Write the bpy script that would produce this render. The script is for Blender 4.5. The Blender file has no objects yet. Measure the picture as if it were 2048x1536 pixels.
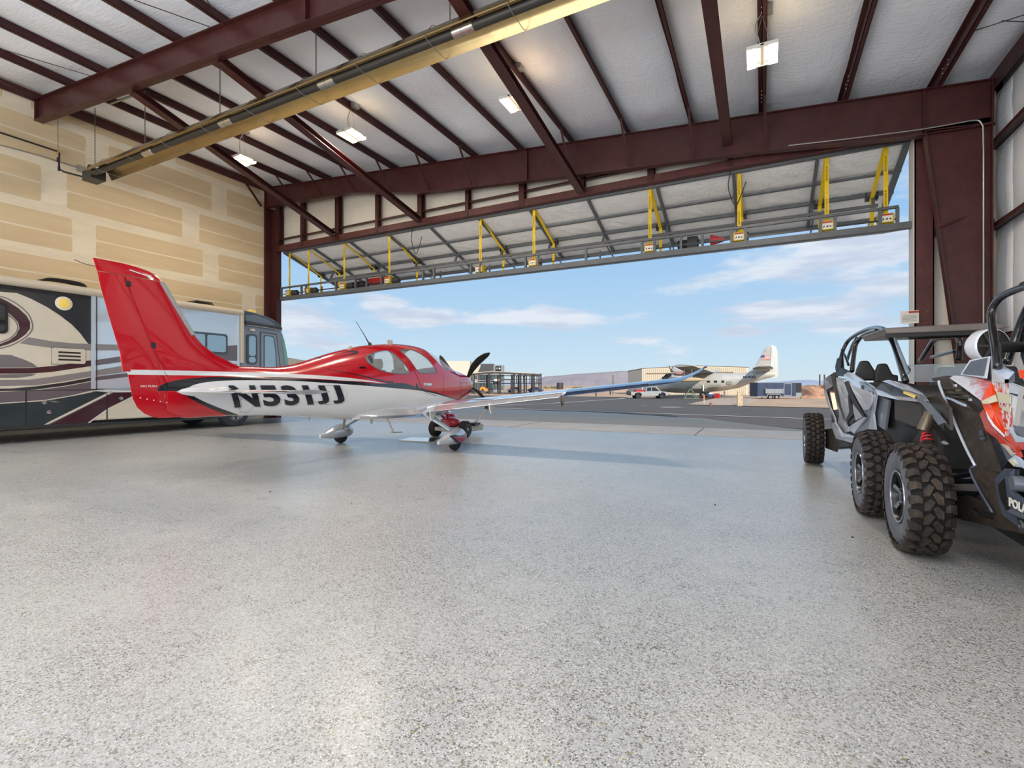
import bpy, bmesh, math, random
from mathutils import Vector, Matrix, noise
random.seed(7)
PI = math.pi
scn = bpy.context.scene
COL = scn.collection
# ---------------------------------------------------------------- camera
YAW = math.radians(27); CF, SF = math.cos(YAW), math.sin(YAW)
FPX = 982.0; HYP = 770.0; CAMH = 1.3
cd = bpy.data.cameras.new('camera'); cam = bpy.data.objects.new('camera', cd); COL.objects.link(cam)
cam.location = (0, 0, CAMH); cam.rotation_euler = (PI/2, 0, YAW)
cd.sensor_width = 36; cd.lens = FPX/2048*36; cd.shift_y = 2/2048; cd.clip_end = 9000; cd.clip_start = .05
scn.camera = cam
scn.view_settings.view_transform = 'Standard'; scn.view_settings.look = 'None'
scn.view_settings.gamma = 1; scn.view_settings.use_curve_mapping = False
scn.view_settings.exposure = 0.0
# ---------------------------------------------------------------- sun and large lights
SUN_E, SUN_COL = 4.2, (1, .93, .82)
LAMP_W, LAMP_COL = 120, (1, .87, .70)
def light(name, kind, loc, rot, energy, col, **kw):
    l = bpy.data.lights.new(name, kind); l.energy = energy; l.color = col
    for k, v in kw.items(): setattr(l, k, v)
    o = bpy.data.objects.new(name, l); COL.objects.link(o); o.location = loc; o.rotation_euler = rot
    return o
sd = Vector((-.67, .74, -.0)).normalized()*math.cos(math.radians(30)); sd.z = -math.sin(math.radians(30))
sun = light('sun', 'SUN', (0, 0, 40), sd.to_track_quat('-Z', 'Y').to_euler(), SUN_E, SUN_COL, angle=.009)
# added cool fill from behind the camera; the back wall has no doorway
light('rear_cool_fill', 'AREA', (-5.5, -11.6, 3.3), (PI/2+.25, 0, 0), 1300, (.85, .92, 1), shape='RECTANGLE', size=16, size_y=5.2)
# added up-facing fill near the floor, to brighten the ceiling
light('rear_up_fill', 'AREA', (-4, -7.5, .15), (PI-.25, 0, 0), 2250, (.86, .93, 1), shape='RECTANGLE', size=17, size_y=6)
# added soft overhead fill behind the camera, in place of unseen lamps
light('rear_overhead_fill', 'AREA', (-6.5, -3.5, 6.9), (0, 0, 0), 1000, (1, .97, .92), shape='RECTANGLE', size=17, size_y=11)
# ---------------------------------------------------------------- helpers: colour, pixels, nodes
def lin(v):
    v /= 255.0
    return v/12.92 if v <= .04045 else ((v+.055)/1.055)**2.4
def C(r, g, b): return (lin(r), lin(g), lin(b), 1)
def ray(px, py):
    a = (px-1024)/FPX; b = (HYP-py)/FPX
    return Vector((a*CF-SF, a*SF+CF, b))
EYE = Vector((0, 0, CAMH))
def onX(px, py, X): r = ray(px, py); return EYE+r*(X/r.x)
def onY(px, py, Y): r = ray(px, py); return EYE+r*(Y/r.y)
def onZ(px, py, Z=0.0): r = ray(px, py); return EYE+r*((Z-CAMH)/r.z)
def at(px, py, d): return EYE+ray(px, py)*d
def gz(x, y): return 0.0 if y < 16 else -.0115*min(y-16, 60)
def onG(px, py):
    z = 0.0
    for _ in range(12):
        p = onZ(px, py, z); z = .5*z+.5*gz(p.x, p.y)
    return Vector((p.x, p.y, gz(p.x, p.y)))
class X:   # tiny expression layer over math nodes
    def __init__(s, nt, v): s.nt = nt; s.v = v
    def _o(s, op, b=None, c=None):
        n = s.nt.nodes.new('ShaderNodeMath'); n.operation = op
        for i, q in enumerate((s, b, c)):
            if q is None: continue
            if isinstance(q, X):
                if isinstance(q.v, (int, float)): n.inputs[i].default_value = q.v
                else: s.nt.links.new(q.v, n.inputs[i])
            else: n.inputs[i].default_value = q
        return X(s.nt, n.outputs[0])
    def __add__(s, b): return s._o('ADD', b)
    __radd__ = __add__
    def __sub__(s, b): return s._o('SUBTRACT', b)
    def __rsub__(s, b): return X(s.nt, float(b))._o('SUBTRACT', s)
    def __mul__(s, b): return s._o('MULTIPLY', b)
    __rmul__ = __mul__
    def __truediv__(s, b): return s._o('DIVIDE', b)
    def gt(s, b): return s._o('GREATER_THAN', b)
    def lt(s, b): return s._o('LESS_THAN', b)
    def mx(s, b): return s._o('MAXIMUM', b)
    def mn(s, b): return s._o('MINIMUM', b)
    def ab(s): return s._o('ABSOLUTE')
    def pw(s, b): return s._o('POWER', b)
    def smooth(s, a, b):
        n = s.nt.nodes.new('ShaderNodeMapRange'); n.interpolation_type = 'SMOOTHSTEP'
        s.nt.links.new(s.v, n.inputs[0]); n.inputs[1].default_value = a; n.inputs[2].default_value = b
        return X(s.nt, n.outputs[0])
def nd(nt, t, ins=None, **kw):
    n = nt.nodes.new(t)
    for k, v in kw.items(): setattr(n, k, v)
    for k, v in (ins or {}).items():
        if isinstance(v, X): v = v.v
        if hasattr(v, 'is_output'): nt.links.new(v, n.inputs[k])
        else: n.inputs[k].default_value = v
    return n
def mixc(nt, fac, a, b):
    n = nt.nodes.new('ShaderNodeMix'); n.data_type = 'RGBA'
    for i, v in ((0, fac), (6, a), (7, b)):
        if isinstance(v, X): v = v.v
        if hasattr(v, 'is_output'): nt.links.new(v, n.inputs[i])
        else: n.inputs[i].default_value = v
    return n.outputs[2]
def coords(nt, kind='Object'):
    n = nt.nodes.new('ShaderNodeTexCoord'); s = nt.nodes.new('ShaderNodeSeparateXYZ')
    nt.links.new(n.outputs[kind], s.inputs[0])
    return n.outputs[kind], X(nt, s.outputs[0]), X(nt, s.outputs[1]), X(nt, s.outputs[2])
def noisef(nt, vec, scale, detail=3, rough=.5, out=0):
    n = nd(nt, 'ShaderNodeTexNoise', {'Vector': vec, 'Scale': scale, 'Detail': detail, 'Roughness': rough})
    return X(nt, n.outputs[out])
def scalev(nt, vec, s):
    n = nd(nt, 'ShaderNodeVectorMath', {0: vec, 1: s}, operation='MULTIPLY'); return n.outputs[0]
def bumpn(nt, h, strength, dist=.01):
    return nd(nt, 'ShaderNodeBump', {'Height': h, 'Strength': strength, 'Distance': dist}).outputs[0]
# ---------------------------------------------------------------- world: blue sky with drifting cumulus
w = bpy.data.worlds.new('sky'); scn.world = w; w.use_nodes = True
nt = w.node_tree; nt.nodes.clear()
vec, vx, vy, vz = coords(nt, 'Generated')
elev = vz.mx(0.0)
ramp = nd(nt, 'ShaderNodeValToRGB', {0: elev})
cr = ramp.color_ramp
SKY = [(0, (212, 229, 236)), (.05, (200, 226, 243)), (.14, (180, 214, 242)), (.30, (150, 196, 240)), (.6, (130, 176, 228)), (1, (120, 166, 220))]
cr.elements[0].color = C(*SKY[0][1]); cr.elements[1].position = 1; cr.elements[1].color = C(*SKY[-1][1])
for p, c in SKY[1:-1]:
    e = cr.elements.new(p); e.color = C(*c)
dz = elev+.16
cx_ = vx/dz; cy_ = vy/dz
cmb = nd(nt, 'ShaderNodeCombineXYZ', {0: cx_, 1: cy_, 2: elev*3.0})
n1 = noisef(nt, cmb.outputs[0], 1.35, 7, .58); n2 = noisef(nt, scalev(nt, cmb.outputs[0], (1, 1, 1)), .5, 2, .5)
stretch = nd(nt, 'ShaderNodeCombineXYZ', {0: vx*1.0, 1: vy*1.0, 2: vz*3.6})
n3 = noisef(nt, stretch.outputs[0], 4.2, 7, .6)
# cloud banks standing over the horizon: (azimuth of view, elevation, half width, half height, weight)
def blob(px, py, hw, hh, wgt):
    r = ray(px, py).normalized(); side = Vector((r.y, -r.x, 0)).normalized()
    hx = vx*side.x+vy*side.y
    el = (vz-r.z)
    fw = (vx*r.x+vy*r.y).gt(0.0)
    q = (hx/hw)*(hx/hw)+(el/hh)*(el/hh)
    return (q*-1.0)._o('EXPONENT')*fw*wgt
den = n3*1.0+n1*.45
bl = None
for b in [(1690, 505, .17, .045, .40), (1800, 570, .10, .03, .2), (1560, 622, .16, .018, .26), (1475, 665, .06, .012, .26), (1010, 640, .34, .022, .36), (1260, 680, .17, .015, .2),
          (590, 640, .12, .03, .34), (765, 612, .04, .02, .40), (610, 555, .08, .02, .12), (860, 585, .08, .015, .14), (1740, 640, .08, .018, .2), (1815, 370, .03, .03, .22), (700, 690, .2, .012, .14)]:
    g = blob(*b); bl = g if bl is None else bl.mx(g)
dn = den+bl+elev.smooth(.35, .6)*.14
mask = dn.smooth(.80, 1.0)
thick = dn.smooth(.9, 1.3)
shade = noisef(nt, scalev(nt, stretch.outputs[0], (1, 1, 1.7)), 6.5, 4, .55).smooth(.38, .66)
ccol = mixc(nt, shade*.75, C(233, 238, 247), C(190, 203, 226))
sky = mixc(nt, mask*.86, ramp.outputs[0], ccol)
bg = nd(nt, 'ShaderNodeBackground', {'Color': sky, 'Strength': 1.0})
out = nd(nt, 'ShaderNodeOutputWorld', {'Surface': bg.outputs[0]})
# ---------------------------------------------------------------- materials
MATS = {}
def mat(name, col=(128, 128, 128), rough=.5, metal=0.0, coat=0.0, var=0.0, vs=3.0, bump=0.0, bs=40.0, emit=0, trans=0.0, spec=.5, alpha=1.0, dirt=None):
    if name in MATS: return MATS[name]
    m = bpy.data.materials.new(name); m.use_nodes = True; nt = m.node_tree
    b = nt.nodes['Principled BSDF']; b.inputs['Roughness'].default_value = rough; b.inputs['Metallic'].default_value = metal
    b.inputs['Coat Weight'].default_value = coat; b.inputs['Specular IOR Level'].default_value = spec
    b.inputs['Coat Roughness'].default_value = .04
    b.inputs['Transmission Weight'].default_value = trans; b.inputs['Alpha'].default_value = alpha
    base = C(*col); vec = coords(nt)[0]
    if var or dirt:
        n = noisef(nt, vec, vs, 5, .6)
        hi = tuple(min(1, c*(1+var)) for c in base[:3])+(1,); lo = tuple(c*(1-var) for c in base[:3])+(1,)
        col_out = mixc(nt, n.smooth(.3, .7), lo, hi)
        if dirt:
            n2 = noisef(nt, vec, vs*2.3, 8, .7)
            col_out = mixc(nt, n2.smooth(dirt[1], dirt[1]+.12)*.8, col_out, C(*dirt[0]))
        nt.links.new(col_out, b.inputs['Base Color'])
    else:
        b.inputs['Base Color'].default_value = base
        n = noisef(nt, vec, 9, 3, .5)     # faint wear in the gloss
        nt.links.new((n*.12+(rough-.06)).v, b.inputs['Roughness']) if rough > .1 else None
    if bump:
        nt.links.new(bumpn(nt, noisef(nt, vec, bs, 4, .6), bump), b.inputs['Normal'])
    if emit:
        b.inputs['Emission Color'].default_value = base; b.inputs['Emission Strength'].default_value = emit
    MATS[name] = m; return m
# ---------------------------------------------------------------- mesh helpers
def V(*a): return Vector(a)
class MB:
    def __init__(s): s.v = []; s.f = []; s.m = []; s.cm = 0
    def add(s, vs, fs):
        o = len(s.v); s.v += [tuple(v) for v in vs]
        for f in fs: s.f.append([i+o for i in f]); s.m.append(s.cm)
        return s
    def box(s, x0, x1, y0, y1, z0, z1):
        return s.add([(x0, y0, z0), (x1, y0, z0), (x1, y1, z0), (x0, y1, z0), (x0, y0, z1), (x1, y0, z1), (x1, y1, z1), (x0, y1, z1)],
                     [(0, 3, 2, 1), (4, 5, 6, 7), (0, 1, 5, 4), (1, 2, 6, 5), (2, 3, 7, 6), (3, 0, 4, 7)])
    def beam(s, p, q, w, h, up=(0, 0, 1), ex=0.0):
        p = Vector(p); q = Vector(q); d = (q-p).normalized(); p = p-d*ex; q = q+d*ex
        u = Vector(up); sd_ = d.cross(u)
        if sd_.length < 1e-4: sd_ = d.cross(Vector((1, 0, 0)))
        sd_.normalize(); u = sd_.cross(d)
        a = sd_*(w/2); b = u*(h/2)
        return s.add([p-a-b, p+a-b, p+a+b, p-a+b, q-a-b, q+a-b, q+a+b, q-a+b],
                     [(0, 3, 2, 1), (4, 5, 6, 7), (0, 1, 5, 4), (1, 2, 6, 5), (2, 3, 7, 6), (3, 0, 4, 7)])
    def tube(s, pts, r, n=8, caps=True, closed=False):
        pts = [Vector(p) for p in pts]; k = len(pts); rr = r if isinstance(r, (list, tuple)) else [r]*k
        rings = []; ref = None
        for i, p in enumerate(pts):
            a = pts[(i-1) % k] if (i > 0 or closed) else p; b = pts[(i+1) % k] if (i < k-1 or closed) else p
            t = (b-a).normalized()
            if ref is None:
                ref = t.cross(Vector((0, 0, 1)))
                if ref.length < .05: ref = t.cross(Vector((1, 0, 0)))
            ref = (ref-t*ref.dot(t)).normalized(); bi = t.cross(ref)
            rings.append([p+(ref*math.cos(2*PI*j/n)+bi*math.sin(2*PI*j/n))*rr[i] for j in range(n)])
        return s.loft(rings, caps=caps and not closed, loop=closed)
    def loft(s, rings, caps=True, loop=False, close=True):
        n = len(rings[0]); k = len(rings); vs = [v for r in rings for v in r]; fs = []
        for i in range(k if loop else k-1):
            i2 = (i+1) % k
            for j in range(n if close else n-1):
                j2 = (j+1) % n; fs.append((i*n+j, i*n+j2, i2*n+j2, i2*n+j))
        if caps: fs.append(tuple(range(n-1, -1, -1))); fs.append(tuple((k-1)*n+j for j in range(n)))
        return s.add(vs, fs)
    def prism(s, poly, d):
        poly = [Vector(p) for p in poly]; d = Vector(d); n = len(poly)
        vs = poly+[p+d for p in poly]
        return s.add(vs, [tuple(range(n-1, -1, -1)), tuple(range(n, 2*n))]+[(i, (i+1) % n, (i+1) % n+n, i+n) for i in range(n)])
    def slab(s, poly, th):     # thickened polygon, thickness along its own normal
        poly = [Vector(p) for p in poly]; nrm = Vector((0, 0, 0))
        for i in range(len(poly)): nrm += poly[i].cross(poly[(i+1) % len(poly)])
        nrm.normalize(); return s.prism([p-nrm*th/2 for p in poly], nrm*th)
    def lathe(s, prof, c, axis='x', n=24, a0=0, a1=2*PI):
        c = Vector(c); rings = []
        full = abs(a1-a0-2*PI) < 1e-6
        for j in range(n if full else n+1):
            a = a0+(a1-a0)*j/n; ca, sa = math.cos(a), math.sin(a)
            rr = []
            for (t, r) in prof:
                if axis == 'x': rr.append(c+Vector((t, r*ca, r*sa)))
                elif axis == 'y': rr.append(c+Vector((r*ca, t, r*sa)))
                else: rr.append(c+Vector((r*ca, r*sa, t)))
            rings.append(rr)
        return s.loft(rings, caps=False, loop=full, close=False)
    def obj(s, name, mats, parent=None, smooth=False, world=True, bevel=0, sub=0):
        me = bpy.data.meshes.new(name)
        vs = s.v
        if parent is not None and world:
            mi = WM[parent.name].inverted(); vs = [tuple(mi @ Vector(v)) for v in vs]
        me.from_pydata(vs, [], s.f); me.update()
        if not isinstance(mats, (list, tuple)): mats = [mats]
        for m in mats: me.materials.append(m)
        if len(mats) > 1: me.polygons.foreach_set('material_index', s.m)
        bm = bmesh.new(); bm.from_mesh(me); bmesh.ops.recalc_face_normals(bm, faces=bm.faces); bm.to_mesh(me); bm.free()
        if smooth:
            me.polygons.foreach_set('use_smooth', [True]*len(me.polygons))
            if smooth != 'full':
                try: me.set_sharp_from_angle(angle=math.radians(35 if smooth is True else smooth))
                except Exception: pass
        o = bpy.data.objects.new(name, me); COL.objects.link(o)
        if parent is not None:
            o.parent = parent; WM[o.name] = WM[parent.name].copy()
        else: WM[o.name] = Matrix()
        if bevel:
            b = o.modifiers.new('bevel', 'BEVEL'); b.width = bevel; b.segments = 2; b.limit_method = 'ANGLE'
        if sub:
            b = o.modifiers.new('sub', 'SUBSURF'); b.levels = sub; b.render_levels = sub
        return o
WM = {}
def thing(name, label, cat, loc=(0, 0, 0), rotz=0.0, group=None):
    o = bpy.data.objects.new(name, None); COL.objects.link(o); o.empty_display_size = .2
    o.location = loc; o.rotation_euler = (0, 0, rotz); o['label'] = label; o['category'] = cat
    if group: o['group'] = group
    WM[o.name] = Matrix.Translation(Vector(loc)) @ Matrix.Rotation(rotz, 4, 'Z')
    return o
def structure(o, label=None):
    o['kind'] = 'structure'
    if label: o['label'] = label
    return o
def sroot(name, label=None):
    o = bpy.data.objects.new(name, None); COL.objects.link(o); o['kind'] = 'structure'; WM[o.name] = Matrix()
    if label: o['label'] = label
    return o
def tag(o, label, cat, group=None):
    o['label'] = label; o['category'] = cat
    if group: o['group'] = group
    return o
def copytree(o, parent=None):
    c = o.copy(); COL.objects.link(c)
    if parent is not None: c.parent = parent
    for ch in list(o.children): copytree(ch, c)
    return c
def dup(o, parent, off):      # copy of a part shifted within its parent
    c = o.copy(); COL.objects.link(c); c.parent = parent; c.location = o.location+Vector(off)
    WM[c.name] = WM[parent.name].copy()
    return c
def text_mb(s, size, depth=0.0, bold=0.0, shear=0.0, sx=1.0):
    cu = bpy.data.curves.new('t', 'FONT'); cu.body = s; cu.size = size; cu.extrude = depth; cu.offset = bold; cu.shear = shear; cu.resolution_u = 3
    o = bpy.data.objects.new('t', cu); COL.objects.link(o)
    bpy.context.view_layer.update()
    me = o.evaluated_get(bpy.context.evaluated_depsgraph_get()).to_mesh()
    vs = [(v.co.x*sx, v.co.y, v.co.z) for v in me.vertices]; fs = [tuple(p.vertices) for p in me.polygons]
    bpy.data.objects.remove(o); bpy.data.curves.remove(cu)
    return vs, fs
def text_obj(s, size, origin, ux, uy, m, name, parent, depth=.002, bold=0.0, shear=0.0, sx=1.0):
    vs, fs = text_mb(s, size, depth, bold, shear, sx)
    ux = Vector(ux).normalized(); uy = Vector(uy).normalized(); un = ux.cross(uy); origin = Vector(origin)
    mb = MB().add([origin+ux*v[0]+uy*v[1]+un*v[2] for v in vs], fs)
    return mb.obj(name, m, parent)
def spline(pts, n=6):
    pts = [Vector(p) for p in pts]; out_ = []
    P = [pts[0]*2-pts[1]]+pts+[pts[-1]*2-pts[-2]]
    for i in range(1, len(P)-2):
        for j in range(n):
            t = j/n; a, b, c_, d = P[i-1], P[i], P[i+1], P[i+2]
            out_.append(.5*((2*b)+(c_-a)*t+(2*a-5*b+4*c_-d)*t*t+(3*b-a-3*c_+d)*t**3))
    out_.append(pts[-1]); return out_
def lerp_tab(tab, x):
    if x <= tab[0][0]: return tab[0][1]
    for (a, va), (b, vb) in zip(tab, tab[1:]):
        if x <= b:
            t = (x-a)/(b-a); return va+(vb-va)*t
    return tab[-1][1]
def smooth_tab(tab, x):
    if x <= tab[0][0]: return tab[0][1]
    if x >= tab[-1][0]: return tab[-1][1]
    for i in range(len(tab)-1):
        a, va = tab[i]; b, vb = tab[i+1]
        if x <= b:
            def sl(j):
                if j <= 0 or j >= len(tab)-1: 
                    k = min(max(j, 0), len(tab)-2); return (tab[k+1][1]-tab[k][1])/(tab[k+1][0]-tab[k][0])
                return (tab[j+1][1]-tab[j-1][1])/(tab[j+1][0]-tab[j-1][0])
            h = b-a; t = (x-a)/h; m0 = sl(i)*h; m1 = sl(i+1)*h
            return (2*t**3-3*t*t+1)*va+(t**3-2*t*t+t)*m0+(-2*t**3+3*t*t)*vb+(t**3-t*t)*m1
# ================================================================ structure
steel = mat('oxide_red_steel', (70, 31, 30), .42, var=.18, vs=5, bump=.05, bs=60)
steel_worn = mat('worn_red_steel', (84, 42, 40), .5, var=.2, vs=4, dirt=((168, 130, 108), .62))
def fabric_mat(name, col, wr=.5):
    m = bpy.data.materials.new(name); m.use_nodes = True; nt = m.node_tree; b = nt.nodes['Principled BSDF']
    vec, x, y, z = coords(nt)
    b.inputs['Roughness'].default_value = .42
    n = noisef(nt, scalev(nt, vec, (1.2, .35, 1.2)), 2.6, 6, .62); n2 = noisef(nt, vec, 2.0, 3, .5)
    b.inputs['Base Color'].default_value = C(*col)
    nt.links.new(mixc(nt, n2.smooth(.3, .7), tuple(c*.97 for c in C(*col)[:3])+(1,), C(*col)), b.inputs['Base Color'])
    nt.links.new(bumpn(nt, n+noisef(nt, scalev(nt, vec, (1, 6, 6)), 3, 3, .6)*.25, wr, .12), b.inputs['Normal'])
    return m
blanket = fabric_mat('white_vinyl_insulation', (243, 247, 255), .35)
blanket_w = fabric_mat('cream_vinyl_insulation', (226, 217, 202), .3)
def zr(X): return 7.53-.083*X
XW, XE, YB, YF = -17.5, 4.15, -12.0, 13.45
# floor: resin coat with broadcast flakes
fm = bpy.data.materials.new('flake_epoxy_floor'); fm.use_nodes = True; nt = fm.node_tree; b = nt.nodes['Principled BSDF']
vec, fx, fy, fz = coords(nt)
def flakes(scale):
    v = nd(nt, 'ShaderNodeTexVoronoi', {'Vector': vec, 'Scale': scale, 'Randomness': 1.0}); sp = nd(nt, 'ShaderNodeSeparateColor', {0: v.outputs['Color']})
    return X(nt, sp.outputs[0])
f1 = flakes(105); f2 = flakes(190)
big = noisef(nt, vec, .45, 5, .6); mid = noisef(nt, vec, 5, 6, .65); clump = noisef(nt, vec, 28, 3, .6)
base = mixc(nt, f1.smooth(0, 1), C(158, 159, 159), C(186, 187, 187))
base = mixc(nt, (f2+clump*.35).lt(.285), base, C(92, 90, 82))
base = mixc(nt, (f1).lt(.07), base, C(116, 112, 100))
base = mixc(nt, f2.gt(.93)*.7, base, C(232, 231, 226))
base = mixc(nt, flakes(140).lt(.005), base, C(170, 150, 80))
base = mixc(nt, (big+mid*.5).smooth(.62, .95)*.35, base, C(206, 206, 203))
scuff = noisef(nt, scalev(nt, vec, (.5, 2.2, 1)), 3.2, 8, .72)
base = mixc(nt, scuff.smooth(.60, .78)*.35, base, C(215, 216, 216))
nt.links.new(base, b.inputs['Base Color'])
nt.links.new((mid*.16+scuff*.14+.14+f2*.06).v, b.inputs['Roughness'])
b.inputs['Specular IOR Level'].default_value = .5
b.inputs['Coat Weight'].default_value = .35; b.inputs['Coat Roughness'].default_value = .26
nt.links.new(bumpn(nt, f1*.6+f2*.5+clump*.6, .16, .003), b.inputs['Normal'])
fl = MB().box(XW-.3, XE+.3, YB, YF, -.3, 0).obj('floor', fm); structure(fl)
# wall left: taped drywall
dry = bpy.data.materials.new('joint_compound'); dry.use_nodes = True; nt = dry.node_tree; b = nt.nodes['Principled BSDF']
vec, x_, y_, z_ = coords(nt); b.inputs['Roughness'].default_value = .85
n = noisef(nt, scalev(nt, vec, (1, .35, 1.5)), 2.2, 6, .6)
nt.links.new(mixc(nt, n.smooth(.3, .7), C(226, 211, 184), C(238, 226, 202)), b.inputs['Base Color'])
paper = bpy.data.materials.new('drywall_paper'); paper.use_nodes = True; nt = paper.node_tree; b = nt.nodes['Principled BSDF']
vec, x_, y_, z_ = coords(nt); b.inputs['Roughness'].default_value = .9
n = noisef(nt, scalev(nt, vec, (1, .3, 1.5)), 3, 6, .6)
nt.links.new(mixc(nt, n.smooth(.25, .75), C(212, 188, 150), C(222, 200, 162)), b.inputs['Base Color'])
wl = MB().prism([(XW, YB, 0), (XW, YF, 0), (XW, YF, 9.3), (XW, YB, 9.3)], (-.2, 0, 0)).obj('wall_left', dry); structure(wl)
ROWS = [(.22, 1.14, 3.2), (1.44, 2.36, 1.4), (2.64, 3.58, 2.62), (3.86, 4.80, 1.44), (5.08, 6.03, 3.65), (6.29, 7.28, 2.97), (7.51, 8.50, .30), (8.73, 9.0, 2.2)]
def rrect(y0, y1, z0, z1, r, x, seg=4, wob=0):
    p = []
    for (cy, cz, a0) in ((y1-r, z0+r, -90), (y1-r, z1-r, 0), (y0+r, z1-r, 90), (y0+r, z0+r, 180)):
        for k in range(seg+1):
            a = math.radians(a0+90*k/seg); p.append(V(x, cy+r*math.cos(a), cz+r*math.sin(a)))
    q = []
    for i, a in enumerate(p):
        b2 = p[(i+1) % len(p)]; q.append(a); L = (b2-a).length
        if L > .4:
            for k in range(1, 8): q.append(a.lerp(b2, k/8))
    return [v+V(0, (noise.noise(v*3.1))*wob, noise.noise(v*2.3+V(5, 5, 5))*wob) for v in q]
for (z0, z1, ph) in ROWS:
    k = -5
    while True:
        y0 = ph+3.66*k+.02; y1 = y0+3.10; k += 1
        if y0 > YF-.6: break
        if y1 < YB+.3: continue
        y0c, y1c = max(y0, YB+.1), min(y1, YF-.55)
        if y1c-y0c < .35: continue
        zt = min(z1, 9.15)
        # sheet face shows between the joint bands in two strips with a thin skim of compound along the screws
        zm = (z0+zt)/2+random.uniform(-.04, .02); r = .06
        if zt-z0 > .5:
            m = MB().prism(rrect(y0c, y1c, z0, zm-.02, r, XW, wob=.012), (.003, 0, 0)); m.prism(rrect(y0c, y1c, zm+.025, zt, r, XW, wob=.012), (.003, 0, 0))
        else: m = MB().prism(rrect(y0c, y1c, z0, zt, r, XW, wob=.02), (.003, 0, 0))
        m.obj('drywall_sheet', paper, wl)
# ceiling
ceil = MB(); 
PX = [-17.35]+[round(-15.6+1.56*k, 2) for k in range(0, 13)]+[4.1]
ceil.prism([(XW-.2, YB, zr(XW)+.36), (XE+.3, YB, zr(XE)+.36), (XE+.3, YB, zr(XE)+.40), (XW-.2, YB, zr(XW)+.40)], (0, YF+.3-YB, 0))
ceil = ceil.obj('ceiling', mat('roof_deck', (170, 170, 170), .6)); structure(ceil)
FRY = [-8.1, -1.05, 6.0, 12.7]
YS = [YB]+FRY+[YF]
random.seed(3)
for i in range(len(PX)-1):
    a, b_ = PX[i], PX[i+1]
    NX, NY = 14, 110
    vs = []; sd0 = random.uniform(0, 90); amp = random.uniform(.10, .15)
    for jy in range(NY+1):
        y = YB+(YF-YB)*jy/NY
        dfr = min(abs(y-q) for q in YS); e = min(1, dfr/1.1); e = (1-(1-e)**2)
        for jx in range(NX+1):
            t = jx/NX; x = a+(b_-a)*t
            bul = (math.sin(PI*t))**.7
            wn = noise.noise(V(x*.9+sd0, y*.55, 0))*.05+noise.noise(V(x*2.2, y*1.3+sd0, 3))*.018
            vs.append((x, y, zr(x)+.23-(amp*e*.9+.02)*bul+wn*bul*e))
    fs = [(j*(NX+1)+k, j*(NX+1)+k+1, (j+1)*(NX+1)+k+1, (j+1)*(NX+1)+k) for j in range(NY) for k in range(NX)]
    MB().add(vs, fs).obj('insulation_blanket', blanket, ceil, smooth='full')
bolt_m = mat('zinc_bolts', (215, 210, 205), .35, metal=.6)
for i, px in enumerate(PX[1:-1]):
    z = zr(px)
    m = MB(); m.box(px-.005, px+.006, YB, YF, z, z+.22); m.box(px-.005, px+.075, YB, YF, z, z+.008); m.box(px-.075, px+.005, YB, YF, z+.205, z+.215)
    m.box(px+.066, px+.075, YB, YF, z, z+.025)
    p = m.obj('purlin', steel, ceil)
    bm_ = MB()
    for yy in [y for fy_ in FRY for y in (fy_-.75, fy_-.45, fy_+.45, fy_+.75)]+[9.3, 2.6, -4.5]:
        if yy < 0: continue
        for zz in (.06, .15): bm_.lathe([(0, .0), (0, .011), (-.012, .011), (-.012, 0)], (px-.005, yy, z+zz), 'x', 6)
    bo = bm_.obj('bolt_row', bolt_m, ceil); bo['kind'] = 'stuff'
m = MB(); m.box(4.02, 4.10, YB, YF, zr(4.1)-.03, zr(4.1)+.2); m.box(4.0, 4.1, YB, YF, zr(4.1)-.04, zr(4.1)-.03); m.obj('eave_strut', steel, ceil)
m = MB(); m.box(-17.46, -17.40, YB, YF, zr(-17.4)-.05, zr(-17.4)+.2); m.obj('eave_strut', steel, ceil)
def ibeam(y, top, bot, fw=.2, tw=.012, name='rafter', stiff=()):
    m = MB(); n = len(top)
    m.prism([(x, y-tw/2, z) for x, z in top]+[(x, y-tw/2, z) for x, z in reversed(bot)], (0, tw, 0))
    for L, s_ in ((top, -1), (bot, 1)):
        for (x0, z0), (x1, z1) in zip(L, L[1:]):
            m.prism([(x0, y-fw/2, z0), (x1, y-fw/2, z1), (x1, y-fw/2, z1+.018*s_), (x0, y-fw/2, z0+.018*s_)], (0, fw, 0))
    for x in stiff:
        zt = lerp_tab(top, x); zb = lerp_tab(bot, x); m.box(x-.006, x+.006, y-fw/2, y+fw/2, zb, zt)
    return m.obj(name, steel, ceil)
FARB = [(-17.25, 8.20), (-14.5, 8.05), (-12.8, 7.97)]
for px, py in [(849, 385), (1000, 367), (1171, 347), (1298, 331), (1500, 304), (1840, 270)]:
    q = onY(px, py, 12.6); FARB.append((q.x, q.z))
ibeam(12.7, [(-17.25, zr(-17.25)), (4.0, zr(4.0))], FARB+[(4.0, 6.32)], .2, stiff=(-5.95, -17.2, 2.93), name='rafter')
for y in FRY[:3]:
    ibeam(y, [(-17.4, zr(-17.4)), (4.0, zr(4.0))], [(-17.4, 8.39), (-5.4, 7.42), (0, 6.9), (4.0, 6.4)], .2, stiff=(-7.0, -17.35))
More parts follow.
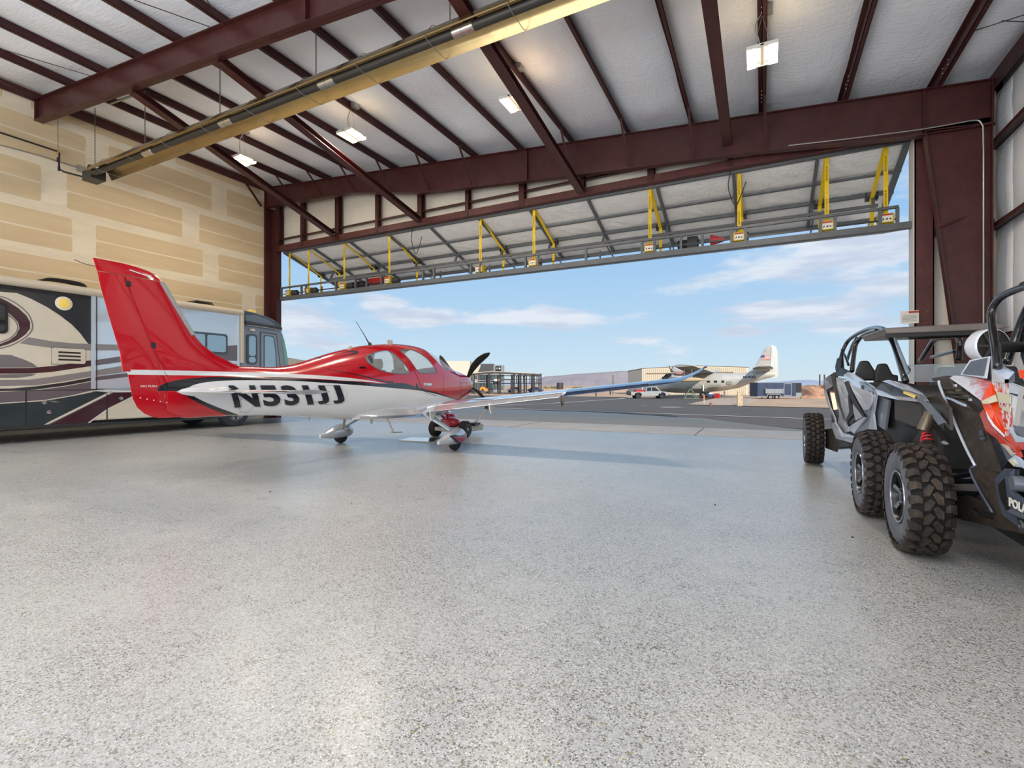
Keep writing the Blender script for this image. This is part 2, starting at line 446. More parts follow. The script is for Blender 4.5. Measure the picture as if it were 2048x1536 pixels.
    # clips under the bottom flange
for y in FRY:
    # tapered columns along the right wall
    m = MB(); t = .012
    m.prism([(2.92, y-t/2, 6.5), (3.95, y-t/2, 6.5), (3.95, y-t/2, 0), (3.62, y-t/2, 0)], (0, t, 0))
    m.prism([(2.92, y-.1, 6.5), (2.92, y+.1, 6.5), (3.62, y+.1, 0), (3.62, y-.1, 0)], (.02, 0, 0))
    m.box(3.94, 3.96, y-.1, y+.1, 0, 7.2)
    m.prism([(2.90, y-.1, 6.42), (3.95, y-.1, 6.34), (3.95, y-.1, 6.36), (2.90, y-.1, 6.44)], (0, .2, 0))
    m.box(2.9, 2.92, y-.1, y+.1, 6.4, 7.25)
    m.box(3.5, 4.0, y-.15, y+.15, 0, .025)
    m.obj('column', steel, ceil)
# diagonal door braces from second frame to the header, eight struts to the purlins
def cee(p, q, w, d, t=.012, up=(0, 0, 1), mt=steel, name='brace'):
    p = Vector(p); q = Vector(q); dd = (q-p).normalized(); sd_ = dd.cross(Vector(up)).normalized(); u = sd_.cross(dd)
    m = MB(); m.beam(p+u*(d/2), q+u*(d/2), w, t, up); m.beam(p-u*(d/2), q-u*(d/2), w, t, up); m.beam(p, q, t, d, up)
    return m.obj(name, mt, ceil)
for px, py, qx, qy in ((668, 470, 268, 180), (838, 440, 440, 108), (1162, 382, 900, -20), (1457, 300, 1419, -10)):
    p = onY(px, py, 13.08); q = onY(qx, qy, 6.0); q.z = max(q.z, 6.0)
    X0 = {668: -12.75, 838: -9.6, 1162: p.x+.32, 1457: p.x+.04}[px]
    zb = 8.39-.0808*(X0+17.4)
    cee(p, (X0, 6.02, zb-.02), .2, .14)
for k in range(1, 12):          # flange struts between purlins and the far rafter's bottom flange
    px_ = PX[k]+.0; x1 = px_+.02
    if k in (1, 2, 3, 4, 5, 6, 8, 9, 10, 11):
        zt = zr(px_); zb = lerp_tab(FARB, px_+.05)
        MB().beam((px_+.03, 11.85, zt+.02), (px_+.05, 12.58, zb+.03), .055, .008, (1, 0, 0)).beam((px_+.05, 11.85, zt+.02), (px_+.07, 12.58, zb+.03), .008, .05, (1, 0, 0)).obj('flange_strut', steel, ceil)
MB().beam((-17.3, 11.9, 8.9), (-17.3, 12.55, 8.22), .06, .06).obj('flange_strut', steel, ceil)
# cable rod bracing by the upper left
rod = mat('dark_cable', (60, 50, 45), .5)
for a, b_ in (((-3, -5), (130, 143)), ((268, 0), (420, 54)), ((414, 0), (447, 48)), ((-5, 96), (182, 152)), ((0, 162), (74, 200))):
    p = onY(a[0], a[1], 3.6); q = onY(b_[0], b_[1], 5.95)
    p = at(a[0], a[1], (q-EYE).dot(Vector((-SF, CF, 0)))*.82)
    MB().tube([p, q], .008, 5).obj('bracing_cable', rod, ceil)
for a, b_ in (((1962, 40), (2060, 44)), ((1935, 66), (2060, 26))):
    MB().tube([at(*a, 8.6), at(*b_, 7.6)], .008, 5).obj('bracing_cable', rod, ceil)
# wall right with girts and hung fabric
wr = MB().box(XE+.22, XE+.3, YB, YF, 0, zr(XE)+.42).obj('wall_right', mat('outer_sheeting', (190, 188, 182), .5)); structure(wr)
GZ = [2.25, 4.45, 6.1]
zz = [0]+GZ+[zr(XE)+.05]
for i in range(len(zz)-1):
    for (ya, yb) in ((YB, -8.1), (-8.1, -1.05), (-1.05, 6.0), (6.0, 12.7), (12.7, YF)):
        NY, NZ = 34, 12; vs = []
        for j in range(NY+1):
            y = ya+(yb-ya)*j/NY
            for k in range(NZ+1):
                t = k/NZ; z = zz[i]+(zz[i+1]-zz[i])*t
                bl_ = (math.sin(PI*t))**.6*(min(1, min(y-ya, yb-y)/.6))**.5 if min(y-ya, yb-y) > 0 else 0
                vs.append((XE+.12-.13*bl_+noise.noise(V(y*5, z*.5, 1))*.014*bl_, y, z))
        MB().add(vs, [(j*(NZ+1)+k, j*(NZ+1)+k+1, (j+1)*(NZ+1)+k+1, (j+1)*(NZ+1)+k) for j in range(NY) for k in range(NZ)]).obj('insulation_blanket', blanket, wr, smooth='full')
for z in GZ:
    m = MB(); m.box(XE-.12, XE+.1, YB, YF, z, z+.012); m.box(XE-.12, XE-.11, YB, YF, z-.07, z+.012); m.box(XE+.08, XE+.1, YB, YF, z, z+.08)
    m.obj('girt', steel, wr)
p = onY(1880, 452, 12.55); q = onX(1985, 412, XE-.1)
MB().beam(p, q, .01, .1, (1, 0, .3)).beam(p, q, .06, .01, (1, 0, .3)).obj('girt_brace', steel_worn, wr)
# wall back
MB().box(XW, XE, YB-.2, YB, 0, 9.3).obj('wall_back', dry); structure(bpy.data.objects['wall_back'])
# door wall: jambs, header, studs, blanket strip
wf = sroot('wall_front')
YD = 13.2; HZ = 6.60
m = MB(); m.box(-17.42, -17.15, YD-.1, YD+.12, 0, HZ+1.6); m.obj('door_jamb', steel, wf)
m = MB(); m.box(-17.5, -17.42, YD-.4, YD+.2, 0, 8.3); m.obj('corner_angle', steel, wf)
m = MB(); m.box(2.88, 3.2, YD-.06, YD-.04, 0, 6.9); m.box(2.88, 2.90, YD-.06, YD+.14, 0, 6.9); m.box(3.18, 3.2, YD-.06, YD+.14, 0, 6.9); m.obj('door_jamb', steel_worn, wf)
MB().box(2.855, 2.878, YD-.04, YD+.3, 0, 6.55).obj('jamb_seal', mat('white_trim', (215, 212, 205), .5), wf)
m = MB(); m.box(-17.15, 2.9, YD-.10, YD+.1, HZ, HZ+.2); m.obj('header_beam', steel_worn, wf)
m = MB(); m.box(-17.15, 2.9, YD-.02, YD-.01, HZ+.42, HZ+.50); m.box(-17.15, 2.9, YD-.1, YD, HZ+.42, HZ+.43); m.obj('girt', steel, wf)
NS = [-17.1, -15.72, -13.87, -11.97, -10.11, -8.27, -6.36, -4.48, -2.6, -.7, 1.17]
for k, x in enumerate(NS):
    zt = zr(x)-.05
    m = MB(); wd = .055 if k % 2 else .085
    m.box(x-wd, x+wd, YD-.12, YD-.105, HZ+.02, zt); m.box(x-.006, x+.006, YD-.105, YD+.08, HZ+.02, zt); m.box(x-wd, x+wd, YD+.07, YD+.085, HZ+.02, zt)
    m.obj('stud', steel, wf)
for k in range(len(NS)):
    a = NS[k]; b_ = NS[k+1] if k+1 < len(NS) else 2.95
    NX, NZ = 16, 10; vs = []
    for j in range(NX+1):
        x = a+(b_-a)*j/NX; zt = zr(x)+.1
        for i in range(NZ+1):
            z = HZ+.16+(zt-HZ-.16)*i/NZ; e = (math.sin(PI*j/NX)*math.sin(PI*max(.0, i/NZ)))**.6 if 0 < j < NX and 0 < i < NZ else 0
            vs.append((x, YF-.06-.09*e+noise.noise(V(x*2, 0, z*4))*.012*e, z))
    MB().add(vs, [(j*(NZ+1)+i, j*(NZ+1)+i+1, (j+1)*(NZ+1)+i+1, (j+1)*(NZ+1)+i) for j in range(NX) for i in range(NZ)]).obj('insulation_blanket', blanket_w, wf, smooth='full')
# right return of the door wall
vs = []; NX, NZ = 12, 60
for j in range(NX+1):
    x = 3.2+(XE+.1-3.2)*j/NX
    for i in range(NZ+1):
        z = 7.3*i/NZ; e = math.sin(PI*j/NX)*.8 if 0 < j < NX else 0
        vs.append((x, YF-.05-.12*e+noise.noise(V(x*6, 0, z*1.2))*.03*e, z))
MB().add(vs, [(j*(NZ+1)+i, j*(NZ+1)+i+1, (j+1)*(NZ+1)+i+1, (j+1)*(NZ+1)+i) for j in range(NX) for i in range(NZ)]).obj('insulation_blanket', blanket_w, wf, smooth='full')
for z in (2.25, 4.45): MB().box(3.2, XE, YD-.05, YD+.15, z, z+.18).obj('girt', steel, wf)
MB().box(XW-.2, XE+.3, YF+.02, YF+.1, HZ+.15, 9.4).obj('outer_sheeting', mat('outer_sheeting'), wf)
MB().box(2.95, XE+.3, YF+.02, YF+.1, 0, 9.0).obj('outer_sheeting', mat('outer_sheeting'), wf)
# ================================================================ high-bay lamps
glow = mat('lamp_diffuser', (255, 222, 168), .4, emit=24)
white_m = mat('white_enamel', (225, 222, 214), .4); galv = mat('galvanised_steel', (168, 168, 164), .35, metal=.7)
grey_cable = mat('grey_cord', (150, 145, 138), .5)
LX = [0.0, -4.67, -9.33, -13.66]
LNAMES = ['lit twin-panel hanging lamp nearest the right wall, under a dark red purlin', 'lit twin-panel hanging lamp second from the right, beside a diagonal brace',
          'lit twin-panel hanging lamp third from the right, left of the longest diagonal brace', 'lit hanging lamp farthest left, seen almost edge on above the taped wall']
def high_bay(x, y, z, label, group):
    t = thing('high_bay_lamp', label, 'lamp', (x, y, z), 0, group)
    m = MB(); m.box(x-.20, x+.20, y-.20, y+.20, z+.03, z+.09); m.box(x-.24, x+.24, y-.29, y-.26, z+.0, z+.06); m.box(x-.24, x+.24, y+.26, y+.29, z, z+.06); m.box(x-.03, x+.03, y-.29, y+.29, z+.01, z+.05)
    m.obj('housing', white_m, t, bevel=.006)
    for s in (-1, 1):
        MB().box(x+s*.165-.065, x+s*.165+.065, y-.27, y+.27, z-.01, z+.035).obj('diffuser', glow, t, bevel=.005)
    zp = zr(x)
    cr_ = spline([(x, y, z+.09), (x-.06, y-.05, z+.3), (x-.10, y-.02, zp-.15), (x-.02, y, zp+.02), (x+.05, y+.05, zp+.08)], 6)
    MB().tube(cr_, .010, 6).obj('cord', grey_cable, t, smooth=True)
    MB().box(x+.02, x+.16, y-.05, y+.12, zp+.05, zp+.16).obj('junction_box', galv, t)
    m = MB(); m.tube([(x-.15, y, z+.09), (x, y, zp)], .003, 4); m.tube([(x+.15, y, z+.09), (x, y, zp)], .003, 4); m.obj('hanger_wire', galv, t)
    for s in (-1, 1):
        l = light('lamp_light', 'AREA', (0, 0, 0), (0, 0, 0), LAMP_W/2, LAMP_COL, shape='RECTANGLE', size=.12, size_y=.52); l.parent = t; l.location = (s*.165, 0, -.03)
for i, x in enumerate(LX):
    high_bay(x, 9.3, [6.84, 7.26, 7.64, 7.91][i], LNAMES[i], 'lit high-bay lamps over the door bay')
# ================================================================ tube heater
hp0 = onY(182, 350, 6.75); hp1 = onY(1185, -12, 6.75)
hz = hp0.z-.02; hy = 6.8
t = thing('tube_heater', 'long hanging infrared tube heater with polished reflector and dark tubes', 'heater', (hp0.x, hy, hz))
refl = mat('polished_reflector', (160, 138, 98), .22, metal=.9); tubem = mat('blackened_tube', (62, 58, 54), .45, metal=.3); clampm = mat('bright_clamp', (190, 186, 178), .2, metal=.9)
xa, xb = hp0.x+.35, 3.4
prof = [(-.30, -.06), (-.27, .0), (-.20, .10), (-.10, .15), (.05, .15), (.16, .09), (.24, -.01), (.29, -.12)]
r1 = [[(x, hy+a, hz+.05+b) for a, b in prof]+[(x, hy+a*.95, hz+.05+b-.016) for a, b in reversed(prof)] for x in (xa, xb)]
MB().loft(r1).obj('reflector', refl, t, smooth=40)
for s in (-.10,):
    m = MB(); x = xa-.1
    m.lathe([(0, .075), (xb-xa, .075)], (x, hy+s, hz), 'x', 14); m.obj('heat_tube', tubem, t, smooth=True)
    x = xa+2.6
    while x < xb:
        MB().lathe([(-.2, .078), (-.19, .09), (-.02, .09), (-.02, .084), (.02, .084), (.02, .09), (.19, .09), (.2, .078)], (x, hy+s, hz), 'x', 14).obj('coupling', clampm, t, smooth=True); x += 3.05
    MB().tube([(xa+.02, hy-.3, hz-.06), (xa, hy-.3, hz-.06)], .01, 4)
m = MB(); x = xa+.5; hk = []
while x < xb:
    mm = MB(); mm.tube([(x, hy-.32, hz-.06), (x, hy-.2, hz-.09), (x, hy+.2, hz-.09), (x, hy+.32, hz-.06)], .006, 5); mm.tube(spline([(x, hy-.32, hz-.05), (x, hy-.15, hz+.22), (x, hy, hz+.30), (x, hy+.15, hz+.22), (x, hy+.32, hz-.05)], 3), .006, 5)
    mm.obj('wire_hanger', galv, t); x += 1.52
m = MB(); m.box(hp0.x-.2, hp0.x+.3, hy-.17, hy+.17, hz-.14, hz+.12); m.obj('burner_box', mat('burner_black', (48, 46, 44), .45), t, bevel=.01)
MB().lathe([(-.06, 0), (-.06, .11), (.06, .11), (.06, 0)], (hp0.x-.1, hy, hz+.22), 'y', 16).obj('blower', mat('burner_black'), t, smooth=True)
chain_m = mat('link_chain', (130, 120, 105), .4, metal=.5)
for px in (190, 290, 440, 632, 900):
    yl = {190: 345, 290: 298, 440: 235, 632: 165, 900: 62}[px]
    q = onY(px, yl, hy); x = q.x; zt = zr(x)+.0
    m = MB(); k = 0; z = hz+.30
    while z < zt:
        m.box(x-(.012 if k % 2 else .004), x+(.012 if k % 2 else .004), hy-(.004 if k % 2 else .012), hy+(.004 if k % 2 else .012), z, z+.035); z += .04; k += 1
    m.obj('chain', chain_m, t)
MB().beam((-15.5, hy, zr(-15.6)-.02), (-13.9, hy, zr(-14.04)-.02), .04, .04).obj('support_channel', galv, t)
# gas pipe with drop, electrical conduit on the taped wall
t = thing('gas_pipe', 'black gas pipe running along the taped wall to the heater burner', 'pipe', (-17.3, 5, 7.0))
blk = mat('black_iron_pipe', (40, 36, 32), .5); yel = mat('yellow_tape', (190, 160, 60), .6)
g1 = onX(0, 265, -17.3); g2 = onX(116, 303, -17.3); g3 = onX(118, 337, -17.3); g4 = onX(150, 350, -16.6)
g0 = g1+(g1-g2).normalized()*4
MB().tube([g0, g1, g2, V(g2.x+.02, g2.y+.02, g2.z-.04), g3, V(g3.x, g3.y+.1, g3.z-.05), V(hp0.x-.28, hy-.1, hz)], .024, 8).obj('pipe_run', blk, t, smooth=True)
for p in (g2, g3, V(g2.x, g2.y, (g2.z+g3.z)/2)): MB().lathe([(-.06, .03), (.06, .03)], p, 'z', 8).obj('fitting', yel if p is g2 else blk, t)
MB().tube([V(g2.x, g2.y, g2.z), V(g2.x, g2.y, 8.9)], .008, 5).obj('hanger_rod', galv, t)
cq = [onX(0, 290, -17.46), onX(85, 313, -17.46), onX(155, 335, -17.46)]
tag(MB().tube([cq[0]+(cq[0]-cq[1]).normalized()*4]+cq, .014, 6).obj('conduit', galv, None, smooth=True), 'thin grey electrical conduit on the taped wall just below the gas pipe', 'conduit')
tag(MB().box(-17.47, -17.38, cq[2].y-.02, cq[2].y+.12, cq[2].z-.1, cq[2].z+.06).obj('outlet_box', galv), 'small grey outlet box behind the heater burner on the taped wall', 'box')
# conduit along the rafter and down the tapered column
pts = [onY(1577, 291, 12.55), onY(1700, 277, 12.55), onY(1840, 259, 12.55), onY(1938, 242, 12.55), onY(1957, 241, 12.55), onY(1966, 252, 12.55), onY(1967, 300, 12.55), V(3.86, 12.55, .2)]
pts[-1].x = pts[-2].x
tag(MB().tube(spline(pts[:4], 3)[:-1]+spline(pts[3:6], 4)+pts[6:], .013, 6).obj('conduit', galv, None, smooth=True), 'bright thin conduit bending over the rafter end and down the red column', 'conduit')
# ================================================================ bifold door, raised
DG = mat('door_frame_grey', (96, 100, 104), .45, var=.08, vs=6)
strapm = mat('yellow_strap', (240, 200, 20), .6, var=.08, vs=20); drumy = mat('yellow_drum', (222, 190, 30), .5)
dfab = fabric_mat('door_insulation', (246, 244, 242), .55)
door = sroot('door_1', 'raised bifold hangar door with yellow lifting straps')
TOP = V(0, 13.36, 6.60); FOLD = V(0, 16.15, 5.74); LF = V(0, 16.15, 5.40); BOT = V(0, 13.35, 4.74)
XA_, XB_ = -17.05, 2.88
up = (FOLD-TOP)
def dp(x, t, off=0.0):     # point on the upper panel's inner face, off = towards the room / down
    n = V(0, -up.z, up.y).normalized()*-1
    if n.z > 0: n = -n
    p = TOP+up*t+n*off; p.x = x; return p
def lp(x, t, off=0.0):
    d = LF-BOT; n = V(0, -d.z, d.y).normalized()
    p = BOT+d*t+n*off; p.x = x; return p
mem = sorted(onY(px, py, 13.4).x for px, py in [(627, 495), (700, 480), (778, 468), (861, 452), (958, 434), (1060, 414), (1176, 392), (1314, 370), (1467, 341), (1635, 312)])
mem = [XA_+.05]+mem+[XB_-.07]
for i in range(len(mem)-1):
    a, b_ = mem[i], mem[i+1]
    for (t0, t1) in ((0, .335), (.335, .60), (.60, 1)):
        NX, NT = 22, 14; vs = []
        for j in range(NX+1):
            for k in range(NT+1):
                u = j/NX; v = k/NT; e = (math.sin(PI*u)*math.sin(PI*v))**.5 if 0 < j < NX and 0 < k < NT else 0
                wv = noise.noise(V(a*3+u*9-v*3, v*2.2+t0*9, i))*.03+noise.noise(V(u*20-v*7, v*3, i+9))*.012
                vs.append(dp(a+(b_-a)*u, t0+(t1-t0)*v, -.03+.05*e+wv*e))
        MB().add(vs, [(j*(NT+1)+k, j*(NT+1)+k+1, (j+1)*(NT+1)+k+1, (j+1)*(NT+1)+k) for j in range(NX) for k in range(NT)]).obj('insulation_blanket', dfab, door, smooth='full')
    NX = 2
    MB().prism([lp(a, 0, .03), lp(b_, 0, .03), lp(b_, 1, .03), lp(a, 1, .03)], (0, 0, .01)).obj('insulation_blanket', dfab, door)
for k, x in enumerate(mem):
    wd = .07 if 0 < k < len(mem)-1 else .12
    MB().beam(dp(x, 0, .02), dp(x, 1, .02), wd, .08, (0, .4, 1)).obj('panel_rib', DG, door)
    MB().beam(lp(x, 0, .0), lp(x, 1, .0), .07, .07, (0, -.3, 1)).obj('panel_rib', DG, door)
for t_, wd in ((.335, .05), (.60, .085), (.99, .08), (0.0, .06)):
    MB().beam(dp(XA_, t_, .03), dp(XB_, t_, .03), .08, wd, (0, 0, 1)).obj('panel_girt', DG, door)
MB().prism([dp(XA_, 0, -.09), dp(XB_, 0, -.09), dp(XB_, 1, -.09), dp(XA_, 1, -.09)], (0, .01, .02)).obj('door_skin', mat('outer_sheeting'), door)
MB().prism([lp(XA_, 0, -.05), lp(XB_, 0, -.05), lp(XB_, 1, -.05), lp(XA_, 1, -.05)], (0, 0, -.015)).obj('door_skin', mat('door_skin_grey', (120, 122, 124), .5), door)
MB().box(XA_-.3, XB_+.02, 13.24, 13.38, 4.67, 4.81).obj('bottom_rail', DG, door)
MB().beam(V(onY(662, 575, 14.8).x, 14.85, 5.72), V(onY(1757, 403, 14.8).x, 14.85, 5.72), .07, .07).obj('truss_chord', DG, door)
for x in [-16.1+.0]+mem[2:-1]+[2.45]:
    MB().beam((x, 14.85, 5.72), dp(x, .6, .04), .06, .06).beam((x+.05, 14.85, 5.72), (x+.05, 15.9, 5.5), .03, .03).obj('truss_strut', DG, door)
xr0 = onY(561, 580, 13.3).x; xr1 = onY(1797, 411, 13.3).x
MB().box(xr0, xr1, 13.27, 13.34, 5.14, 5.20).obj('lift_rail', DG, door)
for px in (563, 603, 612, 672, 711, 733, 763, 846, 868, 942, 960, 1051, 1076, 1172, 1284, 1309, 1362, 1405, 1463, 1491, 1641, 1670, 1760, 1795):
    x = onY(px, 500, 13.3).x
    MB().box(x-.03, x+.03, 13.27, 13.34, 4.80, 5.15).obj('rail_post', DG, door)
for x in mem[1:-1]:
    MB().box(x+.3, x+.34, 13.5, 13.54, 4.8, 5.1).obj('rail_post', DG, door)
MB().beam((xr0, 13.45, 4.95), (xr1, 13.45, 4.95), .035, .035).obj('lift_shaft', mat('shaft_steel', (70, 72, 76), .35, metal=.5), door)
SX = [onY(px, 450, 13.3).x for px in (574, 612, 683.5, 774, 957, 1064.5, 1298, 1478, 1654.7, 1774)]
lab_r = mat('label_red', (176, 50, 44), .5); lab_w = mat('label_white', (226, 222, 214), .5); ink = mat('black_ink', (28, 26, 24), .6)
dk = mat('dark_gearbox', (52, 54, 58), .45)
for x in SX:
    w_ = .085
    s1 = MB().prism([(x-w_/2, 13.42, 6.6), (x+w_/2, 13.42, 6.6), (x+w_/2, 13.42, 4.95), (x-w_/2, 13.42, 4.95)], (0, .006, 0)).obj('lifting_strap', strapm, door)
    for zz_ in (6.05, 5.3):     # printed lettering running down the strap
        text_obj('BI-FOLD DOORS', .045, (x-.018, 13.414, zz_+.3), (0, 0, -1), (1, 0, 0), ink, 'strap_print', s1, .001)
    r0 = dp(x, .6, .16)
    MB().prism([(x-w_/2, 13.46, 6.58), (x+w_/2, 13.46, 6.58), (x+w_/2, r0.y, r0.z), (x-w_/2, r0.y, r0.z)], (0, .004, .006)).prism([(x-w_/2, r0.y, r0.z), (x+w_/2, r0.y, r0.z), (x+w_/2, 14.95, 5.05), (x-w_/2, 14.95, 5.05)], (0, .006, 0)).obj('lifting_strap', strapm, door)
    MB().lathe([(-.12, 0), (-.12, .05), (.12, .05), (.12, 0)], r0+V(0, .05, .02), 'x', 12).box(x-.13, x-.11, r0.y-.06, r0.y+.12, r0.z-.02, r0.z+.16).box(x+.11, x+.13, r0.y-.06, r0.y+.12, r0.z-.02, r0.z+.16).obj('strap_roller', dk, door)
    d_ = MB().lathe([(-.14, 0), (-.14, .14), (-.12, .14), (-.12, .115), (.12, .115), (.12, .14), (.14, .14), (.14, 0)], (x, 13.46, 4.95), 'x', 20).obj('strap_drum', drumy, door, smooth=30)
    MB().box(x-.12, x+.12, 13.30, 13.312, 4.86, 5.06).obj('drum_guard', drumy, d_)
    MB().box(x-.10, x+.10, 13.294, 13.302, 4.875, 5.01).obj('warning_label', lab_w, d_)
    MB().box(x-.10, x+.10, 13.294, 13.302, 5.01, 5.045).obj('warning_label', lab_r, d_)
    MB().prism([(x-.08, 13.292, 4.9), (x-.05, 13.292, 4.93), (x-.06, 13.292, 4.97), (x-.075, 13.292, 4.94)], (0, .002, 0)).box(x-.02, x+.02, 13.292, 13.294, 4.92, 4.95).prism([(x+.04, 13.292, 4.93), (x+.07, 13.292, 4.91), (x+.08, 13.292, 4.935), (x+.05, 13.292, 4.95)], (0, .002, 0)).obj('label_pictogram', ink, d_)
    if x < -9:
        MB().lathe([(0, 0), (0, .12), (.22, .12), (.26, .07), (.26, 0)], (x+.16, 13.46, 4.95), 'x', 14).obj('bearing_housing', dk, door, smooth=30)
xm = onY(1383, 475, 13.5).x
m = MB(); m.lathe([(0, 0), (0, .12), (.5, .12), (.5, 0)], (xm-.35, 13.6, 5.0), 'x', 14); m.box(xm-.1, xm+.15, 13.45, 13.75, 4.85, 5.15); m.obj('lift_motor', mat('motor_black', (36, 36, 42), .5), door)
MB().prism([(xm+.45, 13.5, 4.88), (xm+.75, 13.5, 4.95), (xm+.8, 13.5, 5.02), (xm+.45, 13.5, 5.15)], (0, .1, 0)).obj('red_latch', mat('signal_red', (176, 30, 36), .45), door)
xm = onY(740, 560, 13.5).x
MB().box(xm-.2, xm+.9, 13.5, 13.75, 4.95, 5.15).obj('motor_cover', mat('signal_red'), door)
MB().box(xm-1.1, xm-.3, 13.5, 13.8, 4.85, 5.1).obj('lift_motor', mat('motor_black'), door)
for px in (1010, 1105, 1240, 640, 900, 1560):
    x = onY(px, 520, 13.6).x
    MB().box(x-.2, x+.2, 13.5, 13.6, 4.82, 4.88).obj('latch_bar', mat('motor_black'), door)
for px, py in ((835, 400), (1471, 340)):
    q = onY(px-10, py+60, 13.3)
    (MB().tube(spline([V(q.x, 13.3, 6.62), V(q.x-.05, 13.32, 6.2), V(q.x+.1, 13.34, 5.75), V(q.x+.22, 13.36, 5.95), V(q.x+.35, 13.36, 6.3)], 5), .012, 5).obj('control_cable', mat('motor_black'), door))
MB().box(2.88, 3.05, 13.2, 13.4, 4.60, 4.76).obj('roller_guide', dk, door)
# small notice on a bracket at the right jamb
nx = onY(1818, 635, 13.2)
t = thing('jamb_notice', 'small white and red notice fixed to the right door jamb', 'sign', (nx.x, 13.1, nx.z))
MB().box(nx.x-.17, nx.x+.14, 13.08, 13.09, nx.z-.14, nx.z+.13).obj('plate', lab_w, t)
MB().box(nx.x-.03, nx.x+.14, 13.072, 13.079, nx.z+.08, nx.z+.12).obj('red_band', lab_r, t)
for k in range(5): MB().box(nx.x-.14, nx.x+.1, 13.072, 13.079, nx.z+.03-k*.03, nx.z+.038-k*.03).obj('text_line', mat('grey_print', (150, 146, 142), .6), t)
# ================================================================ outside ground
asph = mat('asphalt', (92, 82, 74), .85, var=.10, vs=.6, bump=.15, bs=90); conc = mat('concrete_apron', (222, 208, 190), .6, var=.06, vs=1.2, bump=.08, bs=30)
strip = mat('shadow_tone_asphalt', (184, 164, 140), .7, var=.05, vs=1.0, bump=.08, bs=50); dirtm = mat('desert_dirt', (196, 160, 128), .95, var=.14, vs=.25, bump=.3, bs=6)  # strip: paler tone painted in for the building's shadow on the asphalt
paint = mat('pavement_paint', (216, 206, 190), .7, var=.08, vs=5); gravel = mat('grey_gravel', (186, 162, 138), .95, var=.15, vs=4, bump=.4, bs=25)
def gquad(name, pts, m, dz=0.0, lab=None):
    # drape a polygon over the gently falling ground
    o = MB().add([V(p[0], p[1], gz(p[0], p[1])+dz) for p in pts], [tuple(range(len(pts)))]).obj(name, m); structure(o, lab); return o
gquad('concrete_apron', [(-40, YF), (30, YF), (30, 16), (-40, 16)], conc, -.004)
m = MB().box(-40, 30, YF-.012, YF+.012, -.02, .001); x = -15.0
m.obj('slab_joint', mat('joint_dark', (84, 84, 82), .9), bpy.data.objects['concrete_apron'])
q1, q2 = onZ(1389, 870), onZ(1409, 855)
for k in (-2, -1, 0, 1): MB().beam((q1.x+5.4*k, YF, -.003), (q2.x+5.4*k, 16, -.003), .02, .006).obj('slab_joint', mat('joint_dark'), bpy.data.objects['concrete_apron'])
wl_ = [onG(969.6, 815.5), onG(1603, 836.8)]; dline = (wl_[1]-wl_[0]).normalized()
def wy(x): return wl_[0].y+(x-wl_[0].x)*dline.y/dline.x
e1, e2 = onG(1400, 837), onG(1622, 861); gquad('shadow_tone_strip', [(-60, 16), (e2.x+.3, 16), (e2.x, e2.y), (e1.x, e1.y), (e1.x-5, wy(e1.x-5)-.9), (-60, wy(-60)-.9)], strip, -.003)  # same asphalt, outlined like the building's shadow and coloured paler
gquad('taxiway', [(-90, 16), (60, 16), (60, 76), (-90, 76)], asph, -.012)
gquad('taxiway_far', [(-90, 76), (60, 76), (60, 150), (-90, 150)], asph, -.012)
def road_line(a, b_, w_, name='painted_line'):
    a, b_ = Vector(a), Vector(b_); d = (b_-a).normalized(); s_ = V(-d.y, d.x, 0)*w_/2
    o = MB().add([V(p.x, p.y, gz(p.x, p.y)+.004) for p in (a-s_, a+s_, b_+s_, b_-s_)], [(0, 1, 2, 3)]).obj(name, paint); structure(o)
road_line(wl_[0]-dline*40, wl_[1]+dline*30, .30)
road_line(onG(978, 812), onG(1106, 806.5), .25); road_line(onG(1106, 806.5), onG(1241, 797.5), .35); road_line(onG(1241, 797.5), onG(1276, 792.5), .5)
road_line(onG(1323, 814.3), onG(1361, 814.3), .9); road_line(onG(1284, 811.8), onG(1291, 811.8), .5)
dr = [onG(1372, 809.5), onG(1640, 815.7), V(60, onG(1640, 815.7).y-3, 0), V(90, 300, 0), V(5, 300, 0), onG(1500, 786), onG(1452, 790), onG(1440, 793.5)]
dr = [(p.x, p.y) for p in dr]
edge = []
for i in range(len(dr)):
    a, b_ = V(*dr[i], 0), V(*dr[(i+1) % len(dr)], 0)
    n_ = 16 if (b_-a).length < 60 else 3
    for k in range(n_):
        p = a.lerp(b_, k/n_); wob = .25 if n_ > 3 else 0
        edge.append((p.x+noise.noise(p*1.3)*wob, p.y+noise.noise(p*1.7+V(3, 3, 3))*wob))
bm = bmesh.new(); vv = [bm.verts.new((x, y, gz(x, y)+.02)) for x, y in edge]; f_ = bm.faces.new(vv); bmesh.ops.triangulate(bm, faces=[f_]); me = bpy.data.meshes.new('dirt_lot'); bm.to_mesh(me); bm.free(); me.materials.append(dirtm)
o = bpy.data.objects.new('dirt_lot', me); COL.objects.link(o); structure(o); WM[o.name] = Matrix()
ga = [onG(1374, 809.3), onG(1430, 797), onG(1455, 791.5), onG(1500, 791), onG(1520, 800), onG(1490, 811.5)]
gquad('gravel_patch', [(p.x, p.y) for p in ga], gravel, .03)
gquad('desert_plain', [(-2500, 100), (1800, 100), (1800, 3200), (-2500, 3200)], dirtm, -.1)
gquad('desert_near', [(-400, -80), (400, -80), (400, 110), (-400, 110)], dirtm, -.9)
# left building yard stays dirt in front of the terminal
gquad('construction_yard', [(-95, 80), (-15, 80), (-25, 200), (-150, 200)], dirtm, .02)
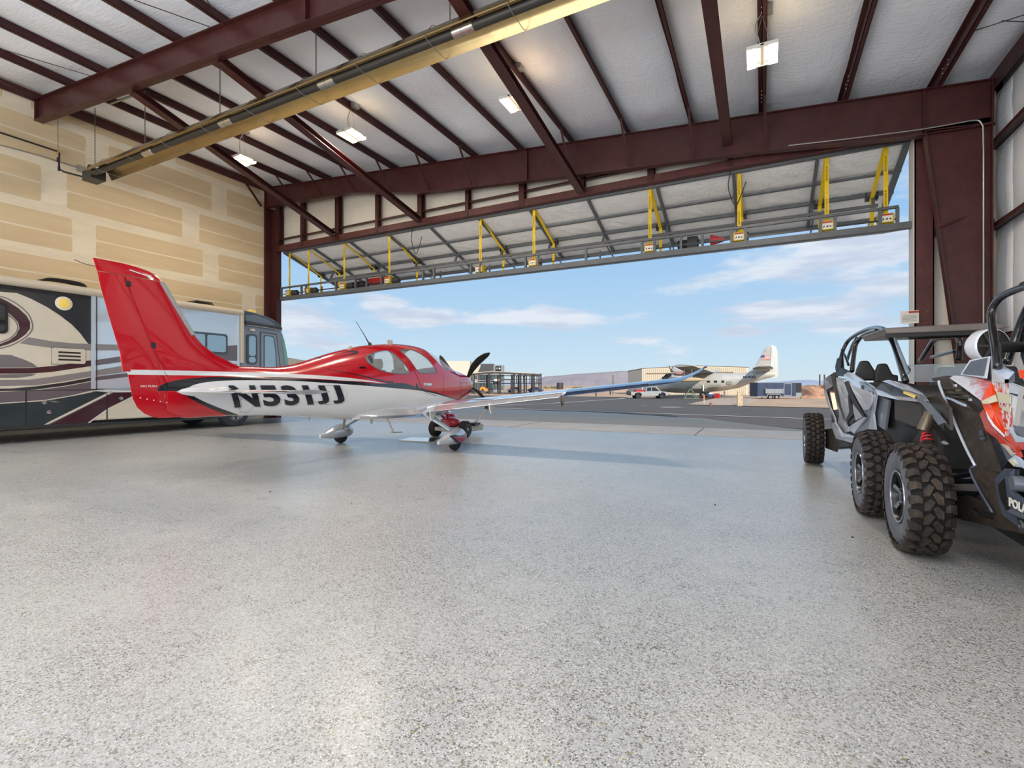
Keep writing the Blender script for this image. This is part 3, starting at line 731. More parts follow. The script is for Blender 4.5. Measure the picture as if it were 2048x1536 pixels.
# mountains
def ridge(name, d, pts, colr, seed, dep=500):
    NX = 160; rings = []; xs = [p[0] for p in pts]; vs = []
    for j in range(NX+1):
        px = xs[0]+(xs[-1]-xs[0])*j/NX; py = lerp_tab(pts, px)
        base_ = at(px, 776, d*.86); top = at(px, py, d)
        h = top.z
        K = 8
        for k in range(K+1):
            t_ = k/K; p = base_.lerp(V(top.x, top.y, base_.z), t_)
            z = base_.z+(h-base_.z)*(t_**1.3)*(1+noise.noise(V(px*.035+seed, t_*3, 0))*.35*(1-t_))+noise.noise(V(px*.09, t_*4, seed))*h*.10*math.sin(PI*t_)
            vs.append((p.x, p.y, z))
        q = at(px, py, d*1.15); vs.append((q.x, q.y, -20))
    K2 = 10
    m = MB().add(vs, [(j*K2+k, (j+1)*K2+k, (j+1)*K2+k+1, j*K2+k+1) for j in range(NX) for k in range(K2-1)])
    o = m.obj(name, mat(name+'_haze_tone', colr, .95, var=.10, vs=.004), smooth='full'); structure(o)  # distance haze is mixed into these ridge colours
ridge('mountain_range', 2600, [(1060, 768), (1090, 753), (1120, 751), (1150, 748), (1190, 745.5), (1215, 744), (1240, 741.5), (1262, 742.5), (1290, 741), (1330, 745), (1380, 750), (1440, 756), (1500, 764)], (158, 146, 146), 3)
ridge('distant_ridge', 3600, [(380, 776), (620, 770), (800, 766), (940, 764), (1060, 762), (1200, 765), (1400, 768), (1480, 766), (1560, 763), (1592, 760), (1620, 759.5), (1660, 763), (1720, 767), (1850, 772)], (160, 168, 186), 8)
# ================================================================ terminal building far left
GB = -.69
def fplane(px, d): return at(px, 770, d)
def camdir(): return V(CF, SF, 0), V(-SF, CF, 0)
RT, FW = camdir()
cream = mat('cream_cladding', (212, 204, 186), .7); dpan = mat('charcoal_panel', (72, 72, 76), .6); gpan = mat('grey_panel', (140, 142, 148), .6); glassd = mat('dark_green_glass', (60, 82, 78), .08, spec=.8)
sdk = mat('dark_structural_steel', (70, 66, 66), .5, var=.1)
def block(m, px0, px1, d, z0, z1, dep):
    a = at(px0, 770, d); b_ = at(px1, 770, d); a.z = b_.z = z0
    return m.prism([a, b_, b_+FW*dep, a+FW*dep], (0, 0, z1-z0))
D = 133.0
def zof(py, d): return CAMH+(HYP-py)/FPX*d
tb = thing('terminal_building', 'two-storey cream and charcoal building beyond the steel frame, left of the mountains', 'building', (fplane(950, D).x, fplane(950, D).y, GB))
block(MB(), 880, 940, D, GB, zof(722, D), 14).obj('cream_block', cream, tb)
block(MB(), 940, 961, D+4, GB, zof(728, D+4), 12).obj('cream_block', cream, tb)
block(MB(), 961, 987, D, GB, zof(727.5, D), 12).obj('dark_block', dpan, tb)
block(MB(), 987, 1007.5, D, GB, zof(730, D), 9).obj('grey_block', gpan, tb)
s_ = block(MB(), 991.5, 1002, D-.5, zof(741.5, D), zof(732.5, D), .4).obj('sign_panel', ink, tb)
def ctext(s, size, px, py, d, m, name, par, sx=1.0):
    return text_obj(s, size, at(px, py, d), RT, V(0, 0, 1), m, name, par, .01, sx=sx)
ctext('FLY', .62, 992.3, 738.5, D-.6, lab_w, 'sign_lettering', s_)
MB().prism([at(998.5, 739, D-.6), at(1001.5, 737, D-.6), at(998.5, 734.5, D-.6)], FW*.02).obj('sign_arrow', lab_w, s_)
for r_, (y0, y1) in enumerate(((751, 759), (765, 778))):
    for c in range(9):
        x0 = 948.5+c*6.6
        fr = block(MB(), x0, x0+5.4, D-.25, zof(y1, D), zof(y0, D), .3).obj('window', glassd if c % 3 != 1 else dpan, tb)
        block(MB(), x0+2.5, x0+2.9, D-.4, zof(y1, D), zof(y0, D), .2).obj('mullion', gpan, fr)
for y0 in (748.5, 760, 764): block(MB(), 946, 1008, D-.35, zof(y0+1.6, D), zof(y0, D), .3).obj('floor_band', gpan, tb)
block(MB(), 988, 999.5, D-1.5, zof(762.5, D), zof(758.5, D), 1).obj('canopy_panel', lab_w, tb)
D2 = 107.0
sf = thing('steel_frame', 'open dark steel building frame under construction in front of the terminal', 'building frame', (fplane(1020, D2).x, fplane(1020, D2).y, GB))
roofm = mat('metal_deck', (196, 182, 160), .5)
MB().prism([at(936, 747, D2), at(983, 741.8, D2), at(983, 743, D2), at(936, 748.2, D2)], FW*16).obj('roof_deck', roofm, sf)
MB().prism([at(983, 741.8, D2), at(1085, 747.3, D2), at(1085, 748.3, D2), at(983, 743, D2)], FW*16).obj('roof_deck', roofm, sf)
MB().prism([at(936, 748.2, D2), at(983, 743, D2), at(983, 746.8, D2), at(936, 751.5, D2)], FW*.3).obj('girder', sdk, sf)
MB().prism([at(983, 743, D2), at(1080, 748.3, D2), at(1080, 751.5, D2), at(983, 746.8, D2)], FW*.3).obj('girder', sdk, sf)
for d_, sh in ((D2, 0), (D2+14, -4)):
    for px in (948, 978, 1000, 1028, 1041, 1052.5, 1068, 1082):
        w_ = .55 if px in (978, 1028, 1041, 1068) else .35
        a = at(px+sh, 770, d_); a.z = GB
        MB().box(a.x-w_*.25, a.x+w_*.25, a.y-.2, a.y+.2, GB, zof(747, D2)).obj('frame_post', sdk, sf)
for py in (751.5, 758.5, 767):
    MB().beam(at(1000, py, D2+1), at(1082, py+.3, D2+1), .18, .18).obj('tie_beam', sdk, sf)
for px in (1033, 1047, 1060, 1074): 
    a = at(px, 770, D2+1); MB().box(a.x-.08, a.x+.08, a.y-.08, a.y+.08, zof(767, D2), zof(751, D2)).obj('tie_post', sdk, sf)
MB().prism([at(999, 759, D2-2), at(1024, 759, D2-2), at(1024, 760.5, D2-2), at(999, 760.5, D2-2)], FW*2).obj('portal_beam', sdk, sf)
for px in (1000, 1023): 
    a = at(px, 770, D2-2); MB().box(a.x-.15, a.x+.15, a.y-.15, a.y+.15, GB, zof(760, D2)).obj('portal_post', sdk, sf)
# excavator
ex = at(966, 780, 100); ora = mat('machine_orange', (238, 150, 40), .5)
t = thing('excavator', 'small orange excavator with raised bent arm in front of the steel frame', 'excavator', (ex.x, ex.y, GB))
A_ = lambda px, py, d=100: at(966+(px-966)*.62, 782+(py-782)*.62, d)
MB().prism([A_(972, 779), A_(980, 779), A_(980, 774.5), A_(977.5, 773), A_(972, 775)], FW*2).obj('cab', ora, t)
MB().prism([A_(970, 783), A_(981, 783), A_(981, 779.5), A_(970, 779.5)], FW*2.5).obj('track', mat('machine_buff', (200, 160, 110), .7), t)
MB().beam(A_(973, 777), A_(967.5, 771.2), .4, .5).beam(A_(967.5, 771.2), A_(960.5, 771.5), .4, .45).beam(A_(960.5, 771.5), A_(957.5, 779.5), .3, .35).obj('arm', ora, t)
# parked cars near frame
cw = mat('car_white', (226, 228, 230), .3); cb = mat('car_blue', (60, 84, 130), .3); cdk = mat('car_glass', (40, 46, 52), .1); tire = mat('tyre_rubber', (34, 33, 33), .8, bump=.2, bs=60)
def car(px, py, d, L, colr, label, H_=1.45, van=False):
    p = at(px, py, d); z0 = GB
    t = thing('car', label, 'car', (p.x, p.y, z0), YAW, None)
    pr = [(-L/2, .35), (-L/2, .85), (-L*.36, .95), (-L*.24, H_), (L*.16, H_), (L*.30, .95), (L*.5, .8), (L*.5, .35)]
    MB().prism([V(a, 0, b_) for a, b_ in pr], (0, 1.75, 0)).obj('body', colr, t, world=False, bevel=.05)
    MB().prism([V(a, -.01, b_) for a, b_ in ((-L*.33, .98), (-L*.23, H_-.08), (L*.14, H_-.08), (L*.26, .98))], (0, 1.77, 0)).obj('window', cdk, t, world=False)
    for a in (-L*.32, L*.32):
        MB().lathe([(0, 0), (0, .32), (.2, .32), (.2, 0)], (a, -.02, .32), 'y', 14).obj('wheel', tire, t, world=False)
car(1030, 778, 128, 4.4, cw, 'white car parked left under the open steel frame'); pass
car(1071, 777.5, 128, 4.2, cb, 'blue car parked near the right end of the steel frame')
# scrub and equipment on the skyline, on a low berm
BZ = zof(777, 136); a, b_ = at(1084, 770, 131), at(1300, 770, 131); vs = []
for j in range(61):
    q = a.lerp(b_, j/60); hh = (BZ-GB)*(1+noise.noise(V(j*.3, 0, 0))*.12)
    for k in range(7): p = q+FW*(k*1.6); vs.append((p.x, p.y, GB-.1+(hh+.1)*math.sin(PI*k/6)**.5 if 0 < k < 6 else GB-.1))
o = MB().add(vs, [(j*7+k, (j+1)*7+k, (j+1)*7+k+1, j*7+k+1) for j in range(60) for k in range(6)]).obj('dirt_berm', dirtm, smooth='full'); structure(o)
for px, py, r_, lab in ((1092, 774, .9, 'low green scrub bush just right of the steel frame'), (1106, 773.5, 1.1, 'larger green scrub bush right of the steel frame'), (1150, 774, .8, 'small scrub bush left of the green pole'), (1163, 773.5, .9, 'scrub bush nearest the green pole')):
    p = at(px, py, 136); p.z = BZ+.5; m = MB()
    for k in range(40):
        u = Vector((random.gauss(0, 1), random.gauss(0, 1), abs(random.gauss(0, .7))))*.42*r_; s2 = .22*r_
        c0 = p+u-V(0, 0, .6); m.add([c0+V(-s2, 0, 0), c0+V(s2, 0, 0), c0+V(0, s2, 0), c0+V(0, 0, s2*1.4)], [(0, 1, 2), (0, 1, 3), (1, 2, 3), (2, 0, 3)])
    tag(m.obj('scrub_bush', mat('sage_green', (120, 124, 82), .9)), lab, 'bush', 'scrub bushes on the skyline')
p = at(1120, 775, 134); p.z = BZ+.3; t = thing('water_tank', 'dark tank on a tan mound between the scrub bushes', 'tank', (p.x, p.y, p.z-.6))
MB().lathe([(0, 0), (0, .9), (1.7, .9), (1.7, 0)], (p.x, p.y, p.z-.4), 'z', 14).obj('tank_body', sdk, t)
m = MB()
for k in range(5): q = at(1112+k*6, 778, 137); m.lathe([(0, 2.0), (.5, 1.4), (1.0+.2*(k % 2), .3), (1.2, 0)], (q.x, q.y, q.z-.9), 'z', 9)
m.obj('dirt_mound', dirtm, t)
gp = at(1226, 784, 105); t = thing('marker_pole', 'thin green pole standing alone before the mountains', 'pole', (gp.x, gp.y, GB))
MB().lathe([(GB, .12), (zof(752, 105), .12)], (gp.x, gp.y, 0), 'z', 8).obj('shaft', mat('pole_green', (96, 112, 92), .6), t)
MB().lathe([(zof(752, 105), .2), (zof(751, 105), .2)], (gp.x, gp.y, 0), 'z', 8).obj('cap', sdk, t)
for px, lab in ((1639.5, 'left of two dark posts behind the dirt piles'), (1648.8, 'right of two dark posts behind the dirt piles')):
    p = at(px, 780, 112); tag(MB().lathe([(-.9, .14), (zof(749, 112), .14), (zof(749, 112), 0)], (p.x, p.y, 0), 'z', 8).obj('utility_post', mat('post_brown', (86, 72, 62), .8)), lab, 'post', 'dark posts behind the dirt piles')
# dirt piles at right
random.seed(11)
bm = MB(); NXp, NYp = 90, 26; vs = []
c0 = at(1600, 770, 88); c1 = at(1760, 770, 80)
for j in range(NXp+1):
    for k in range(NYp+1):
        p = c0.lerp(c1, j/NXp)+FW*(k/NYp*16-4); e = math.sin(PI*k/NYp)*min(1, j/6)
        h = (1.9+noise.noise(V(j*.11, k*.12, 2))*1.3+noise.noise(V(j*.45, k*.5, 5))*.35)*e
        vs.append((p.x, p.y, GB-.05+max(0, h)))
o = MB().add(vs, [(j*(NYp+1)+k, (j+1)*(NYp+1)+k, (j+1)*(NYp+1)+k+1, j*(NYp+1)+k+1) for j in range(NXp) for k in range(NYp)]).obj('dirt_pile', mat('tan_spoil', (200, 150, 116), .95, var=.15, vs=1.2, bump=.4, bs=5), smooth='full')
tag(o, 'long heap of tan excavated dirt beyond the trailer', 'dirt pile')
for k, (px, py, d, s2) in enumerate(((1632, 783, 70, .9), (1662, 782, 74, 1.3), (1613, 782, 74, .6))):
    p = at(px, py, d); vs = []; N = 14
    m = MB()
    rings = []
    for i in range(6):
        rr = s2*(1-i/5)**.7; zz_ = GB-.02+s2*.55*math.sin(PI/2*i/5)
        rings.append([(p.x+rr*1.7*math.cos(2*PI*j/N)*(1+.2*noise.noise(V(j, i, k))), p.y+rr*math.sin(2*PI*j/N), zz_+noise.noise(V(j*.6, i*.9, k))*.1) for j in range(N)])
    m.loft(rings, caps=False); tag(m.obj('dirt_pile', mat('tan_spoil')), ['small dirt heap midway right of the trailer', 'larger dirt heap in front of the long heap', 'smallest dirt heap next to the trailer hitch'][k], 'dirt pile', 'small dirt heaps')
# low tan hangar glimpsed beyond the motorhome
p0 = at(560, 770, 62); p1 = at(600, 770, 74)
tan = mat('tan_ribbed_sheet', (196, 176, 150), .6); t = thing('storage_hangar', 'tan ribbed-metal hangar just visible past the motorhome windshield', 'building', (p1.x, p1.y, GB))
a = at(540, 770, 60); b_ = at(598, 770, 72); hz0, hz1 = zof(712, 60), zof(721, 72)
a.z = b_.z = GB; wd = (b_-a)
MB().add([a, b_, b_+V(0, 0, hz1-GB), a+V(0, 0, hz0-GB)]+[q+RT*.0+FW*9 for q in (a, b_, b_+V(0, 0, hz1-GB), a+V(0, 0, hz0-GB))], [(0, 1, 2, 3), (1, 5, 6, 2), (4, 7, 6, 5), (3, 2, 6, 7), (0, 3, 7, 4)]).obj('wall', tan, t)
MB().beam(a+V(0, 0, hz0-GB), b_+V(0, 0, hz1-GB), .3, .25, ex=.2).obj('roof_trim', sdk, t)
for k in range(34):
    q = a+wd*(k+.5)/34; MB().box(q.x-.07, q.x+.07, q.y-.12, q.y+.03, GB, lerp_tab([(0, hz0), (1, hz1)], (k+.5)/34)-.1).obj('rib', tan, t)
block(MB(), 592, 604, 76, GB, zof(724, 76), 4).obj('side_bay', gpan, t)
# ================================================================ far hangar with flying boat in front
D3 = 100.0
fh = thing('far_hangar', 'pale tan ribbed hangar with dark eave line behind the silver aircraft', 'building', (fplane(1390, D3).x, fplane(1390, D3).y, GB))
pl = [(1284, 737.5), (1386, 731.5), (1497, 735)]
P3 = lambda px, py, d=D3: at(px, py, d)
base_l = P3(1284, 0); base_l.z = GB; base_r = P3(1497, 0); base_r.z = GB
hw = mat('pale_tan_sheet', (214, 200, 176), .6)
MB().prism([base_l, base_r, P3(1497, 735), P3(1386, 731.5), P3(1284, 737.5)], FW*18+RT*1.4).obj('wall', hw, fh)
MB().prism([P3(1283, 736.6), P3(1386, 730.6), P3(1498.5, 734), P3(1498.5, 735.4), P3(1386, 732), P3(1283, 738)], FW*18.3+RT*1.4-V(0, 0, 0)).obj('roof_trim', mat('eave_brown', (104, 92, 84), .6), fh)
MB().prism([P3(1292, 746.4, 99.8), P3(1467, 744.2, 99.8), P3(1467, 745.2, 99.8), P3(1292, 747.4, 99.8)], FW*.1).obj('door_header', mat('eave_brown'), fh)
for k in range(52):
    px = 1287+k*4.0; q = P3(px, 770, 99.93); zt = CAMH+(HYP-lerp_tab(pl, px)-1.2)/FPX*D3
    MB().box(q.x-.05, q.x+.05, q.y-.06, q.y+.03, GB, zt).obj('rib', hw, fh)
MB().box(P3(1386, 0).x-.4, P3(1386, 0).x+.4, P3(1386, 0).y-.4, P3(1386, 0).y+.1, zof(732.5, D3), zof(730, D3)).obj('vent', white_m, fh)
# ================================================================ motorhome
RX = -14.7
rv = thing('motorhome', 'large cream and charcoal motorhome with sweeping maroon stripes along the left wall', 'motorhome', (RX-1.2, 6, 0))
crm = mat('rv_cream', (208, 198, 180), .22, coat=.4, var=.03); char = mat('rv_charcoal', (44, 46, 50), .18, coat=.6); mar = mat('rv_maroon', (62, 30, 38), .18, coat=.6)
gry = mat('rv_grey', (112, 108, 110), .2, coat=.5); gry2 = mat('rv_light_grey', (132, 126, 126), .2, coat=.5); mau = mat('rv_mauve_grey', (98, 88, 94), .2, coat=.6); teal = mat('rv_dark_teal', (44, 52, 56), .15, coat=.6)
slate = mat('rv_slate', (128, 138, 150), .12, coat=.8); slatedk = mat('rv_dark_slate', (62, 68, 78), .2, coat=.5); mirror = mat('rv_gloss_panel', (196, 208, 220), .06, metal=.25, coat=1); stripe_w = mat('rv_pinstripe', (214, 206, 192), .3)
rubber = mat('black_rubber', (26, 26, 28), .6); glassdk = mat('tinted_glass', (24, 28, 30), .04, spec=.8, coat=.5); glasssky = mat('reflective_glass', (150, 172, 184), .03, metal=.55, coat=1)
chrome = mat('chrome', (205, 205, 205), .1, metal=1); skirt = mat('rv_skirt', (42, 42, 44), .5); amber = mat('amber_lens', (222, 190, 96), .3, emit=.25)
def RP(px, py, off=0.0): return onX(px, py, RX+off)
def rpoly(pts, m, name, off=.003, par=None, curve=False):
    P = [V(*RP(max(x, -170) if x > 0 else (-150 if x == 0 else x), y)) for x, y in pts]
    return MB().prism([V(RX, p.y, p.z) for p in P], (off, 0, 0)).obj(name, m, par or rv)
yF = RP(480, 700).y; y575 = RP(575, 725).y
side = [(0.4, .42), (0.4, 3.55), (yF, 3.55), (yF, .42)]
MB().prism([(RX, y, z) for y, z in side], (-2.45, 0, 0)).obj('body_shell', crm, rv, bevel=.04)
# roof cap and awning case
MB().prism([(RX+.0, .4, 3.55), (RX-.12, .4, 3.70), (RX-2.3, .4, 3.72), (RX-2.45, .4, 3.55)], (0, yF-.4, 0)).obj('roof', stripe_w, rv)
aw = [(RX+.12*math.cos(a)+.02, 3.58+.10*math.sin(a)) for a in [PI*2*k/14 for k in range(14)]]
MB().prism([(x, .4, z) for x, z in aw], (0, RP(483, 618).y-.4, 0)).obj('awning_case', mat('awning_tan', (202, 188, 168), .35), rv, smooth=True)
q = RP(482, 625); MB().box(RX, RX+.12, q.y-.06, q.y+.02, RP(482, 726).z, 3.6).obj('awning_arm', mat('awning_tan'), rv)
MB().box(RX+.02, RX+.05, q.y+.02, q.y+.05, RP(482, 726).z, 3.6).obj('awning_arm', rubber, rv)
MB().box(RX-.0, RX+.012, .4, yF-.1, 3.40, 3.48).obj('gutter_rail', rubber, rv)
for px0, px1, py in ((84, 178, 563), (538-.1, 0, 0)):
    if px1:
        a, b_ = onX(px0, py, RX-.5), onX(px1, py+10, RX-.5)
        m = MB()
        for k in range(5): m.tube(spline([(RX-.55-.1*k, a.y, 3.72), (RX-.55-.1*k, a.y+.15, 3.86), (RX-.55-.1*k, b_.y-.15, 3.86), (RX-.55-.1*k, b_.y, 3.72)], 4), .02, 6)
        m.obj('roof_rack', rubber, rv)
a, b_ = onX(378, 601, RX-.5), onX(430, 608, RX-.5); m = MB()
for k in range(6): m.tube([(RX-.5-.09*k, a.y, 3.70), (RX-.5-.09*k, a.y+.2, 3.84), (RX-.5-.09*k, b_.y-.1, 3.84), (RX-.5-.09*k, b_.y, 3.70)], .018, 6)
m.obj('roof_rack', rubber, rv)
# painted shapes
rpoly([(0, 557), (205, 587), (205, 592), (182, 688), (177, 688), (171, 681), (160, 666), (143.5, 649), (120, 631), (94, 614), (63, 598), (34, 586), (0, 572), (-150, 520), (-150, 505)], char, 'paint_panel')
rpoly([(16, 603), (36.6, 616.4), (52.7, 631), (60, 644), (60, 657), (51, 669), (33.7, 681), (14.6, 689), (-10, 696), (-80, 708), (-80, 700), (-5, 690), (17.6, 681), (32, 670.6), (38.8, 657), (36.6, 645.7), (27.8, 635.5), (16, 625), (-10, 612), (-80, 600), (-80, 572), (-10, 591)], mar, 'paint_swoosh')
def rstroke(pts, w_px, m):
    P = [RP(*p) for p in pts]; P = spline([V(RX, p.y, p.z) for p in P], 5); L, R_ = [], []
    for i, p in enumerate(P):
        t_ = (P[min(i+1, len(P)-1)]-P[max(i-1, 0)]).normalized(); n_ = V(0, -t_.z, t_.y)*w_px/2; L.append(p+n_); R_.append(p-n_)
    mb = MB()
    for i in range(len(P)-1): mb.prism([L[i], L[i+1], R_[i+1], R_[i]], (.005, 0, 0))
    return mb.obj('pinstripe', m, rv)
rstroke([(-8, 590), (16, 598), (38, 611), (56, 628), (64, 645), (64, 659), (54, 672), (36, 684), (15, 693), (-20, 701)], .022, gry)
rstroke([(12, 627), (26, 637), (34, 648), (35, 658), (29, 669), (15, 679), (-10, 688)], .022, gry)
rpoly([(39.5, 686.7), (57, 674.3), (102.5, 682.3), (146.5, 686.7), (183, 688), (238, 689.7), (240, 700.6), (183, 701), (146.5, 699), (102.5, 695.5), (66, 691)], gry2, 'paint_swoosh')
rpoly([(-150, 650), (0, 702), (22, 710), (48, 719), (66, 727), (74.7, 734.4), (44, 735), (0, 736), (-150, 740)], gry, 'paint_swoosh')
rpoly([(-150, 740), (0, 737.4), (58.6, 736), (110, 731.5), (170, 722), (187.5, 720), (237, 713), (300, 704), (300, 716), (237, 724), (187.5, 731.5), (146.5, 737.4), (102.5, 744), (58.6, 747), (0, 748), (-150, 752)], mar, 'paint_swoosh')
rpoly([(-150, 755), (0, 751), (73, 747.6), (63, 752), (36.6, 755.7), (0, 757), (-150, 760)], gry, 'paint_swoosh')
rpoly([(-150, 764), (0, 761.5), (58.6, 759.3), (102.5, 753.5), (146.5, 747), (187.5, 741), (240, 732), (246, 744), (187.5, 752), (132, 762), (73, 770.5), (0, 776), (-150, 782)], gry2, 'paint_swoosh')
rpoly([(-150, 786), (0, 778.5), (22, 777), (73, 772.5), (132, 764.5), (187.5, 754), (247.5, 745.5), (255, 750.5), (187.5, 761), (132, 771), (73, 779), (0, 789), (-150, 798)], char, 'paint_swoosh')
rpoly([(-150, 801), (0, 790), (73, 780.6), (132, 772.5), (187.5, 762.5), (257, 752), (258, 764.5), (190.4, 779), (146.5, 790), (88, 800), (0, 815.5), (-150, 838)], mau, 'paint_swoosh')
rpoly([(-150, 842), (0, 817.5), (88, 802), (146.5, 792), (200, 781), (240, 774), (209.5, 788), (76, 854.5), (0, 858), (-150, 866)], teal, 'paint_swoosh')
rstroke([(245, 772), (213, 789), (150, 820.5), (79, 855)], .03, stripe_w); rstroke([(250, 772), (218, 789), (155, 820.5), (85, 855)], .016, gry2)
rpoly([(224, 786), (285, 760), (300, 772), (266, 791.5), (215, 817), (168.5, 850), (87, 855)], mar, 'paint_swoosh')
rstroke([(290, 778), (267, 793), (217, 818.5), (171, 850)], .03, stripe_w)
rpoly([(0, 859), (300, 840.6), (460, 831), (460, 835), (300, 845), (0, 869)], skirt, 'rocker', .02)
# vent, lamp, locks, seams
r = [RP(103, 695), RP(171, 728)]
vent = MB().prism(rrect(r[0].y, r[1].y, r[1].z, r[0].z, .05, RX), (.012, 0, 0)).obj('vent_cover', crm, rv)
for k in range(3):
    z = r[0].z-(r[0].z-r[1].z)*(.28+.24*k); MB().box(RX+.012, RX+.016, r[0].y+.12, r[1].y-.10, z-.02, z+.02).obj('vent_slot', rubber, vent)
for pts in ([(103, 694), (171, 698.5)], [(171, 698.5), (172, 731)], [(171, 730), (104, 729.5)], [(103, 729), (103, 694)]):
    a, b_ = RP(*pts[0]), RP(*pts[1]); MB().beam(V(RX+.002, a.y, a.z), V(RX+.002, b_.y, b_.z), .008, .008).obj('vent_edge', rubber, vent)
q = RP(127.5, 607); MB().lathe([(0, 0), (0, .165), (.02, .16), (.025, .13), (.03, 0)], (RX, q.y, q.z), 'x', 28).obj('lamp_ring', white_m, rv, smooth=30)
MB().lathe([(0, .13), (.035, .11), (.045, 0)], (RX+.01, q.y, q.z), 'x', 28).obj('lamp_lens', amber, rv, smooth=True)
q = RP(52, 820)
for px, y0, y1 in ((52, 782, 857), (214, 788, 847)):
    a, b_ = RP(px, y0), RP(px, y1); MB().box(RX, RX+.006, a.y-.012, a.y+.012, b_.z, a.z).obj('hatch_seam', rubber, rv)
a = RP(0, 781); b_ = RP(263, 780); MB().beam(V(RX+.002, .4, a.z-.0), V(RX+.002, b_.y, a.z), .01, .014).obj('hatch_seam', rubber, rv)
for px, py in ((88, 805), (97, 824), (241, 797)):
    q = RP(px, py); MB().lathe([(0, 0), (0, .05), (.03, .045), (.035, 0)], (RX+.004, q.y, q.z), 'x', 14).obj('hatch_latch', chrome, rv, smooth=30)
a, b_ = RP(-60, 590), RP(15, 668)
wf_ = MB().prism(rrect(a.y, b_.y, b_.z, RP(15, 606).z, .09, RX), (.03, 0, 0)).obj('side_window', rubber, rv)
MB().prism(rrect(a.y+.05, b_.y-.05, b_.z+.05, RP(15, 606).z-.05, .07, RX), (.034, 0, 0)).obj('pane', glassdk, wf_)
# slide-out with glossy panel
a, b_ = RP(184, 585), RP(476, 779); zt = RP(184, 590).z; zb = RP(187, 778).z
so = MB().box(RX-.02, RX+.03, a.y, b_.y, zb, zt+.02).obj('slide_out', mirror, rv, bevel=.01)
for (y0, y1, z0, z1) in ((a.y-.03, a.y+.05, zb, zt+.02), (b_.y-.05, b_.y+.02, zb, zt), (a.y, b_.y, zt-.02, zt+.06), (a.y, b_.y, zb-.05, zb)):
    MB().box(RX+.02, RX+.055, y0, y1, z0, z1).obj('slide_out_trim', mirror if y1-y0 < .2 else rubber, so)
MB().box(RX+.03, RX+.036, a.y+.075, a.y+.09, zb, zt).obj('trim_line', rubber, so)
def spoly(pts, m): return rpoly(pts, m, 'paint_swoosh', .034, so)
for pts, m_ in (([(187, 688), (240, 689.7), (300, 690), (300, 700), (240, 700.6), (187, 701)], gry2), ([(187, 720.5), (300, 704), (476, 690), (476, 722), (300, 716), (187, 731.5)], mau),
                ([(187, 741), (300, 722), (476, 728), (476, 752), (300, 738), (187, 752)], gry2), ([(187, 754), (300, 740), (476, 754), (476, 762), (300, 748), (187, 761.5)], mau)): spoly(pts, m_)
a, b_ = RP(384, 664), RP(453, 709)
w1 = MB().prism(rrect(a.y-.9, b_.y, b_.z, RP(453, 669).z, .09, RX+.03), (.03, 0, 0)).obj('side_window', slatedk, so)
MB().prism(rrect(a.y-.84, RP(407.5, 690).y, b_.z+.06, RP(453, 669).z-.06, .05, RX+.06), (.006, 0, 0)).obj('pane', glasssky, w1)
MB().prism(rrect(RP(412, 690).y, b_.y-.06, b_.z+.06, RP(453, 669).z-.06, .07, RX+.06), (.006, 0, 0)).obj('pane', glasssky, w1)
# front cap
fc = [(480, 619), (495, 622), (508, 625), (521, 629), (534.6, 634), (546, 639), (553, 643.3), (561, 650), (563, 662), (567.5, 680), (572, 705), (576, 732), (578, 770), (578, 826), (480, 834)]
P = [RP(*p) for p in fc]; P = [V(RX, p.y, p.z) for p in P]
n = len(P); rings = []
for X_, f_ in ((RX-.01, 1), (RX-1.2, 1.03), (RX-2.44, 1)):
    rings.append([V(X_, p.y+((.12 if X_ < RX-1 and X_ > RX-2 else 0) if p.y > yF+.3 else 0), p.z) for p in P])
MB().loft(rings).obj('front_cap', slate, rv)
def cpoly(pts, m, name='cap_panel', off=.006, par=None): 
    P_ = [RP(*p) for p in pts]; return MB().prism([V(RX-.01, p.y, p.z) for p in P_], (off+.01, 0, 0)).obj(name, m, par or rv)
cpoly([(487, 622), (508, 626), (534.6, 635), (553, 644), (561, 651), (561, 657), (487, 643)], slatedk)
cpoly([(491, 630), (512, 630), (535, 639), (548, 648), (551, 653), (491, 641)], mat('rv_cap_lighter_slate', (98, 106, 120), .15, coat=.6), off=.012)  # lighter slate polygon laid over the dark cap panel
a, b_ = RP(488, 645), RP(560, 657)
MB().tube([V(RX+.06, a.y, a.z), V(RX+.06, b_.y, b_.z+.0)], .05, 10).obj('door_awning', slatedk, rv, smooth=True)
MB().tube([V(RX+.10, a.y, a.z-.07), V(RX+.10, b_.y, b_.z-.06)], .022, 8).obj('door_awning', chrome, rv, smooth=True)
a = RP(498, 657); b_ = RP(508, 663); MB().prism(rrect(a.y, b_.y, b_.z, a.z, .04, RX), (.07, 0, 0)).obj('porch_light', stripe_w, rv)
a, b_ = RP(493, 667), RP(513.5, 729)
w2 = MB().prism(rrect(a.y, b_.y, RP(503, 729).z, RP(503, 668).z, .12, RX), (.03, 0, 0)).obj('side_window', slatedk, rv)
MB().prism(rrect(a.y+.06, b_.y-.06, RP(503, 712).z, RP(503, 668).z-.06, .08, RX), (.036, 0, 0)).obj('pane', glasssky, w2)
MB().prism(rrect(a.y+.06, b_.y-.06, RP(503, 729).z+.06, RP(503, 714).z, .08, RX), (.036, 0, 0)).obj('pane', glasssky, w2)
ed = cpoly([(520, 663), (553, 668), (561, 735), (563, 826), (520, 829)], slatedk, 'entry_door', .01)
cpoly([(522, 665.5), (551.5, 670), (559, 735), (561, 824), (522, 827)], slate, 'door_panel', .02, ed)
cpoly([(526.5, 672), (529, 670), (544, 672), (547, 675), (551, 700), (553, 745), (526.5, 745)], slatedk, 'door_window', .028, ed)
cpoly([(528.3, 674), (530, 672), (543, 674), (545.5, 677), (549, 700), (551, 743), (528.3, 743)], glasssky, 'door_pane', .034, ed)
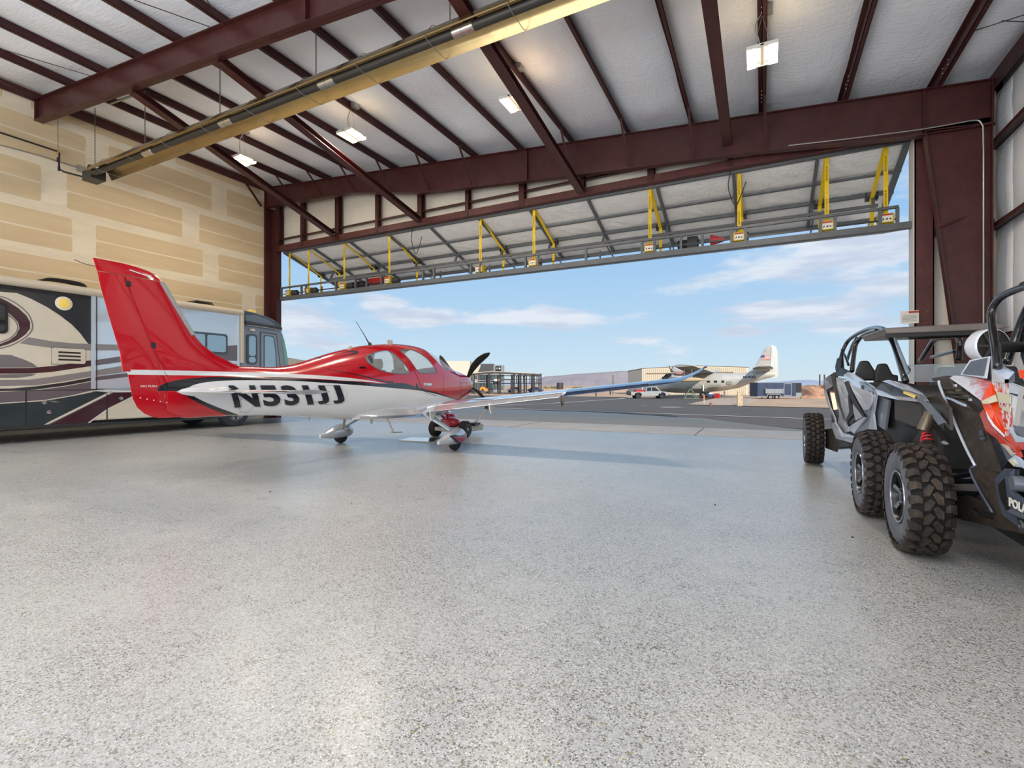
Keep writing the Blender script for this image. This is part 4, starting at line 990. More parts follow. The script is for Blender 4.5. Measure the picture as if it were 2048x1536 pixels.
grn = mat('green_edge_glass', (110, 160, 150), .05, coat=1)
cpoly([(563.5, 668), (568, 682), (572.5, 706), (576, 731), (571, 733), (567, 706), (564.5, 690)], grn, 'windshield', .03)
q = RP(512, 625); MB().box(RX-.3, RX-.15, q.y-.1, q.y+.12, q.z+.0, q.z+.1).obj('clearance_lamp', amber, rv, bevel=.02)
# wheels
def rvwheel(y, X_, par):
    w_ = MB().lathe([(-.28, .30), (-.28, .42), (-.25, .475), (-.2, .50), (-.05, .50), (0, .475), (.02, .42), (.02, .31), (0, .29)], (X_, y, .5), 'x', 40).obj('wheel', mat('rv_tyre', (46, 50, 58), .6, bump=.1, bs=30), par, smooth=30)
    rim = MB().lathe([(-.1, 0), (-.08, .12), (-.04, .14), (-.10, .20), (-.04, .28), (.015, .30), (.015, .32), (-.1, .32)], (X_, y, .5), 'x', 32).obj('rim', mat('polished_aluminium', (196, 196, 196), .22, metal=.9), w_, smooth=30)
    m = MB()
    for k in range(10):
        a_ = 2*PI*k/10; m.lathe([(-.06, 0), (-.06, .016), (-.02, .014), (-.02, 0)], (X_, y+.17*math.cos(a_), .5+.17*math.sin(a_)), 'x', 6)
    m.obj('lug_nuts', chrome, w_)
    for k in range(8):
        a_ = 2*PI*k/8+.2; MB().lathe([(-.045, 0), (-.045, .03)], (X_, y+.235*math.cos(a_), .5+.235*math.sin(a_)), 'x', 10).obj('hand_hole', rubber, w_)
yw = RP(472, 820).y
rvwheel(yw, RX-.02, rv); rvwheel(yw, RX-2.15, rv); rvwheel(2.2, RX-.05, rv)
# wheel-arch shadow area and underside
MB().prism([V(RX+.002, yw-.62, .42)]+[V(RX+.002, yw+.62*math.cos(a), .5+.62*math.sin(a)) for a in [PI-PI*k/12 for k in range(13)]]+[V(RX+.002, yw+.62, .42)], (.004, 0, 0)).obj('wheel_arch', rubber, rv)
MB().box(RX-2.3, RX-.2, .6, 11.2, .28, .46).obj('chassis', rubber, rv)
q = onG(380, 846); MB().beam((RX-.5, q.y, .0), (RX-.5, q.y-.0, .5), .1, .1).lathe([(0, .15), (.02, .15), (.02, 0)], (RX-.5, q.y, 0), 'z', 14).obj('levelling_jack', rubber, rv)
# ================================================================ red and white light aircraft
PLX, PLY = -2.51*CF-10.36*SF, -2.51*SF+10.36*CF
ac = thing('light_aircraft', 'red and white low-wing propeller aeroplane with dark registration N531JJ', 'aeroplane', (PLX, PLY, 0), math.radians(92.8))
def W2(mb, name, m, smooth=True, par=None, **k): return mb.obj(name, m, par or ac, smooth=smooth, world=False, **k)
ZT = [(-4.55, 1.44), (-4.2, 1.50), (-3.9, 1.55), (-3.35, 1.575), (-2.98, 1.58), (-2.66, 1.62), (-2.32, 1.71), (-1.74, 1.88), (-1.32, 1.98), (-1.01, 2.05), (-.54, 2.115), (-.04, 2.165), (.35, 2.18), (.75, 2.165), (1.05, 2.11), (1.38, 1.99), (1.7, 1.83), (1.95, 1.71), (2.2, 1.675), (2.55, 1.62), (2.8, 1.545), (2.95, 1.46), (3.0, 1.40)]
ZB = [(-4.55, .95), (-4.35, .875), (-3.9, .865), (-3.2, .84), (-2.4, .775), (-1.8, .70), (-1.3, .655), (-.8, .63), (0, .60), (1, .60), (1.6, .64), (2.0, .74), (2.4, .88), (2.75, 1.02), (2.95, 1.14), (3.0, 1.22)]
HW = [(-4.55, .035), (-4.3, .075), (-3.9, .13), (-3.3, .20), (-2.6, .29), (-2.0, .37), (-1.3, .48), (-.7, .56), (0, .62), (.6, .635), (1.1, .62), (1.6, .585), (2.0, .55), (2.4, .50), (2.7, .42), (2.9, .30), (3.0, .17)]
ZC = [(-4.55, 1.2), (-3.5, 1.2), (-2, 1.2), (0, 1.22), (1, 1.24), (2, 1.28), (2.6, 1.30), (3.0, 1.31)]
def sec(x): return smooth_tab(ZT, x), smooth_tab(ZB, x), max(.02, smooth_tab(HW, x)), lerp_tab(ZC, x)
def nup(x): return 2.0+.25*max(0, 1-abs(x-1.9)/1.2)
NL = 2.7
def ring(x, n=56, ins=0.0):
    zt, zb, w_, zc = sec(x); out_ = []
    zt -= ins; zb += ins; w_ = max(.012, w_-ins)
    for j in range(n):
        a = 2*PI*j/n; ca, sa = math.cos(a), math.sin(a); e = 2/nup(x) if sa > 0 else 2/NL
        # cabin tumble-home: narrow above the window line
        y = w_*math.copysign(abs(ca)**e, ca); z = zc+((zt-zc) if sa > 0 else (zc-zb))*math.copysign(abs(sa)**e, sa)
        out_.append(V(x, y, z))
    return out_
def sy(x, z):
    zt, zb, w_, zc = sec(x); n = nup(x) if z > zc else NL; h = (zt-zc) if z > zc else (zc-zb)
    return w_*max(0.0, 1-min(1, abs(z-zc)/h)**n)**(1/n)
# ---- paint scheme as a function of station and height (side projection)
def fcurve(nt, x, pts, x0=-5.6, x1=3.4, z0=.5, z1=2.9):
    n = nt.nodes.new('ShaderNodeFloatCurve'); nt.links.new(((x-x0)/(x1-x0)).v, n.inputs['Value'])
    cu = n.mapping.curves[0]; P = [((a-x0)/(x1-x0), (b_-z0)/(z1-z0)) for a, b_ in pts]
    cu.points[0].location = (0, P[0][1]); cu.points[1].location = (1, P[-1][1])
    for p in P: cu.points.new(*p)
    for p in cu.points: p.handle_type = 'AUTO_CLAMPED'
    n.mapping.update(); return X(nt, n.outputs[0])*(z1-z0)+z0
def paint_mat(name):
    m = bpy.data.materials.new(name); m.use_nodes = True; nt = m.node_tree; b = nt.nodes['Principled BSDF']
    vec, x, y, z = coords(nt)
    B1 = fcurve(nt, x, [(-4.75, 1.22), (-4.62, 1.30), (-4.45, 1.36), (-4.2, 1.395), (-3.8, 1.415), (-3.1, 1.415), (-2.2, 1.385), (-1.6, 1.36), (-1.0, 1.325), (-.5, 1.34), (-.1, 1.28), (.5, 1.17), (1.1, 1.07), (1.5, 1.0), (2.2, .9)])
    B2 = fcurve(nt, x, [(-4.5, 1.15), (-4.36, 1.24), (-4.2, 1.315), (-3.95, 1.352), (-3.6, 1.368), (-3.1, 1.37), (-2.2, 1.335), (-1.6, 1.30), (-1.0, 1.26), (-.5, 1.225), (0, 1.19), (.6, 1.115), (1.2, 1.02), (1.6, .96), (2.2, .86)])
    B3 = fcurve(nt, x, [(-4.5, 1.28), (-4.36, 1.22), (-4.2, 1.12), (-4.0, 1.02), (-3.75, .92), (-3.55, .85), (-3.3, .74), (-3.0, .5), (3.4, .5)])
    PS = fcurve(nt, x, [(-5.4, 1.452), (-4.2, 1.456), (-3.4, 1.455), (-2.6, 1.440), (-1.9, 1.408), (-1.3, 1.37), (-.9, 1.335)])
    red = C(192, 6, 28); blackc = C(18, 22, 32); wht = C(226, 228, 230)
    inner = z.lt(B2)*z.gt(B3)*x.gt(-4.37)
    ringm = z.lt(B1)*z.gt(B3-.055)*x.gt(-4.66)
    pin = (z-PS).ab().lt((x*-1.0-.85).mn(1.0)*.03)*x.lt(-.9)
    # hairline that sweeps from the rear pillar down to the band
    HL = fcurve(nt, x, [(-2.35, 1.60), (-1.9, 1.535), (-1.5, 1.475), (-1.1, 1.40), (-.8, 1.355)])
    hair = (z-HL).ab().lt((x+2.6)*.009)*x.gt(-2.33)*x.lt(-.7)
    c = mixc(nt, pin, red, wht); c = mixc(nt, hair, c, blackc); c = mixc(nt, ringm.mx(0.0), c, blackc); c = mixc(nt, inner, c, wht)
    nt.links.new(c, b.inputs['Base Color']); b.inputs['Roughness'].default_value = .16; b.inputs['Coat Weight'].default_value = 1; b.inputs['Coat Roughness'].default_value = .02; b.inputs['Specular IOR Level'].default_value = .6
    n = noisef(nt, vec, 1.7, 2, .5); nt.links.new(bumpn(nt, n, .06, .03), b.inputs['Normal'])
    return m
pm = paint_mat('aircraft_livery')
acw = mat('aircraft_white', (226, 226, 226), .14, coat=1); acs = mat('aircraft_silver_white', (206, 208, 214), .10, metal=.35, coat=1); acred = mat('aircraft_red', (192, 6, 28), .14, coat=1); acb = mat('aircraft_black', (18, 22, 32), .15, coat=.8)
navy = mat('aircraft_blue_grey', (38, 62, 104), .10, metal=.3, coat=1); cab_in = mat('cabin_lining', (150, 146, 140), .8); seatm = mat('seat_leather', (36, 38, 44), .5)
# shell with real window openings
xs = [-4.55+7.55*k/110 for k in range(111)]; xs = sorted(set([round(x, 4) for x in xs]+[2.93, 2.97, 3.0]))
outer = [ring(x) for x in xs]
mbs = MB().loft(outer)
me = bpy.data.meshes.new('fuselage'); me.from_pydata(mbs.v, [], mbs.f); 
bm = bmesh.new(); bm.from_mesh(me); bmesh.ops.recalc_face_normals(bm, faces=bm.faces); bm.to_mesh(me); bm.free()
me.materials.append(pm); me.materials.append(cab_in)
tmp = bpy.data.objects.new('tmp_shell', me); COL.objects.link(tmp)
so_ = tmp.modifiers.new('s', 'SOLIDIFY'); so_.thickness = .025; so_.offset = -1; so_.material_offset = 1
def rnd(poly, r=.05, n=4):      # round the corners of an (x,z) polygon
    out_ = []
    for i, p in enumerate(poly):
        p = Vector(p); a = Vector(poly[i-1]); b_ = Vector(poly[(i+1) % len(poly)])
        ra = min(r, (a-p).length*.45); rb = min(r, (b_-p).length*.45)
        A2 = p+(a-p).normalized()*ra; B2_ = p+(b_-p).normalized()*rb
        for k in range(n+1):
            t = k/n; out_.append(tuple(A2*(1-t)**2+p*2*t*(1-t)+B2_*t*t))
    return out_
WREAR = rnd([(-1.25, 1.79), (-1.14, 1.86), (-.9, 1.93), (-.62, 1.985), (-.46, 1.97), (-.36, 1.86), (-.25, 1.70), (-.17, 1.56), (-.24, 1.515), (-.6, 1.52), (-.92, 1.555), (-1.12, 1.63), (-1.22, 1.71)], .08)
WDOOR = rnd([(-.22, 2.02), (.24, 2.055), (.44, 1.99), (.62, 1.87), (.80, 1.61), (.75, 1.57), (.16, 1.54), (.06, 1.58), (-.08, 1.84)], .06)
WSH = rnd([(.90, 2.35), (.80, 2.0), (1.0, 1.78), (1.18, 1.64), (1.40, 1.64), (1.62, 1.70), (1.86, 1.745), (2.0, 2.35)], .07)
WAFT = rnd([(-2.25, 1.78), (-1.9, 1.80), (-1.45, 1.86), (-1.42, 1.95), (-1.7, 1.93), (-2.1, 1.86)], .05)
def cutter(poly, y0=-1, y1=1):
    m = MB().prism([(x, y0, z) for x, z in poly], (0, y1-y0, 0)); me_ = bpy.data.meshes.new('c'); me_.from_pydata(m.v, [], m.f)
    b_ = bmesh.new(); b_.from_mesh(me_); bmesh.ops.recalc_face_normals(b_, faces=b_.faces); b_.to_mesh(me_); b_.free()
    o = bpy.data.objects.new('c', me_); COL.objects.link(o); return o
cuts = [cutter(WREAR), cutter(WDOOR), cutter(WSH)]
for c_ in cuts:
    bo = tmp.modifiers.new('b', 'BOOLEAN'); bo.object = c_; bo.operation = 'DIFFERENCE'; bo.solver = 'EXACT'
bpy.context.view_layer.update()
fm_ = bpy.data.meshes.new_from_object(tmp.evaluated_get(bpy.context.evaluated_depsgraph_get()))
for o in cuts+[tmp]: bpy.data.objects.remove(o)
fm_.name = 'fuselage'; fm_.polygons.foreach_set('use_smooth', [True]*len(fm_.polygons))
try: fm_.set_sharp_from_angle(angle=math.radians(40))
except Exception: pass
fus = bpy.data.objects.new('fuselage', fm_); COL.objects.link(fus); fus.parent = ac; WM[fus.name] = WM[ac.name].copy()
clear = bpy.data.materials.new('clear_window'); clear.use_nodes = True; nt = clear.node_tree; b = nt.nodes['Principled BSDF']; b.inputs['Base Color'].default_value = (.82, .88, .9, 1); b.inputs['Roughness'].default_value = .02; b.inputs['Alpha'].default_value = .32; b.inputs['Coat Weight'].default_value = 1; b.inputs['Specular IOR Level'].default_value = .9
def pip(p, poly):
    x, y = p; c_ = False
    for i in range(len(poly)):
        x1, y1 = poly[i-1]; x2, y2 = poly[i]
        if (y1 > y) != (y2 > y) and x < (x2-x1)*(y-y1)/(y2-y1)+x1: c_ = not c_
    return c_
def grow(poly, d):
    cx0 = sum(p[0] for p in poly)/len(poly); cz0 = sum(p[1] for p in poly)/len(poly); return [(cx0+(x-cx0)*(1+d), cz0+(z-cz0)*(1+d)) for x, z in poly]
def glass_patch(poly, name, sides):
    xs2 = [min(p[0] for p in poly)-.06+(max(p[0] for p in poly)-min(p[0] for p in poly)+.12)*k/40 for k in range(41)]
    rr = [ring(x, 96, .012) for x in xs2]; g = grow(poly, .07)
    for s_ in sides:
        m = MB(); m.v = [tuple(v) for r_ in rr for v in r_]
        for i in range(40):
            for j in range(96):
                j2 = (j+1) % 96; q = [rr[i][j], rr[i][j2], rr[i+1][j2], rr[i+1][j]]; c0 = sum(q, V(0, 0, 0))/4
                if pip((c0.x, c0.z), g) and (s_ == 0 or c0.y*s_ > 0): m.f.append([i*96+j, i*96+j2, (i+1)*96+j2, (i+1)*96+j]); m.m.append(0)
        W2(m, name, clear, 'full')
glass_patch(WREAR, 'cabin_window', (-1, 1)); glass_patch(WDOOR, 'cabin_window', (-1, 1)); glass_patch(WSH, 'windshield', (0,))
def ribbon(pts, w_, m, name, side=-1, closed=False, off=.0025, n=6):
    P = spline([V(x, z, 0) for x, z in pts], n) if not closed else [V(x, z, 0) for x, z in pts]+[V(pts[0][0], pts[0][1], 0)]
    mb = MB(); L, R_ = [], []
    for i, p in enumerate(P):
        t_ = (P[min(i+1, len(P)-1)]-P[max(i-1, 0)]).normalized(); n_ = V(-t_.y, t_.x, 0)*w_/2
        for arr, q in ((L, p+n_), (R_, p-n_)): arr.append(V(q.x, side*(sy(q.x, q.y)+off), q.y))
    k = len(P); mb.add(L+R_, [(i, i+1, k+i+1, k+i) for i in range(k-1)])
    return W2(mb, name, m, 'full')
seam = mat('panel_gap', (46, 22, 28), .6); rimm = mat('window_rim', (96, 108, 126), .3)
for s_ in (-1, 1):
    ribbon(WREAR, .014, rimm, 'window_rim', s_, True); ribbon(WDOOR, .014, rimm, 'window_rim', s_, True)
    ribbon([(-.36, 2.07), (-.26, 2.0), (-.12, 1.75), (.0, 1.5), (.1, 1.3), (.2, 1.19), (.35, 1.13), (.7, 1.06)], .008, seam, 'door_seam', s_)
    ribbon([(.98, 1.55), (1.0, 1.42), (1.0, 1.2), (.96, 1.05)], .005, seam, 'door_seam', s_)
    ribbon([(1.62, 1.70), (1.76, 1.62), (1.84, 1.5), (1.87, 1.3), (1.87, 1.0), (1.84, .8)], .008, seam, 'cowl_seam', s_)
    ribbon([(1.87, 1.36), (2.3, 1.36), (2.8, 1.35)], .004, seam, 'cowl_seam', s_)
    mb = MB(); P = rnd([(.0, 1.33), (.03, 1.24), (-.01, 1.20), (-.04, 1.27), (-.04, 1.33)], .02); mb.add([V(x, s_*(sy(x, z)+.003), z) for x, z in P], [tuple(range(len(P)))]); W2(mb, 'door_hinge_cover', acb, False)
    mb = MB(); P = rnd([(.20, 1.345), (.48, 1.335), (.48, 1.285), (.20, 1.29)], .03); A1 = [V(x, s_*(sy(x, z)), z) for x, z in P]; mb.prism(A1, (0, s_*.02, 0)); h_ = W2(mb, 'door_handle', acs, False)
    mb = MB(); mb.lathe([(0, 0), (0, .018), (.006, .018), (.006, 0)], (.27, s_*(sy(.27, 1.31)+.02), 1.315), 'y', 12); W2(mb, 'key_lock', acb, False, h_)
    # cowl outlet and drain marks
    P = [(2.42, 1.26), (2.72, 1.20), (2.50, 1.17)]; W2(MB().add([V(x, s_*(sy(x, z)+.004), z) for x, z in P], [(0, 1, 2)]), 'cowl_outlet', acb, False)
    P = [(2.42, 1.16), (2.60, 1.13), (2.44, 1.10)]; W2(MB().add([V(x, s_*(sy(x, z)+.004), z) for x, z in P], [(0, 1, 2)]), 'cowl_outlet', acb, False)
    # aft roof window
    P = [(-2.15, 1.745), (-1.75, 1.80), (-1.35, 1.875), (-1.26, 1.925), (-1.33, 1.945), (-1.7, 1.865), (-2.1, 1.775)]
    Q = rnd(P, .05); W2(MB().add([V(x, s_*(sy(x, z)+.004), z) for x, z in Q], [tuple(range(len(Q)))]), 'roof_window', mat('black_glass', (16, 20, 24), .05, coat=1), False)
    x, z = -.62, 1.60; W2(MB().add([V(-1.45+u, s_*(sy(-1.45+u, 1.60+v)+.004), 1.60+v) for u, v in ((0, 0), (.14, 0), (.14, .035), (0, .035))], [(0, 1, 2, 3)]), 'placard', acb, False)
# registration letters
def fus_text(s, size, x0, z0, m, name, side, bold, shear, off, sx=1.0, par=None):
    vs, fs = text_mb(s, size, 0, bold, shear, sx); ymn = min(v[1] for v in vs); ymx = max(v[1] for v in vs)
    vs = [(v[0]+(v[1]-(v[1]-ymn)/(ymx-ymn)*.315)*.24*sx*(1 if s == 'J' else 0), (v[1]-ymn)/(ymx-ymn)*.315, v[2]) for v in vs]
    bm = bmesh.new(); vv = [bm.verts.new(v) for v in vs]
    for f_ in fs:
        try: bm.faces.new([vv[i] for i in f_])
        except Exception: pass
    bmesh.ops.triangulate(bm, faces=bm.faces)
    for _ in range(3):
        es = [e for e in bm.edges if e.calc_length() > .06]
        if es: bmesh.ops.subdivide_edges(bm, edges=es, cuts=1); bmesh.ops.triangulate(bm, faces=bm.faces)
    W_ = max(v[0] for v in vs)
    for v in bm.verts:
        x = x0+(v.co.x if side < 0 else W_-v.co.x); z = z0+v.co.y; v.co = V(x, side*(sy(x, z)+off), z)
    me_ = bpy.data.meshes.new(name); bm.to_mesh(me_); bm.free(); me_.materials.append(m)
    o = bpy.data.objects.new(name, me_); COL.objects.link(o); o.parent = par or ac; WM[o.name] = WM[ac.name].copy(); return o
inkb = mat('registration_black', (20, 24, 38), .2, coat=.6)
CELLS = [('N', -3.72, -3.34), ('5', -3.28, -3.0), ('3', -2.94, -2.68), ('1', -2.555, -2.44), ('J', -2.35, -2.12), ('J', -2.05, -1.81)]
for s_ in (-1, 1):
    cells = CELLS if s_ < 0 else [(c_, -5.53-b_, -5.53-a) for c_, a, b_ in CELLS]
    for ch_, a, b_ in cells:
        v0, _ = text_mb(ch_, .43, 0, .016, 0); wd = max(v[0] for v in v0)-min(v[0] for v in v0); k_ = (b_-a)/wd; mn = min(v[0] for v in v0)*k_
        for nm, m_, dx, dz_, of in (('registration_shadow', mat('registration_shadow', (120, 112, 100), .4), .022, -.012, .003), ('registration_gap', acw, .014, -.008, .005), ('registration', inkb, 0, 0, .0075)):
            fus_text(ch_, .43, (a-mn if s_ < 0 else a)+dx, .98+dz_, m_, nm, s_, .016, -.24, of, k_)
# inspection panels by the tail
for cx0, cz0, r_ in ((-3.55, 1.02, .12),):
    for s_ in (-1, 1): ribbon([(cx0+r_*math.cos(a)*.9, cz0+r_*math.sin(a)) for a in [2*PI*k/24 for k in range(24)]], .004, mat('fine_line_grey', (120, 116, 110), .5), 'inspection_panel', s_, True)
ribbon([(-2.15+.36*math.cos(a), 1.13+.16*math.sin(a)) for a in [2*PI*k/30 for k in range(30)]], .004, mat('fine_line_grey'), 'inspection_panel', -1, True)
# cabin interior
W2(MB().box(-.6, 1.4, -.45, .45, .74, .9), 'cabin_floor', seatm, False)
W2(MB().prism([(1.15, -.52, 1.55), (1.75, -.48, 1.62), (1.75, -.48, 1.0), (1.05, -.52, 1.2)], (0, 1.0, 0)), 'instrument_panel', seatm, False)
for (x, y) in ((.25, -.27), (.25, .27), (-.72, -.27), (-.72, .27)):
    st = W2(MB().box(x-.25, x+.25, y-.21, y+.21, .9, 1.12), 'seat', seatm, False, bevel=.05)
    W2(MB().prism([(x-.22, y-.2, 1.1), (x-.36, y-.18, 1.62), (x-.42, y-.18, 1.62), (x-.34, y-.2, 1.1)], (0, .38, 0)), 'seat_back', seatm, False, st, bevel=.03)
    W2(MB().loft([[V(x-.40+.05*math.cos(a)*s0, y+.12*math.sin(a)*s0, z) for a in [2*PI*k/14 for k in range(14)]] for z, s0 in ((1.62, .6), (1.66, 1.0), (1.78, 1.05), (1.85, .7))]), 'headrest', seatm, True, st)
# fin
FT = [(1.35, -3.1, -4.50), (1.5, -3.35, -4.60), (1.60, -3.62, -4.64), (1.72, -3.90, -4.69), (1.84, -4.08, -4.74), (1.97, -4.20, -4.79), (2.18, -4.32, -4.87), (2.39, -4.45, -4.95), (2.585, -4.57, -5.02)]
def foil(x0, x1, y0, z, t, n=12, tail=.0):
    up_ = []; c_ = x0-x1
    for k in range(n+1):
        u = (1-math.cos(PI*k/n))/2; th = 5*t*(.2969*math.sqrt(u)-.126*u-.3516*u*u+.2843*u**3-.1015*u**4)*c_
        up_.append((x0-c_*u, th+tail*u))
    return [V(x, y0+y, z) for x, y in up_]+[V(x, y0-y, z) for x, y in reversed(up_[1:])]
def tabz(z): 
    for i in range(len(FT)-1):
        if z <= FT[i+1][0]:
            t = (z-FT[i][0])/(FT[i+1][0]-FT[i][0]); return [FT[i][k]+(FT[i+1][k]-FT[i][k])*t for k in (1, 2)]
    return FT[-1][1:]
rings = []
for k in range(31):
    z = 1.35+(2.585-1.35)*k/30; le, te = tabz(z); rings.append(foil(le, te, 0, z, lerp_tab([(1.35, .10), (1.6, .12), (2.6, .11)], z), 14, .022))
W2(MB().loft(rings), 'fin', pm, 30)
# fin leading edge boot
bp = [(-4.575, 2.59), (-4.45, 2.385), (-4.32, 2.175), (-4.185, 1.965)]
mb = MB(); rr = []
for x, z in bp: rr.append([V(x+.012, 0, z+.004), V(x-.028, .026, z), V(x-.065, .040, z-.01), V(x-.065, -.040, z-.01), V(x-.028, -.026, z)])
W2(mb.loft(rr), 'fin_boot', mat('boot_grey', (188, 196, 200), .25, metal=.3), 30)
# fin cap with the rudder's horn
CAP = [(-5.33, 2.725), (-5.18, 2.735), (-4.94, 2.735), (-4.78, 2.72), (-4.68, 2.68), (-4.61, 2.62), (-4.57, 2.588), (-5.03, 2.59), (-5.30, 2.60)]
def flat_foil(poly, tmax, z_of=None, edge=.006):
    # thick plate with softened rim from an (x,z) outline
    cx0 = sum(p[0] for p in poly)/len(poly); cz0 = sum(p[1] for p in poly)/len(poly); R0 = []
    for t, s0 in ((-tmax, .88), (-tmax*.8, .95), (-edge, 1.0), (edge, 1.0), (tmax*.8, .95), (tmax, .88)):
        R0.append([V(cx0+(x-cx0)*s0, t, cz0+(z-cz0)*s0) for x, z in poly])
    return MB().loft(R0)
rr = []
capu = [(z, le, te) for z, le, te in ((2.592, -4.575, -5.292), (2.62, -4.61, -5.30), (2.66, -4.66, -5.31), (2.69, -4.73, -5.32), (2.715, -4.86, -5.326), (2.728, -5.0, -5.33))]
for z, le, te in capu: rr.append(foil(le, te, 0, z, .085*(1-(z-2.59)*2.5), 12, .004))
W2(MB().loft(rr), 'fin_cap', acred, 30)
# rudder
RT_ = [(.885, -4.36, -4.60), (.90, -4.36, -4.70), (.95, -4.365, -4.80), (1.03, -4.40, -4.88), (1.13, -4.43, -4.925), (1.23, -4.47, -4.945), (1.43, -4.56, -4.98), (1.62, -4.65, -5.045), (1.98, -4.79, -5.145), (2.37, -4.94, -5.245), (2.585, -5.03, -5.29)]
rr = []
for z, le, te in RT_:
    c_ = le-te; pts = [(le-.006, .022), (le-c_*.1, .030 if z < 1.5 else .026), (le-c_*.5, .018), (te, .003)]
    rr.append([V(x, y, z) for x, y in pts]+[V(x, -y, z) for x, y in reversed(pts)])
rr2 = []
for i in range(len(rr)-1):
    for k in range(4): rr2.append([a.lerp(b_, k/4) for a, b_ in zip(rr[i], rr[i+1])])
rr2.append(rr[-1])
rud = W2(MB().loft(rr2), 'rudder', pm, 30)
W2(flat_foil([(-5.06, 1.655), (-4.99, 1.655), (-4.95, 1.46), (-5.035, 1.46)], .008), 'trim_tab', acred, False, rud)
for z in (2.50, 1.79, 1.0):
    x = lerp_tab([(r_[0], r_[1]) for r_ in RT_], z); W2(MB().box(x-.02, x+.03, -.03, .03, z-.035, z+.03), 'hinge', acb, False, rud)
W2(MB().tube([(-4.39, -.02, 1.05), (-4.46, -.03, 1.2)], .006, 5), 'hinge_gap', acw, False, rud)
for k in range(7): 
    x = -4.86+.075*k; z = 1.145-.0165*k; W2(MB().lathe([(0, 0), (0, .008), (-.004, .006), (-.005, 0)], (x, -.028, z), 'y', 8), 'rivet', acw, False, rud)
vs, fs = text_mb('NO PUSH', .032, 0, .0008, 0, 1.35); W2(MB().add([V(-4.86+x, -.031, 1.275+y) for x, y, _ in vs], fs), 'stencil', acw, False, rud)
# fin aerials
W2(MB().tube([(-4.98, -.035, 2.66), (-4.78, -.06, 2.62)], .007, 6).lathe([(0, 0), (0, .02), (-.03, .015), (-.035, 0)], (-4.77, -.04, 2.62), 'y', 10), 'nav_antenna', acw, True)
W2(MB().tube(spline([(-5.30, 0, 2.635), (-5.40, 0, 2.64), (-5.50, 0, 2.665)], 5), .004, 5), 'static_wick', acb, False)
# tail cone fairing closes below the fin
# tailplane and elevators
for s_ in (-1, 1):
    rr = []; nS = 14
    for k in range(nS+1):
        t = k/nS; y = s_*(.05+1.87*t); le = -3.62-.18*t-(.10*max(0, t-.93)/.07); te = -4.28-.02*t; z = 1.215+0*t; th = .085-.01*t
        F_ = foil(le, te, 0, 0, th*(1 if t < .97 else .6), 10, .006); rr.append([V(v.x, y, z+v.y) for v in F_])
    hs = W2(MB().loft(rr), 'tailplane', acs, 30)
    rr = []
    for k in range(nS+1):
        t = k/nS; y = s_*(.12+1.80*t); x0 = -4.285-.02*t; x1 = -4.50-.0*t+.08*t; z = 1.215
        pts = [(x0, .018), ((x0+x1)/2, .012), (x1, .002)]; rr.append([V(x, y, z+q) for x, q in pts]+[V(x, y, z-q) for x, q in reversed(pts)])
    W2(MB().loft(rr), 'elevator', acs, 30)
    W2(MB().loft([[V(x, s_*(1.93+.04*math.sin(PI*u)*(.5)), 1.215+a*.03*math.sin(PI*min(.96, max(.04, u)))) for a in (-1, -.5, .5, 1)] for u, x in [(k/10, -3.74-.70*k/10) for k in range(11)]], close=True), 'tip_cap', acs, True)
    W2(MB().loft([[V(-3.62+.10-.95*u, s_*(.08+.09*math.cos(a)*math.sin(PI*min(1, u+.02))**.5), 1.215+.085*math.sin(a)*math.sin(PI*min(1, u+.02))**.5) for a in [2*PI*j/16 for j in range(16)]] for u in [k/14 for k in range(15)]]), 'root_fairing', acw, True)
# wings
def wing_sec(y):
    t = (y-.4)/5.2
    le = 1.32-.60*min(t, 1); te = -.14+.16*min(t, 1); z = .745+.113*(y-.5); th = .155-.01*t
    if y > 5.55:
        u = (y-5.55)/.55; le -= .52*u**1.5; te += .05*u-.10*u*u; z += .16*u**1.8; th *= (1-.35*u)
    if y < .9: 
        u = (.9-y)/.5; te -= .75*max(0, u)**1.6; th *= 1+.15*u; z -= .03*u
    return le, te, z, th
def wing_ring(y, s_, cut=None, front=True, n=16):
    le, te, z, th = wing_sec(y); c_ = le-te; inc = .045
    P = []
    for k in range(n+1):
        u = (1-math.cos(PI*k/n))/2
        if cut: u = u*cut
        tt = 5*th*(.2969*math.sqrt(u)-.126*u-.3516*u*u+.2843*u**3-.1015*u**4)*min(c_, 1.5)
        camb = .018*c_*4*u*(1-u); P.append((le-c_*u, z+inc*(1-u)+camb, tt))
    return [V(x, s_*y, zc+t_*1.05) for x, zc, t_ in P]+[V(x, s_*y, zc-t_*.85) for x, zc, t_ in reversed(P)]
def aft_ring(y, s_, cut, droop, n=6):
    le, te, z, th = wing_sec(y); c_ = le-te; inc = .045; P = []
    for k in range(n+1):
        u = cut+.008+(1-cut-.008)*k/n
        tt = 5*th*(.2969*math.sqrt(u)-.126*u-.3516*u*u+.2843*u**3-.1036*u**4)*min(c_, 1.5)
        camb = .018*c_*4*u*(1-u); dr = -droop*(u-cut)*c_; P.append((le-c_*u, z+inc*(1-u)+camb+dr, max(tt, .002)))
    return [V(x, s_*y, zc+t_*1.05) for x, zc, t_ in P]+[V(x, s_*y, zc-t_*.85) for x, zc, t_ in reversed(P)]
